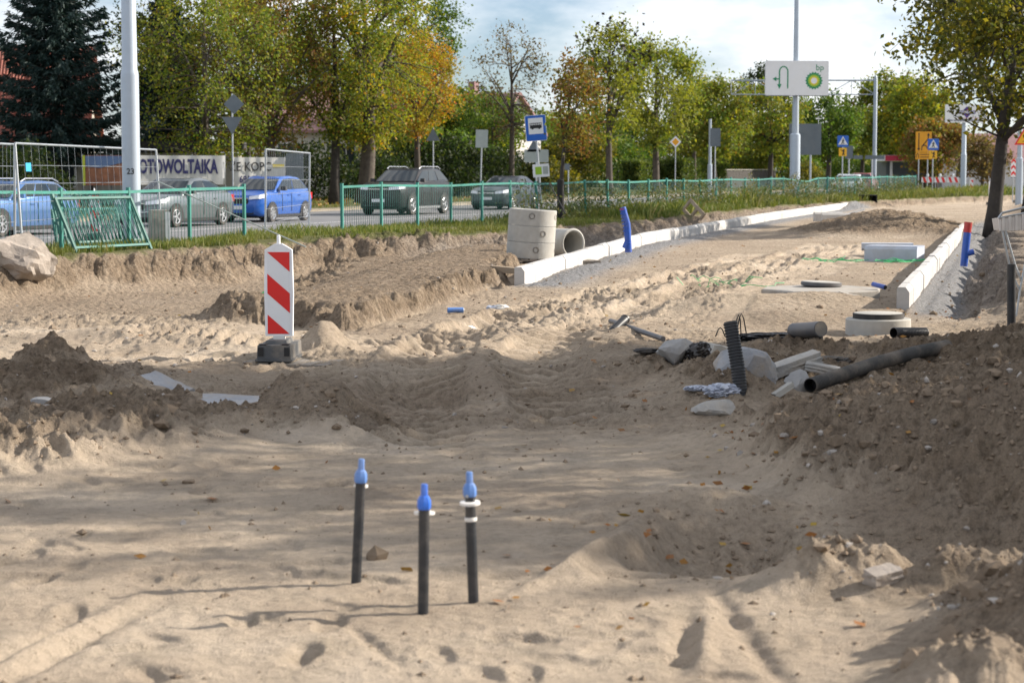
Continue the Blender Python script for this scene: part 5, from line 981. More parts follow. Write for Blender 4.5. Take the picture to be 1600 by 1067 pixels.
        for sx in ([0.42, -0.30] if nwin > 1 else [0.2]): q.box((sx * L / 4.2 + 0.1, sd * (hw * 0.995 + 0.004), (belt_f + gc) / 2 + 0.06), (0.010, 0.012, belt_f - gc - 0.22))
        q.build('door_gap', 'trim_black', t); MB().box((0, sd * (hw * 0.985), gc + 0.04), (L * 0.55, 0.03, 0.09)).build('sill', 'trim_black' if not cladding else 'chrome', t)
        if rails: MB().tube([(xB - 0.1, sd * rw * 0.93, H - 0.05), (xB - 0.3, sd * rw * 0.95, H + 0.035), (xC + 0.3, sd * rw * 0.95, H + 0.03), (xC + 0.02, sd * rw * 0.93, H - 0.06)], 0.018, 6).build('roof_rail', 'chrome', t, True)
        hx = L / 2 - 0.13; q = MB(); q.add([(L / 2 - 0.02, sd * hw * 0.42, hood_z - 0.22), (L / 2 - 0.10, sd * hw * 0.80, hood_z - 0.20), (L / 2 - 0.38, sd * hw * 0.955, hood_z - 0.17), (L / 2 - 0.46, sd * hw * 0.93, hood_z - 0.03), (L / 2 - 0.18, sd * hw * 0.78, hood_z - 0.075), (L / 2 - 0.055, sd * hw * 0.42, hood_z - 0.12)], [(0, 1, 4, 5) if sd > 0 else (5, 4, 1, 0), (1, 2, 3, 4) if sd > 0 else (4, 3, 2, 1)])
        q.v = [(x + 0.03, y + sd * 0.02, z + 0.012) for x, y, z in q.v]; q.build('headlight', 'lamp_glass', t)
        MB().box((-L / 2 + 0.105, sd * hw * 0.80, belt_r - 0.20), (0.19, 0.13, 0.22)).build('tail_light', 'tail_red', t)
        for wx in wheels:
            q = MB(); pr = [(wx + (wr + 0.075) * math.cos(a), wr + (wr + 0.075) * math.sin(a)) for a in np.linspace(R(-18), R(198), 22)]; y_ = hw * 1.004; q.prism(pr, min(sd * y_, sd * (y_ - 0.05)), max(sd * y_, sd * (y_ - 0.05))); q.build('wheel_arch', 'trim_black', t); wheel(t, wx, sd * (hw - 0.085), wr, 0.205, style, sd)
    fx = L / 2 + 0.006; MB().prism(rrect(W * 0.40, 0.17, 0.04, 0, hood_z - 0.27), 0, 0.02).build('grille', 'trim_black', t).matrix_local = Matrix.Translation((fx, 0, 0)) @ Matrix.Rotation(R(90), 4, 'Z')
    MB().prism(rrect(W * 0.42, 0.03, 0.012, 0, hood_z - 0.175), 0, 0.02).build('grille_bar', 'chrome', t).matrix_local = Matrix.Translation((fx + 0.012, 0, 0)) @ Matrix.Rotation(R(90), 4, 'Z')
    MB().prism(rrect(W * 0.62, 0.15, 0.05, 0, gc + 0.17), 0, 0.02).build('bumper_intake', 'trim_black', t).matrix_local = Matrix.Translation((fx - 0.01, 0, 0)) @ Matrix.Rotation(R(90), 4, 'Z')
    MB().prism(rrect(0.52, 0.115, 0.01, 0, gc + 0.31), 0, 0.015).build('number_plate', 'plate_white', t).matrix_local = Matrix.Translation((fx + 0.016, 0, 0)) @ Matrix.Rotation(R(90), 4, 'Z')
    MB().prism(rrect(0.52, 0.115, 0.01, 0, belt_r - 0.38), 0, 0.015).build('number_plate', 'plate_white', t).matrix_local = Matrix.Translation((-L / 2 - 0.012, 0, 0)) @ Matrix.Rotation(R(-90), 4, 'Z')
    q = MB(); q.box((0, 0, gc + 0.02), (L * 0.86, W * 0.80, 0.10)); q.build('underbody', 'trim_black', t)
    return t
CA = FA + math.pi                                  # heading towards the camera's left, against the fence direction
def lane(px, o_): x, y = along(px, o_); return (x, y, 0.0)
car('hatchback_car', 'bright blue five-door hatchback behind the narrow wire mesh panel', lane(416, 12.1), CA + R(2), 3.99, 1.66, 1.50, 'paint_blue', (0.98, 0.28, -1.35, -1.78), 0.95, 0.99, 1.03, (1.22, -1.24), 0.295, 'cap', 2)
car('suv_car', 'large dark SUV with bright roof rails behind the green railing', lane(634, 12.1), CA, 4.92, 1.93, 1.77, 'paint_black', (1.15, 0.35, -1.80, -2.22), 1.15, 1.20, 1.26, (1.48, -1.50), 0.375, 'alloy', 3, True, True, cladding=True)
car('slate_car', 'slate grey sedan following the dark SUV', lane(790, 12.3), CA, 4.45, 1.78, 1.44, 'paint_slate', (0.95, 0.15, -1.15, -1.85), 0.88, 0.94, 1.00, (1.33, -1.33), 0.315, 'alloy', 2)
car('sedan_car', 'silver-grey sedan behind the lamp column ahead of the blue hatchback', lane(272, 12.0), CA, 4.55, 1.78, 1.46, 'paint_silver', (0.98, 0.20, -1.10, -1.85), 0.88, 0.95, 1.02, (1.36, -1.36), 0.32, 'alloy', 2)
car('estate_car', 'pale blue estate car with roof rails at the frame edge', lane(6, 11.7), CA, 4.58, 1.77, 1.43, 'paint_pale_blue', (1.0, 0.25, -1.55, -2.05), 0.88, 0.94, 1.00, (1.36, -1.30), 0.325, 'twin', 3, True, mirror='paint_pale_blue')
x, y = along(1328, 4.5); car('white_car', 'white car seen from behind through the bent part of the railing', (x, y, 0), FA + R(8), 4.3, 1.76, 1.46, 'paint_white', (0.95, 0.2, -1.2, -1.85), 0.9, 0.95, 1.0, (1.28, -1.28), 0.31)
x, y = along(1350, 8.5); car('red_car', 'faded red car behind the white car', (x, y, 0), FA + R(4), 4.1, 1.72, 1.5, 'paint_red', (0.95, 0.25, -1.3, -1.8), 0.9, 0.95, 1.0, (1.25, -1.25), 0.30)

# ------------------------------------------------------------------ houses and walls behind
def house(name, label, loc, rz, W, D, ez, rzh, wall, roof, wins=(), ribs=0, chim=None, cat='house'):
    t = thing(name, label, cat, loc, rz, 'buildings behind the street'); q = MB(); q.box((0, D / 2, ez / 2), (W, D, ez)); q.add([(-W / 2, 0.01, ez), (-W / 2, D - 0.01, ez), (-W / 2, D / 2, rzh - 0.1), (W / 2, 0.01, ez), (W / 2, D - 0.01, ez), (W / 2, D / 2, rzh - 0.1)], [(0, 2, 1), (3, 4, 5)]); q.build('wall', wall, t)
    e = 0.4; r = MB(); N = max(ribs, 1); xs = np.linspace(-W / 2 - e, W / 2 + e, N * 4 + 1) if ribs else [-W / 2 - e, W / 2 + e]
    V = []; Fs = []; sl = (rzh - ez) / (D / 2)
    for i, x in enumerate(xs):
        h = 0.05 * math.cos(math.pi * i / 2) if ribs else 0; V += [(x, -e, ez - e * sl + 0.08 + h), (x, D / 2, rzh + 0.08 + h), (x, D + e, ez - e * sl + 0.08 + h), (x, D + e, ez - e * sl - 0.06), (x, D / 2, rzh - 0.06), (x, -e, ez - e * sl - 0.06)]
    for i in range(len(xs) - 1):
        for k in range(6): Fs.append((i * 6 + k, (i + 1) * 6 + k, (i + 1) * 6 + (k + 1) % 6, i * 6 + (k + 1) % 6))
    Fs += [tuple(range(6)), tuple((len(xs) - 1) * 6 + k for k in range(5, -1, -1))]; r.add(V, Fs); ro = r.build('roof', roof, t)
    if chim: MB().box((chim, D / 2, rzh + 0.3), (0.6, 0.6, 1.4)).build('chimney', 'roof_dull', ro)
    for wx, wz, ww, wh in wins:
        f = MB(); f.box((wx, -0.02, wz), (ww + 0.16, 0.08, wh + 0.16)); f = f.build('window', 'white_sheet', t); MB().box((wx, -0.06, wz), (ww, 0.012, wh)).build('pane', 'window_glass', f); MB().box((wx, -0.07, wz), (0.05, 0.02, wh)).build('glazing_bar', 'white_sheet', f)
    return t
p = at(-25, 265, 98); house('brick_house', 'house with a big ribbed orange-red roof behind the blue spruce', (p.x, 98, 0), R(8), 9.5, 11, 3.15, 8.0, 'plaster', 'roof_red', [(-2, 1.7, 1.2, 1.2), (1, 1.7, 1.2, 1.2), (4, 1.7, 1.2, 1.2)], 64)
p = at(728, 265, 142); house('far_house', 'far house with a red roof and chimney above the bushes', (p.x - 0.3, 150, 0), R(-35), 5, 6.5, 4.6, 7.4, 'plaster_white', 'roof_dull', [(0, 3, 1, 1.2), (-2, 3, 1, 1.2)], 30, -1.5)
p = at(488, 265, 118); house('white_house', 'white-walled house glimpsed between the tree trunks', (p.x + 0.5, 118, 0), R(8), 9, 6, 4.2, 6.4, 'plaster_white', 'roof_dull', [(-2, 2.6, 1, 1.2), (1.5, 2.6, 1, 1.2)])
p = at(1562, 265, 185); house('pale_house', 'pale far house with a dull purple roof behind the right trees', (p.x - 0.5, 185, 0), R(-4), 9.5, 8, 2.6, 5.0, 'plaster_white', 'roof_dull', [(-3, 1.5, 1, 1.2), (-0.5, 1.5, 1, 1.2), (2, 1.5, 1, 1.2)], 0, -2.5)
p = at(1452, 262, 190); t = thing('petrol_station', 'far low petrol station building with a red-edged white canopy', 'building', (p.x, 190, 0)); MB().box((0, 3, 1.2), (8, 5, 2.4)).build('wall', 'sign_back', t); c = MB(); c.box((-0.5, 0, 2.75), (9, 6, 0.55)); c = c.build('canopy', 'white_sheet', t); MB().box((-2.5, -3.02, 2.75), (4.5, 0.06, 0.5)).build('fascia', 'ink_red', c)
for sx in (-4, 3): MB().box((sx, -2, 1.2), (0.2, 0.2, 2.5)).build('pillar', 'white_sheet', t)
# low flat-roofed shop, banners and fence on the left
p = at(205, 265, 90); t = thing('flat_shop', 'low grey shop building with a black flat roof edge behind the banner', 'building', (p.x, 90, 0), R(6)); MB().box((0, 3, 1.2), (9.5, 6, 2.5)).build('wall', 'plaster', t); r = MB(); r.box((0, 2.9, 2.75), (10, 6.8, 0.45)); r.build('roof', 'roof_dark', t); MB().tube([(-1.6, -0.10, 2.6), (-1.75, -0.10, 2.3), (-1.75, -0.10, 0)], 0.05, 8).build('downpipe', 'trim_black', t, True)
for wx in (-3.2, 2.6): f = MB(); f.box((wx, -0.02, 1.4), (1.5, 0.08, 1.0)); f = f.build('window', 'white_sheet', t); MB().box((wx, -0.06, 1.4), (1.36, 0.012, 0.86)).build('pane', 'window_glass', f)
def banner(label, px0, px1, Y0, Y1, pyt, pyb, mname):
    a, b = at(px0, 265, Y0), at(px1, 265, Y1); d = b - a; L = math.hypot(d.x, d.y); zt, zb = at(px0, pyt, Y0).z, at(px0, pyb, Y0).z
    t = thing('banner', label, 'banner', (a.x, a.y, 0), math.atan2(d.y, d.x), 'banners on the garden fence'); g = MB(); nx = 24
    for i in range(nx + 1): g.v += [(L * i / nx, 0.03 * math.sin(i * 1.9) * math.sin(i * 0.7), zb), (L * i / nx, 0.02 * math.sin(i * 1.3 + 1), zt)]
    g.f = [(2 * i, 2 * i + 2, 2 * i + 3, 2 * i + 1) for i in range(nx)]; g.v += [(x, y + 0.012, z) for x, y, z in list(g.v)]; k = 2 * nx + 2; g.f += [tuple(j + k for j in f[::-1]) for f in list(g.f)] + [(1, 2 * nx + 1, 2 * nx + 1 + k, 1 + k), (2 * nx, 0, k, 2 * nx + k)]
    g.build('sheet', mname, t, True)
    for i in range(4): MB().tube([(L * i / 3, 0.06, 0), (L * i / 3, 0.06, zt + 0.05)], 0.025, 6).build('stake', 'sign_back', t)
    return t, L, zt, zb
t, L, zt, zb = banner('white banner lettered in dark blue behind the silver sedan', 196, 352, 80.5, 82.0, 243, 289, 'banner_sheet'); text('FOTOWOLTAIKA', (zt - zb) * 0.66, 'ink_blue', t, (L * 0.50, -0.035, zb + (zt - zb) * 0.60), 'lettering', L * 0.80 / ((zt - zb) * 0.66 * 7.55), 0.028)
t, L, zt, zb = banner('white banner with handwritten-style capitals and a phone number', 364, 446, 83.0, 84.0, 246, 291, 'banner_sheet'); text('ŻE KOPC', (zt - zb) * 0.44, 'ink', t, (L * 0.33, -0.035, zb + (zt - zb) * 0.66), 'lettering', 0.85, 0.004); text('691 721 0', (zt - zb) * 0.34, 'ink_blue', t, (L * 0.40, -0.035, zb + (zt - zb) * 0.22), 'lettering', 0.8, 0.008); MB().box((L * 0.86, -0.03, zt - 0.35), (0.5, 0.01, 0.12)).build('yellow_print', 'logo_yellow', t)
t, L, zt, zb = banner('dark rust and blue picture banner with a lime edge', 129, 196, 80.0, 80.4, 243, 290, 'picture_rust'); MB().prism([(0.12, zt - 0.02), (L - 0.05, zt - 0.02), (L - 0.05, zt - 0.28), (0.7, zt - 0.5), (0.12, zt - 0.45)], -0.045, -0.038).build('sky_print', 'picture_blue', t); MB().box((0.05, -0.04, (zt + zb) / 2), (0.10, 0.012, zt - zb)).build('lime_edge', 'picture_lime', t)
a, b = at(447, 265, 84), at(476, 265, 84.5); t = thing('slat_fence', 'dark vertical slat fence right of the phone number banner', 'fence', (a.x, a.y, 0)); zt = at(460, 240, 84).z; L = b.x - a.x
for i in range(11): MB().box((L * (i + 0.5) / 11, 0, zt / 2), (L / 11 * 0.82, 0.03, zt)).build('slat', 'sign_back', t)
MB().box((L / 2, 0.04, zt * 0.8), (L, 0.04, 0.06)).build('rail', 'trim_black', t); MB().box((L / 2, 0.04, zt * 0.25), (L, 0.04, 0.06)).build('rail', 'trim_black', t)
# garden wall with plank fence right of the hedge
a, b = along(1118, 25), along(1212, 24); a = Vector((*a, 0)); b = Vector((*b, 0)); d = b - a; t = thing('garden_fence', 'weathered plank fence with a white top rail behind the street trees', 'fence', a, math.atan2(d.y, d.x)); N = 40
for i in range(N): MB().box((d.length * (i + 0.5) / N, 0, 0.8), (d.length / N * 0.88, 0.03, 1.6 + 0.05 * math.sin(i * 2.1))).build('plank', 'plank_dark', t)
MB().box((d.length / 2, -0.03, 1.68), (d.length, 0.05, 0.05)).build('top_rail', 'concrete', t)
# ------------------------------------------------------------------ kerbs
def kerb_mesh(L=0.986, w=0.15, h=0.30, ch=0.035, mname='kerb_concrete'):
    P = [(-w / 2, 0), (w / 2, 0), (w / 2, h - 0.06), (w / 2 - ch, h - 0.012), (w / 2 - ch - 0.012, h), (-w / 2 + 0.01, h), (-w / 2, h - 0.01)]
    q = MB(); q.prism(P, 0, L); return q.mesh('kerb_stone', mname)
KM = kerb_mesh(); KB = kerb_mesh(mname='kerb_blue_grey')
def kerb_run(label, pts, face, me):
    t = tag(thing('kerb', label, None, (pts[0][0], pts[0][1], 0)), kind='structure'); P = [Vector((x, y, 0)) for x, y in pts]; acc = [0.0]
    for a, b in zip(P[:-1], P[1:]): acc.append(acc[-1] + (b - a).length)
    f = lambda s: Vector((np.interp(s, acc, [p.x for p in P]), np.interp(s, acc, [p.y for p in P]), 0)); s = 0.0; i = 0; rg = random.Random(5)
    while s + 0.9 < acc[-1]:
        a, b = f(s), f(s + 1.0); d = b - a; an = math.atan2(d.y, d.x) - math.pi / 2
        o = put('kerb_stone', me, t, a - P[0] + Vector((rg.uniform(-.006, .006), 0, -0.02 + rg.uniform(-.008, .008))), (0, 0, an))
        if face < 0: o.scale = (-1, 1, 1)
        s += 1.0; i += 1
    return t
kerb_run('long new pale kerb curving along the left of the dug roadbed', [rd(s, float(kerb_o(s))) for s in np.linspace(-12.6, 47.8, 40)], 1, KM)
kerb_run('short new pale kerb with sloped mortar beside the right trench', [(float(rkerb_x(y)), y) for y in np.linspace(24.0, 53.5, 20)], 1, KM)
# old kerb along the far end
kerb_run('old low kerb along the end of the verge', [rd(s, -1.6 - (s - 48) * 0.06) for s in np.linspace(50, 78, 10)], 1, KB).location.z = -0.2

def lie(name, label, cat, me, loc, rot, group=None): return tag(put(name, me, None, loc, rot), label, cat, group)
# stack of kerb stones by the right kerb
c = gp(1330, 408, 0.0); base = gz(c.x + 0.4, c.y) ; ang = R(-64)
u_ = Vector((math.cos(R(26)), math.sin(R(26)), 0)); lb = ['foremost kerb stone of the blue-grey stack on the roadbed', 'second kerb stone of the blue-grey stack on the roadbed', 'third kerb stone of the blue-grey stack on the roadbed', 'rearmost kerb stone of the blue-grey stack on the roadbed']
for i in range(4):
    d = Vector((0.88, -0.40, 0)).normalized(); nrm = Vector((-d.y, d.x, 0)); q = Vector((c.x + 0.26, c.y, base)) + nrm * (0.155 * i) ; lie('loose_kerb_stone', lb[i], 'kerb stone', KB, q + Vector((0, 0, 0.0)), (0, 0, math.atan2(d.y, d.x) - math.pi / 2), 'loose kerb stones on the roadbed')
x, y = at(1346, 380, 39.2).x, 39.2; lie('loose_kerb_stone', 'single kerb stone lying behind the blue-grey stack', 'kerb stone', KB, (x, y, gz(x, y) + 0.20), (R(0), R(90), R(-98)), 'loose kerb stones on the roadbed')
MB().box((0.45, 0.0, 0.0), (0.9, 0.14, 0.16)).build('timber_bearer', 'wood_grey', None); o = bpy.data.objects['timber_bearer']; o.location = (x + 0.05, y - 0.08, gz(x, y) + 0.06); o.rotation_euler = (0, 0, R(-8)); tag(o, 'short timber bearer under the single kerb stone', 'timber')
for i, (px, py_, rz, lbl) in enumerate([(1272, 345, R(-75), 'pale kerb stone end-on beside the left kerb far down'), (1284, 347, R(-80), 'second pale kerb stone beside the left kerb far down')]):
    p = gp(px, py_, 0.02); lie('loose_kerb_stone', lbl, 'kerb stone', KM, (p.x, p.y, gz(p.x, p.y)), (0, 0, rz), 'loose kerb stones on the roadbed')

# ------------------------------------------------------------------ concrete rings and pipe
def pallet(name, label, loc, rz, w=1.0, d=0.8, nslat=6, m='wood', tilt=(0, 0), group='wooden pallets'):
    t = thing(name, label, 'pallet', loc, 0, group); t.rotation_euler = (tilt[0], tilt[1], rz)
    for i in range(nslat): MB().box((-w / 2 + w * (i + 0.5) / nslat, 0, 0.115), (w / nslat * 0.78, d, 0.02)).build('slat', m, t)
    for y in (-d / 2 + 0.05, 0, d / 2 - 0.05):
        MB().box((0, y, 0.093), (w, 0.09, 0.02)).build('stringer', m, t); MB().box((0, y, 0.0), (w, 0.09, 0.02)).build('bottom_board', m, t)
        for x in (-w / 2 + 0.07, 0, w / 2 - 0.07): MB().box((x, y, 0.046), (0.13, 0.09, 0.07)).build('block', m, t)
    return t
rx_, ry_ = at(829, 400, 35.8).x, 35.8; rz0 = at(829, 401, 35.8).z - 0.02
pallet('pallet', 'wooden pallet carrying the stack of concrete rings', (rx_ + 0.02, ry_, rz0 - 0.13), R(14), 0.95, 0.85, 6, 'wood_grey')
def ring_mesh(r, h, th, hole_a):
    q = MB(); q.lathe([(r - th, 0), (r, 0), (r, 0.012), (r, h - 0.012), (r - 0.012, h), (r - th + 0.012, h), (r - th, h - 0.012), (r - th, 0)], 40); return q.mesh('concrete_ring', 'concrete', True, R(40))
r_ = 0.43; hz_ = 0.285
for i, (ha, lb) in enumerate([(R(-78), 'bottom concrete ring of the stack on the pallet'), (R(-62), 'middle concrete ring of the stack on the pallet'), (R(-92), 'top concrete ring of the stack on the pallet')]):
    t = thing('concrete_ring', lb, 'concrete ring', (rx_ + 0.018 * i - 0.01, ry_, rz0 + i * (hz_ + 0.006)), 0, 'stacked concrete manhole rings'); t.rotation_euler = (0, R(3.5), 0)
    put('wall', ring_mesh(r_, hz_, 0.07, 0), t)
    for k in range(3):
        a = ha + k * R(75) - (R(150) if k == 2 else 0); m_ = Matrix.Translation((r_ * math.cos(a), r_ * math.sin(a), hz_ * (0.55 if i != 2 else 0.6))) @ Matrix.Rotation(a, 4, 'Z') @ Matrix.Rotation(R(90), 4, 'Y')
        q = MB(); q.lathe([(0.055, -0.03), (0.055, 0.004), (0.040, 0.004), (0.032, -0.025), (0, -0.03)], 14, m_); q.build('lifting_hole', 'concrete_old', t, True)
t = thing('concrete_pipe', 'short concrete pipe lying open-ended beside the ring stack', 'concrete pipe', (at(862, 400, 37.2).x, 37.2, rz0 - 0.05)); t.rotation_euler = (0, 0, R(-52)); pr = 0.27
q = MB(); q.lathe([(pr - 0.045, -0.10), (pr, -0.10), (pr + 0.0, 0.55), (pr + 0.012, 0.62), (pr - 0.02, 0.64), (pr - 0.045, 0.62), (pr - 0.045, -0.10)], 36, Matrix.Translation((0, 0, pr)) @ Matrix.Rotation(R(90), 4, 'Y')); q.build('wall', 'concrete', t, True)
q = MB(); q.lathe([(0, 0.1), (pr - 0.046, 0.1)], 30, Matrix.Translation((0, 0, pr)) @ Matrix.Rotation(R(90), 4, 'Y')); q.build('soil_fill', 'haunch', t)
p = gp(897, 407, 0.1); pallet('pallet', 'flat grey pallet beside the open concrete pipe', (p.x, p.y, gz(p.x, p.y) - 0.02), R(20), 0.7, 0.8, 6, 'wood_grey')
p = gp(788, 437, 0.05); tag(MB().box((0, 0, 0.04), (0.42, 0.10, 0.09)).build('timber_block', 'wood', None), 'pale timber offcut beside the end of the long kerb', 'timber'); o = bpy.data.objects['timber_block']; o.location = on(p.x, p.y, -0.01); o.rotation_euler = (0.05, 0.08, R(-14))

# ------------------------------------------------------------------ upright site pipes
def stub(name, label, pts, r, mname, cat='pipe', group=None, parts=()):
    b0 = Vector(pts[0]); t = thing(name, label, cat, b0, 0, group); MB().tube([Vector(p) - b0 for p in pts], r, 14).build('pipe_wall', mname, t, True)
    for nm, P, rr, mm in parts: MB().tube([Vector(p) - b0 for p in P], rr, 14).build(nm, mm, t, True)
    return t
b0 = at(982, 378, 38.5); b1 = at(973, 324, 38.5); bm = at(980, 350, 38.5)
wr = []
for k in range(9): a = b0.lerp(b1, 0.1 + 0.1 * k); wr.append(('tape_band', [a, a.lerp(b1, 0.035 / max(0.1, (b1 - a).length))], 0.066 + 0.002 * (k % 3), 'pipe_blue'))
stub('wrapped_pipe', 'upright blue plastic-wrapped pipe behind the long kerb', [b0 - Vector((0, 0, 0.2)), bm, b1], [0.070, 0.064, 0.058], 'pipe_blue', parts=wr + [('red_tape', [b1 - Vector((0, 0, 0.05)), b1 - Vector((0, 0, 0.03))], 0.062, 'pipe_red'), ('foot_wrap', [b0 - Vector((0.05, 0, 0.12)), b0 + Vector((-0.01, -0.02, 0.0))], [0.08, 0.07], 'pipe_blue')])
b0 = at(1506, 402, 33); b1 = at(1513, 348, 33); bm = b0.lerp(b1, 0.72)
stub('marker_pipe', 'blue pipe with a red top leaning in the right trench', [b0 - Vector((0, 0, 0.15)), b1], 0.062, 'pipe_blue', parts=[('red_top', [bm, b1 + Vector((0.001, 0, 0.008))], 0.066, 'pipe_red'), ('blue_joint', [b0 + Vector((0.0, 0, 0.05)), b0 + Vector((0.16, 0, 0.09))], 0.05, 'pipe_blue')])
b0 = at(1581, 504, 19.6); b1 = at(1580, 413, 19.6)
stub('duct_stub', 'smooth black duct stub standing at the foot of the right bank', [b0 - Vector((0, 0, 0.2)), b1], 0.042, 'black_pipe', parts=[('dark_bore', [b1, b1 + Vector((0, 0, 0.002))], 0.034, 'trim_black')])
def corrugated(name, label, pts, r, mname, pitch=0.030, amp=0.006, hollow=True, group='corrugated black ducts'):
    P = [Vector(p) for p in pts]; acc = [0.0]
    for a, b in zip(P[:-1], P[1:]): acc.append(acc[-1] + (b - a).length)
    N = int(acc[-1] / pitch) * 4; S = np.linspace(0, acc[-1], N + 1); C = [[p[i] for p in P] for i in range(3)]; pts_ = [Vector([float(np.interp(s, acc, C[i])) for i in range(3)]) for s in S]
    rad = [r + amp * (1 if (k % 4) in (1, 2) else -1) for k in range(N + 1)]; t = thing(name, label, 'pipe', P[0], 0, group); q = MB(); q.tube([p - P[0] for p in pts_], rad, 18, False); q.build('pipe_wall', mname, t, True)
    for a, d in ((pts_[0], pts_[1] - pts_[0]), (pts_[-1], pts_[-2] - pts_[-1])):
        d = d.normalized(); q = MB(); q.tube([a - P[0], a - P[0] + d * 0.12], [r * 0.90, r * 0.88], 18, False); q.build('inner_wall', 'trim_black', t, True); q = MB(); q.tube([a - P[0] + d * 0.12, a - P[0] + d * 0.122], r * 0.89, 18); q.build('dark_bore', 'trim_black', t)
    return t
b0 = at(1163, 645, 14.0); b1 = at(1141, 503, 14.15)
corrugated('corrugated_duct', 'black corrugated duct standing upright among the rubble', [b0 - Vector((0, 0, 0.1)), b0.lerp(b1, 0.5) + Vector((0.004, 0, 0)), b1], 0.050, 'black_pipe', 0.021, 0.0024)
a, m_, b = at(1266, 602, 14.3), at(1375, 566, 15.3), at(1480, 541, 16.3)
corrugated('corrugated_duct', 'dusty corrugated duct lying across the right mound', [a, m_, at(1430, 551, 15.8), b], 0.052, 'dusty_pipe', 0.022, 0.003)
a, b = at(1396, 520, 19.3), at(1446, 520, 19.6)
corrugated('corrugated_duct', 'short black corrugated offcut beside the manhole ring', [a, b], 0.050, 'black_pipe', 0.022, 0.003)
# the three capped water pipes
def service_pipe(label, px, ytop, ybase, Y, lean, capm, band, disc):
    b0 = at(px[0], ybase, Y); b1 = at(px[1], ytop, Y); d = b1 - b0; L = d.length; t = thing('water_pipe', label, 'pipe', b0, 0, 'capped water service pipes'); t.rotation_euler = d.to_track_quat('Z', 'Y').to_euler(); capL = 0.098; z1 = L - capL
    MB().tube([(0, 0, -0.12), (0.002, 0, z1 * 0.5), (0, 0, z1)], 0.021, 20).build('pipe_wall', 'pe_pipe', t, True)
    c = MB(); c.lathe([(0, z1 - 0.004), (0.024, z1 - 0.002), (0.027, z1 + 0.008), (0.0265, z1 + 0.032), (0.020, z1 + 0.047), (0.0135, z1 + 0.052), (0.0128, z1 + 0.092), (0.011, z1 + 0.096), (0, z1 + 0.096)], 8); c.build('cap', capm, t, True, R(25))
    k = MB(); k.lathe([(0.022, z1 - 0.028), (disc, z1 - 0.026), (disc, z1 - 0.016), (0.022, z1 - 0.013)], 24, Matrix.Translation((0.006, 0, 0)) @ Matrix.Rotation(R(4), 4, 'Y')); k.build('collar', 'tie_white', t, True)
    if band: k = MB(); k.lathe([(0.0225, z1 - band), (0.0245, z1 - band + 0.002), (0.0245, z1 - band + 0.014), (0.0225, z1 - band + 0.016)], 20); k.build('tie_band', 'tie_white', t, True)
    q = MB(); q.tube([(0.03, -0.012, z1 + 0.005), (0.042, -0.01, z1 + 0.005)], 0.006, 8); q.build('bolt', 'galv', t, True); return t
service_pipe('capped water pipe farthest left of the trio, tilting slightly with pale blue cap', (556, 565), 716, 916, 8.12, 0, 'cap_pale', 0, 0.029)
service_pipe('tallest-standing middle capped water pipe with a bright blue cap', (661, 663), 755, 964, 7.55, 0, 'cap_blue', 0, 0.040)
service_pipe('capped water pipe with a white tie band round its middle', (740, 733), 736, 944, 7.75, 0, 'cap_pale', 0.10, 0.040)

# ------------------------------------------------------------------ stones and slabs
def seat(x, y, z, off): return max(z, gz(x, y) + off)              # never sunk out of sight in the soil
def rock(name, label, loc, size, seed, mname, rot=(0, 0, 0), sub=3, cat='stone', group=None, cut=0.75, amp=0.28):
    bm = bmesh.new(); bmesh.ops.create_icosphere(bm, subdivisions=sub, radius=1.0); rg = np.random.RandomState(seed); pl = [(rg.normal(size=3), rg.uniform(cut - 0.28, cut + 0.05)) for _ in range(15)]
    for v in bm.verts:
        c = np.array(v.co)
        for nrm, d in pl:
            nn = nrm / np.linalg.norm(nrm); k = c @ nn
            if k > d: c = c - nn * (k - d) * 0.97
        c = c * 1.25 * (1 + amp * 0.35 * float(fbm(np.array([c[0] * 3 + seed]), np.array([c[1] * 3 + c[2] * 3.3]), 4)[0])); v.co = Vector(c * np.array(size))
    me = bpy.data.meshes.new(name); bm.to_mesh(me); bm.free(); me.materials.append(MATS[mname]); me.polygons.foreach_set('use_smooth', [True] * len(me.polygons)); me.set_sharp_from_angle(angle=R(18))
    return tag(put(name, me, None, loc, rot), label, cat, group)
p = at(28, 402, 30.5); rock('boulder', 'big tan boulder at the foot of the wire mesh fence', (p.x, p.y, p.z), (0.54, 0.44, 0.38), 3, 'stone', (0.1, 0.35, 0.3), 4, amp=0.5, cut=0.8)
p = at(70, 684, 12.6); rock('stone', 'small grey stone on the left soil heap', (p.x, p.y, gz(p.x, p.y) + 0.03), (0.085, 0.07, 0.055), 5, 'stone_grey')
def slab(name, label, c, size, rot, seed, mname='concrete', cat='slab'):
    bm = bmesh.new(); bmesh.ops.create_cube(bm, size=1.0); bmesh.ops.subdivide_edges(bm, edges=bm.edges[:], cuts=5, use_grid_fill=True); rg = random.Random(seed)
    for v in bm.verts:
        e = fbm(np.array([v.co.x * 3 + seed]), np.array([v.co.y * 3 + v.co.z * 5]), 4)[0] * 0.16; v.co = Vector((v.co.x * size[0] * (1 + e * (abs(v.co.x) > 0.4)), v.co.y * size[1] * (1 + 1.2 * e * (abs(v.co.y) > 0.4)), v.co.z * size[2] * (1 + e)))
    me = bpy.data.meshes.new(name); bm.to_mesh(me); bm.free(); me.materials.append(MATS[mname]); me.polygons.foreach_set('use_smooth', [True] * len(me.polygons)); me.set_sharp_from_angle(angle=R(35)); return tag(put(name, me, None, c, rot), label, cat)
p = at(395, 640, 14.0); slab('concrete_slab', 'pale concrete slab half buried behind the smooth sand heap', (p.x + 0.0, 14.1, p.z - 0.025), (0.80, 0.45, 0.16), (R(2), R(1), R(-12)), 4, 'slab_dusty')
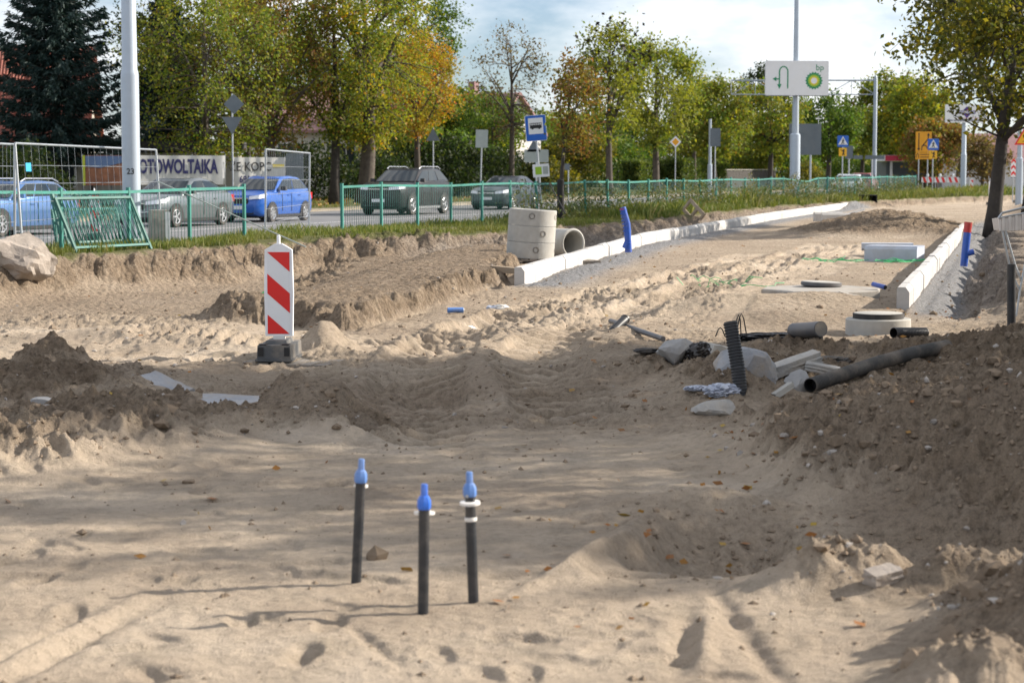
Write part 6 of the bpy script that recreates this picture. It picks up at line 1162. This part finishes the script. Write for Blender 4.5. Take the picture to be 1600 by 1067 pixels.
p = at(225, 606, 14.6); slab('concrete_slab', 'tilted grey slab poking out of the left soil heap', (p.x + 0.10, 14.6, p.z - 0.03), (0.34, 0.4, 0.10), (R(10), R(22), R(-20)), 8, 'slab_dusty')
p = at(160, 580, 16.4); slab('concrete_slab', 'flat sand-covered slab behind the left soil heap', (p.x, 16.4, p.z - 0.03), (0.5, 0.4, 0.08), (R(4), R(3), R(8)), 9, 'concrete_old')
p = at(530, 665, 12.75); slab('concrete_slab', 'corner of a blue-grey slab under the smooth sand heap', (p.x - 0.06, 12.9, 0.05), (0.20, 0.3, 0.14), (R(5), R(-8), R(20)), 11, 'slab_dusty')
# round slab in the roadbed and its lid
sx, sy = 4.18, 26.9; t = thing('cover_slab', 'wide eight-sided grey concrete slab let into the roadbed', 'slab', (sx, sy, gz(sx, sy) + 0.02)); q = MB(); q.lathe([(0.84, -0.10), (0.84, 0.085), (0.815, 0.10), (0, 0.10)], 8, Matrix.Rotation(R(10), 4, 'Z')); q.build('plate', 'concrete_old', t)
c_ = at(1278, 440, 27.6); t = thing('round_cover', 'thin round lid lying on the eight-sided slab', 'manhole cover', (c_.x, 27.3, gz(sx, sy) + 0.13)); t.rotation_euler = (0, R(2), 0); q = MB(); q.lathe([(0, 0.0), (0.27, 0.0), (0.28, 0.01), (0.28, 0.045), (0.27, 0.05), (0, 0.05)], 32); q.build('plate', 'grey_pipe', t, True); q = MB(); q.lathe([(0, 0.052), (0.255, 0.052), (0.255, 0.058), (0, 0.058)], 32); q.build('concrete_fill', 'concrete', t, True)
p = at(1336, 463, 25.4); slab('concrete_chunk', 'broken concrete chunk leaning on the eight-sided slab', (p.x, 25.6, gz(p.x, 25.6) + 0.05), (0.34, 0.16, 0.07), (0, R(14), R(-18)), 21, 'concrete_old', 'rubble')
p = at(1374, 448, 26.6); stub('blue_offcut', 'short blue pipe offcut on the eight-sided slab', [at(1364, 444, 26.7), at(1383, 449, 26.5)], 0.032, 'pipe_blue', parts=[('dark_bore', [at(1383, 449, 26.5), at(1383.3, 449.1, 26.49)], 0.026, 'trim_black')])
mx, my = at(1372, 510, 20.6).x, 20.6; mz_ = at(1372, 522, 20.35).z; t = thing('manhole_ring', 'new concrete manhole ring with a black-edged lid', 'manhole', (mx, my, mz_)); q = MB(); q.lathe([(0.335, -0.1), (0.335, 0.135), (0.325, 0.145), (0.24, 0.145)], 40); q.build('ring', 'concrete', t, True); q = MB(); q.lathe([(0.245, 0.14), (0.262, 0.146), (0.262, 0.195), (0.25, 0.20)], 40); q.build('lid_rim', 'rubber', t, True); q = MB(); q.lathe([(0.25, 0.199), (0.24, 0.203), (0, 0.205)], 40); q.build('lid', 'concrete', t, True)
# rubble round the standing duct
p = at(1170, 606, 14.5); rock('rubble_block', 'large pale concrete lump behind the standing duct', (p.x + 0.0, 14.6, seat(p.x, 14.6, p.z - 0.01, 0.06)), (0.25, 0.18, 0.15), 31, 'slab_dusty', (0.1, 0.1, 0.2), 3, 'rubble', 'rubble on the right mound', 0.8)
p = at(1245, 577, 15.0); slab('kerb_fragment', 'white broken kerb fragment lying on the concrete lump', (p.x - 0.02, 15.0, seat(p.x, 15.0, p.z, 0.07)), (0.40, 0.13, 0.085), (R(6), R(-17), R(14)), 33, 'concrete_worn', 'rubble')
p = at(1286, 576, 14.9); slab('kerb_fragment', 'pale curved kerb fragment beside the lying duct', (p.x, 14.9, seat(p.x, 14.9, p.z, 0.05)), (0.26, 0.11, 0.06), (R(4), R(10), R(-12)), 34, 'concrete_worn', 'rubble')
p = at(1252, 602, 14.4); rock('rubble_block', 'grey rounded block at the open end of the lying duct', (p.x, 14.45, seat(p.x, 14.45, p.z - 0.02, 0.04)), (0.10, 0.09, 0.10), 35, 'stone_grey', (0, 0, 0.4), 3, 'rubble', 'rubble on the right mound', 0.8)
p = at(1053, 577, 16.3); rock('rubble_block', 'smooth grey stone beside the black bag', (p.x, 16.3, seat(p.x, 16.3, p.z, 0.05)), (0.17, 0.14, 0.13), 36, 'stone_grey', (0, 0.2, 0.2), 3, 'rubble', 'rubble on the right mound', 0.8)
p = at(1115, 652, 13.6); rock('rubble_block', 'flat pale stone at the foot of the standing duct', (p.x, 13.6, gz(p.x, 13.6) + 0.02), (0.16, 0.12, 0.06), 37, 'concrete_worn', (0, 0.1, 0.1), 3, 'rubble', 'rubble on the right mound', 0.8)
p = at(1223, 620, 14.1); slab('stone_strip', 'narrow grey stone strip between the lump and the lying duct', (p.x, 14.1, gz(p.x, 14.1) + 0.05), (0.16, 0.06, 0.04), (0, R(-30), R(20)), 38, 'concrete', 'rubble')
p = at(1118, 537, 17.0); slab('rubble_block', 'grey broken block behind the black bag', (p.x, 17.0, gz(p.x, 17.0) + 0.07), (0.20, 0.2, 0.12), (R(5), R(12), R(30)), 39, 'concrete', 'rubble')
p = at(1368, 960, 8.0); slab('brick_piece', 'sand-coloured broken brick on the ridge by the pit', (p.x, 7.85, gz(p.x, 7.85) + 0.02), (0.13, 0.09, 0.06), (R(10), R(-8), R(25)), 41, 'stone', 'rubble')
p = at(1238, 893, 8.3); rock('pebble', 'small reddish stone on the rim of the pit', (p.x, p.y, gz(p.x, p.y) + 0.01), (0.022, 0.02, 0.026), 42, 'pipe_red' if False else 'stone', (0, 0, 0), 2, 'stone')
# tilted board ends, foil and bags
def crumple(name, label, loc, size, seed, mname, rot=(0, 0, 0), cat='plastic sheet', f=3.0, amp=0.5, sub=4, flat=0.0):
    bm = bmesh.new(); bmesh.ops.create_icosphere(bm, subdivisions=sub, radius=1.0); C = np.array([v.co[:] for v in bm.verts])
    nz_ = fbm(C[:, 0] * f + seed, C[:, 1] * f + C[:, 2] * f * 1.3, 4); r = 1 + amp * (0.4 - np.abs(nz_) * 1.9)
    for v, c, k in zip(bm.verts, C, r): v.co = Vector((c[0] * size[0] * k, c[1] * size[1] * k, c[2] * size[2] * k))
    me = bpy.data.meshes.new(name); bm.to_mesh(me); bm.free(); me.materials.append(MATS[mname]); me.polygons.foreach_set('use_smooth', [True] * len(me.polygons)); me.set_sharp_from_angle(angle=R(40)); return tag(put(name, me, None, loc, rot), label, cat)
p = at(1090, 560, 16.2); crumple('black_bag', 'crumpled black plastic bag on the grey stone', (p.x, 16.2, seat(p.x, 16.2, p.z, 0.05)), (0.11, 0.09, 0.075), 1, 'black_foil', (0, -0.3, 0.2), 'bag', 2.6, 0.35)
p = at(1205, 523, 18.6); crumple('black_sheet', 'long rumpled strip of black plastic behind the standing duct', (p.x, 18.6, gz(p.x, 18.6) + 0.05), (0.36, 0.09, 0.045), 2, 'black_foil', (0, 0, 0.05), 'plastic sheet', 3.2, 0.6); p = at(1268, 521, 18.4); crumple('black_sheet', 'bunched black plastic end on top of the rolled cylinder', (p.x, 18.35, gz(p.x, 18.35) + 0.09), (0.10, 0.06, 0.05), 3, 'black_foil', (0, 0.4, 0.3), 'plastic sheet', 3.0, 0.5)
p = at(1128, 640, 14.0); crumple('foil_scrap', 'crumpled pale blue foil scraps left of the standing duct', (p.x, 14.0, gz(p.x, 14.0) + 0.03), (0.12, 0.07, 0.045), 4, 'pale_foil', (0, 0, 0.1), 'litter', 4.5, 0.7); p = at(1182, 580, 15.0); crumple('foil_scrap', 'pale blue foil scrap tucked on the concrete lump', (p.x, 14.9, seat(p.x, 14.9, p.z, 0.02)), (0.05, 0.04, 0.025), 5, 'pale_foil', (0, 0.2, 0), 'litter', 4.0, 0.6)
p = at(1088, 640, 14.2); crumple('foil_scrap', 'flattened pale foil beside the flat pale stone', (p.x, 14.2, gz(p.x, 14.2) + 0.015), (0.09, 0.05, 0.02), 6, 'pale_foil', (0, 0, 0.4), 'litter', 4.0, 0.6)
for i, (px, py_, rz, lb) in enumerate([(1320, 549, 0.35, 'bent black rubber flap above the lying duct'), (1290, 546, 0.1, 'dark earth-stained plastic piece above the white fragment'), (1008, 579, 0.05, 'black rubber scrap in the soil left of the grey stone')]):
    Y = 16.4 if i < 2 else 16.6; p = at(px, py_, Y); crumple('rubber_scrap', lb, (p.x, Y, gz(p.x, Y) + 0.03), (0.16 if i < 2 else 0.10, 0.05, 0.022), 11 + i, 'rubber' if i != 1 else 'dusty_pipe', (0, -0.2 if i == 0 else 0, rz), 'scrap', 2.5, 0.5, 3)
# rolled cylinder with a log-like end
a, b = at(1240, 545, 17.4), at(1282, 541, 17.0); ga = gz(a.x, a.y) + 0.085; a.z = max(a.z, ga); b.z = max(b.z, gz(b.x, b.y) + 0.085); stub('duct_bung', 'short fat grey cylinder lying with its wooden end showing', [a, b], 0.068, 'grey_pipe', parts=[('wooden_end', [b, b + (b - a).normalized() * 0.004], 0.06, 'wood_grey')])
# grey pipe and short black elbow
a, b = at(954, 523, 20.6), at(1036, 550, 18.9); a.z = max(a.z, gz(a.x, a.y) + 0.10); b.z = max(b.z, gz(b.x, b.y) + 0.03); stub('conduit', 'thin grey conduit resting across a black pipe elbow', [a, b], 0.026, 'grey_pipe')
a, b = at(958, 540, 19.9), at(976, 522, 20.1); dz = max(0, gz(b.x, b.y) + 0.09 - b.z); a.z += dz; b.z += dz; stub('pipe_elbow', 'short black pipe elbow under the grey conduit', [a - Vector((0.05, 0, 0.05)), a, b], 0.046, 'black_pipe', parts=[('rim', [b, b + (b - a).normalized() * 0.02], 0.050, 'black_pipe'), ('dark_bore', [b + (b - a).normalized() * 0.0205, b + (b - a).normalized() * 0.022], 0.042, 'trim_black')])
# cable loops and the lime connector
t = thing('cable_loops', 'thin black cable loops rising behind the standing duct', 'cable', at(1160, 525, 17.8)); o_ = t.location.copy()
for (x0, x1, top, dy) in ((1150, 1158, 492, 0), (1150, 1167, 490, 0.05), (1118, 1133, 512, -0.1)):
    a, b, tp = at(x0, 526, 17.8 + dy), at(x1, 526, 17.8 + dy), at((x0 + x1) / 2, top, 17.8 + dy); MB().tube([q - o_ for q in (a, a.lerp(tp, 0.8) + Vector((-.01, 0, 0)), tp, b.lerp(tp, 0.8) + Vector((.01, 0, 0)), b)], 0.006, 6).build('cable', 'rubber', t, True)
p = at(1130, 524, 17.7); crumple('lime_connector', 'small lime yellow plastic connector beside the cable loops', (p.x, 17.7, gz(p.x, 17.7) + 0.05), (0.04, 0.03, 0.035), 7, 'hivis', (0, 0, 0), 'connector', 1.5, 0.2, 2)
p = at(1103, 540, 17.2); tag(MB().add([(-0.02, 0, -0.05), (0.03, 0.02, -0.05), (0.03, -0.015, -0.05), (0.0, 0, 0.13)], [(0, 1, 3), (1, 2, 3), (2, 0, 3), (0, 2, 1)]).build('slate_splinter', 'grey_pipe', None), 'dark upright slate splinter left of the cable loops', 'stone'); bpy.data.objects['slate_splinter'].location = on(p.x, 17.2, 0.02)
# green netting strips
def netting(label, px, py_, w, d, seed, rz=0.0):
    p = gp(px, py_, 0.02); rg = np.random.RandomState(seed); t = MB()
    for i in range(10):
        x0 = rg.uniform(-w, w); y0 = rg.uniform(-d, d); an = rg.normal() * 0.35 + rz; P = []
        for k in range(7): s = (k / 6 - 0.5) * rg.uniform(0.5, 1.0); x = x0 + s * math.cos(an); y = y0 + s * math.sin(an) * 2 + 0.1 * math.sin(k + i); P.append((x, y, gz(p.x + x, p.y + y) - 0.0 + 0.012 + 0.025 * abs(rg.normal())))
        t.tube(P, 0.0055, 4, False)
    return tag(t.build('green_netting', 'net_green', None), label, 'netting') if not setattr(t, 'v', [(x + p.x, y + p.y, z) for x, y, z in t.v]) else None
netting('green plastic strapping strewn left of the eight-sided slab', 1140, 441, 0.55, 0.8, 1); netting('tangle of green strapping left of the blue-grey stack', 1300, 406, 0.4, 0.7, 2); netting('bit of green strapping right of the blue-grey stack', 1408, 409, 0.25, 0.4, 3); netting('shred of green netting beside the striped beacon', 384, 487, 0.12, 0.3, 4)
# drinks litter by the shelf
for i, (px, py_, rz, m1, lb) in enumerate([(712, 491, 0.2, 'cap_pale', 'crushed blue and white drink can by the broken shelf edge'), (770, 484, -0.3, 'pale_foil', 'pale crumpled bottle by the broken shelf edge'), (733, 500, 0.9, 'tie_white', 'white paper scrap below the broken shelf edge'), (783, 484, 0.3, 'tie_white', 'white plastic scrap beside the pale crumpled bottle')]):
    p = gp(px, py_, 0.0); z = gz(p.x, p.y)
    if i == 0: t = thing('drink_can', lb, 'can', (p.x, p.y, z + 0.035), rz); MB().tube([(-0.10, 0, 0), (-0.095, 0, 0), (0.0, 0, 0.004), (0.09, 0, 0)], [0.02, 0.033, 0.030, 0.033], 12).build('body', m1, t, True); MB().tube([(0.09, 0, 0), (0.10, 0, 0)], [0.033, 0.022], 12).build('end', 'galv', t, True)
    else: crumple('litter_scrap', lb, (p.x, p.y, z + 0.02), (0.09, 0.06, 0.035), 50 + i, m1, (0, 0, rz), 'litter', 3.5, 0.6, 3)
# board pallet below the beacon
p = at(455, 567, 17.6); pallet('pallet', 'broken half-buried pallet under the striped beacon', (BX + 0.17, BYY - 0.02, at(437, 563, 17.75).z - 0.115), R(-16), 0.80, 0.70, 6, 'wood_grey', (R(1), R(1)))
# leaning wooden frame in the left trench
a = gp(1092, 350, 0.05); t = thing('wooden_frame', 'pale wooden frame leaning on the trench bank behind the kerb', 'frame', (a.x, a.y, gz(a.x, a.y))); t.rotation_euler = (Matrix.Rotation(R(-20), 4, 'Z') @ Matrix.Rotation(R(-52), 4, 'Y') @ Matrix.Rotation(R(-35), 4, 'X')).to_euler()
for c, d in (((-0.18, 0, 0.35), (0.10, 0.06, 0.9)), ((0.18, 0, 0.35), (0.10, 0.06, 0.9)), ((0, 0, 0.76), (0.46, 0.061, 0.09)), ((0, 0, 0.30), (0.46, 0.061, 0.09)), ((0, 0, -0.08), (0.46, 0.061, 0.09))): MB().box(c, d).build('bar', 'wood', t)
# concrete block and upturned black crate on the verge
x, y = along(247, 0.35); t = thing('concrete_block', 'upright concrete block between the lamp column and the railing', 'block', (x, y, 0.15), R(18)); MB().box((0, 0, 0.36), (0.34, 0.5, 0.86), None, 0.94).build('core', 'concrete_old', t); MB().box((0.13, -0.252, 0.36), (0.09, 0.012, 0.80)).build('white_edge', 'white_sheet', t)
x, y = along(1356, -1.6); t = thing('black_crate', 'upturned black crate on the grassy verge', 'crate', (x, y, 0.25), R(10))
for c, d in (((0, 0, 0.30), (0.75, 0.5, 0.04)), ((-0.36, 0, 0.1), (0.04, 0.5, 0.40)), ((0.36, 0, 0.1), (0.04, 0.5, 0.40)), ((0, 0.24, 0.1), (0.70, 0.03, 0.38))): MB().box(c, d).build('board', 'trim_black', t)
p = at(1339, 305, 72); tag(MB().box((0, 0, 0), (0.60, 0.05, 0.06), Matrix.Rotation(R(-14), 4, 'Y')).build('plastic_strip', 'white_sheet', None), 'white plastic strip on the grass below the black crate', 'strip'); bpy.data.objects['plastic_strip'].location = (p.x, 72, gz(p.x, 72) + 0.18)
for px, lb in ((1440, 'low dark drain frame on the far roadbed'), (1493, 'low green-black drain frame near the leaning tree')):
    p = gp(px, 316, 0.0); t = thing('drain_frame', lb, 'drain', (p.x, p.y, gz(p.x, p.y)), R(8)); MB().box((0, 0, 0.06), (0.62, 0.5, 0.12)).build('frame', 'rubber', t); MB().box((0.0, 0, 0.125), (0.5, 0.4, 0.012)).build('grate', 'sign_back', t)
# leaning dark rod by the young tree
a = at(858, 286, 47.2); b = at(884, 334, 46.6); tag(MB().tube([a, b], 0.014, 6).build('leaning_rod', 'trim_black', None), 'thin dark rod leaning beside the young verge tree', 'rod')
# ribbed white bin on a tubular stand at the right edge
o_ = at(1592, 470, 21.5); t = thing('trough_stand', 'white ribbed trough on grey tubular legs beside the black duct stub', 'stand', (o_.x, 21.5, o_.z)); P_ = lambda px, py_, Y=21.5: at(px, py_, Y) - o_
prof = [(1562, 340), (1566, 360)]; q = MB(); N = 13
for i in range(N):
    f = i / (N - 1); x0 = 1560 + 62 * f; zt, zb = 341 - 11 * f, 361 - 2 * f; q.prism([(P_(x0, zt).x, P_(x0, zt).z), (P_(x0 + 4.6, zt).x, P_(x0 + 4.6, zt).z), (P_(x0 + 4.6, zb).x, P_(x0 + 4.6, zb).z), (P_(x0 + (2 if i == 0 else 0), zb).x, P_(x0, zb).z)], -0.012 if i % 2 else 0.0, 0.02)
q.build('front_wall', 'bin_white', t); q = MB(); q.prism([(P_(1561, 343).x, P_(1561, 343).z), (P_(1624, 333).x, P_(1624, 333).z), (P_(1624, 359).x, P_(1624, 359).z), (P_(1564, 361).x, P_(1564, 361).z)], 0.30, 0.32); q.build('back_wall', 'bin_white', t)
for pts in ([P_(1560, 341), P_(1626, 329)], [P_(1566, 333), P_(1626, 318)], [P_(1560, 341), P_(1566, 333)]): MB().tube(pts, 0.013, 8).build('top_tube', 'galv', t, True)
for pts in ([P_(1566, 361), P_(1578, 420), P_(1592, 452)], [P_(1571, 361), P_(1586, 414), P_(1596, 440)], [P_(1612, 360), P_(1594, 452), P_(1588, 494)]): MB().tube(pts, 0.012, 8).build('leg', 'galv', t, True)

# ------------------------------------------------------------------ clods, pebbles and fallen leaves
def lumps(name, label, N, seed, region, smin, smax, mname, cat, octa=False):
    rng = np.random.RandomState(seed); x, y = region(rng, N); z, mk = height(x, y); w = np.clip(mk['rough'] + mk['scarp'] * 0.9 + 0.22 * mk['dug'] + (0.04 if octa else 0.006), 0, 1); k = rng.uniform(size=len(x)) < w; x, y, z = x[k], y[k], z[k]; n = len(x)
    bm = bmesh.new(); bmesh.ops.create_icosphere(bm, subdivisions=1, radius=1.0)
    if octa: bm.free(); bm = bmesh.new(); vs_ = [bm.verts.new(q) for q in ((1, 0, 0), (0, 1, 0), (-1, 0, 0), (0, -1, 0), (0, 0, 1), (0, 0, -1))]; [bm.faces.new([vs_[a], vs_[(a + 1) % 4], vs_[4]]) for a in range(4)]; [bm.faces.new([vs_[(a + 1) % 4], vs_[a], vs_[5]]) for a in range(4)]
    bm.verts.index_update(); T = np.array([v.co[:] for v in bm.verts]); F = np.array([[v.index for v in f.verts] for f in bm.faces]); bm.free()
    s = smin * (smax / smin) ** (rng.uniform(size=n) ** 2.2); V = T[None] * (1 + rng.normal(size=(n, len(T), 1)) * 0.22); V = V * (s[:, None, None] * rng.uniform(0.7, 1.3, (n, 1, 3)) * np.array([1, 1, 0.72])) + np.stack([x, y, z + s * 0.12], 1)[:, None]
    Fa = (F[None] + (np.arange(n) * len(T))[:, None, None]).reshape(-1, 3); return tag(put(name, nmesh(name, V.reshape(-1, 3), Fa, mname, False)), label, cat, kind='stuff')
fan = lambda y0, y1, e=1.0: (lambda rng, N: (lambda y: (rng.uniform(-0.28, 0.28, N) * y, y))(y0 * (y1 / y0) ** (rng.uniform(size=N) ** e)))
lumps('dirt_clods', 'crumbled soil clods strewn over the heaps and banks', 3600, 101, fan(6.3, 42), 0.012, 0.055, 'dirt_clod', 'soil')
lumps('soil_crumbs', 'fine crumbs of soil covering the heaps and the broken edges', 36000, 103, fan(6.3, 40, 0.9), 0.005, 0.022, 'dirt_clod', 'soil', True)
lumps('pebbles', 'small pale pebbles scattered over the soil', 3000, 102, fan(6.3, 40), 0.006, 0.028, 'pebble', 'gravel')
rng = np.random.RandomState(111); N = 2600; x, y = fan(7, 60)(rng, N); k = (x > -0.02 * y) | (rng.uniform(size=N) < 0.13) ; k &= rng.uniform(size=N) < np.where(x > 0.04 * y, 1.0, 0.45); k &= fbm(x * 0.9, y * 0.7, 2) > 0.0; k &= rng.uniform(size=N) < np.interp(y, [7.5, 11], [0.3, 1.0]); x, y = x[k], y[k]; z, _ = height(x, y)
V, F = leaf_quads(np.stack([x, y, z + 0.012], 1), 0.052, rng, 0.0, 0.8); V = V.reshape(-1, 4, 3); c_ = V.mean(1, keepdims=True); V[:, :, 2] = c_[:, :, 2] + (V[:, :, 2] - c_[:, :, 2]) * 0.45
tag(put('fallen_leaves', nmesh('fallen_leaves', V.reshape(-1, 3), F, 'dead_leaf')), 'brown and yellow fallen leaves on the right side of the dig', 'leaves', kind='stuff')
x = rng.uniform(-20, 30, 3500); y = rng.uniform(60, 130, 3500); s, o = so(x, y); k = (o > 18) & (o < 30); P = np.stack([x[k], y[k], 0 * x[k] + 0.2], 1)
V, F = leaf_quads(P, 0.14, rng, 0.0, 0.8); tag(put('leaf_litter', nmesh('leaf_litter', V, F, 'dead_leaf')), 'scattered autumn leaves on the grass under the street trees', 'leaves', kind='stuff')
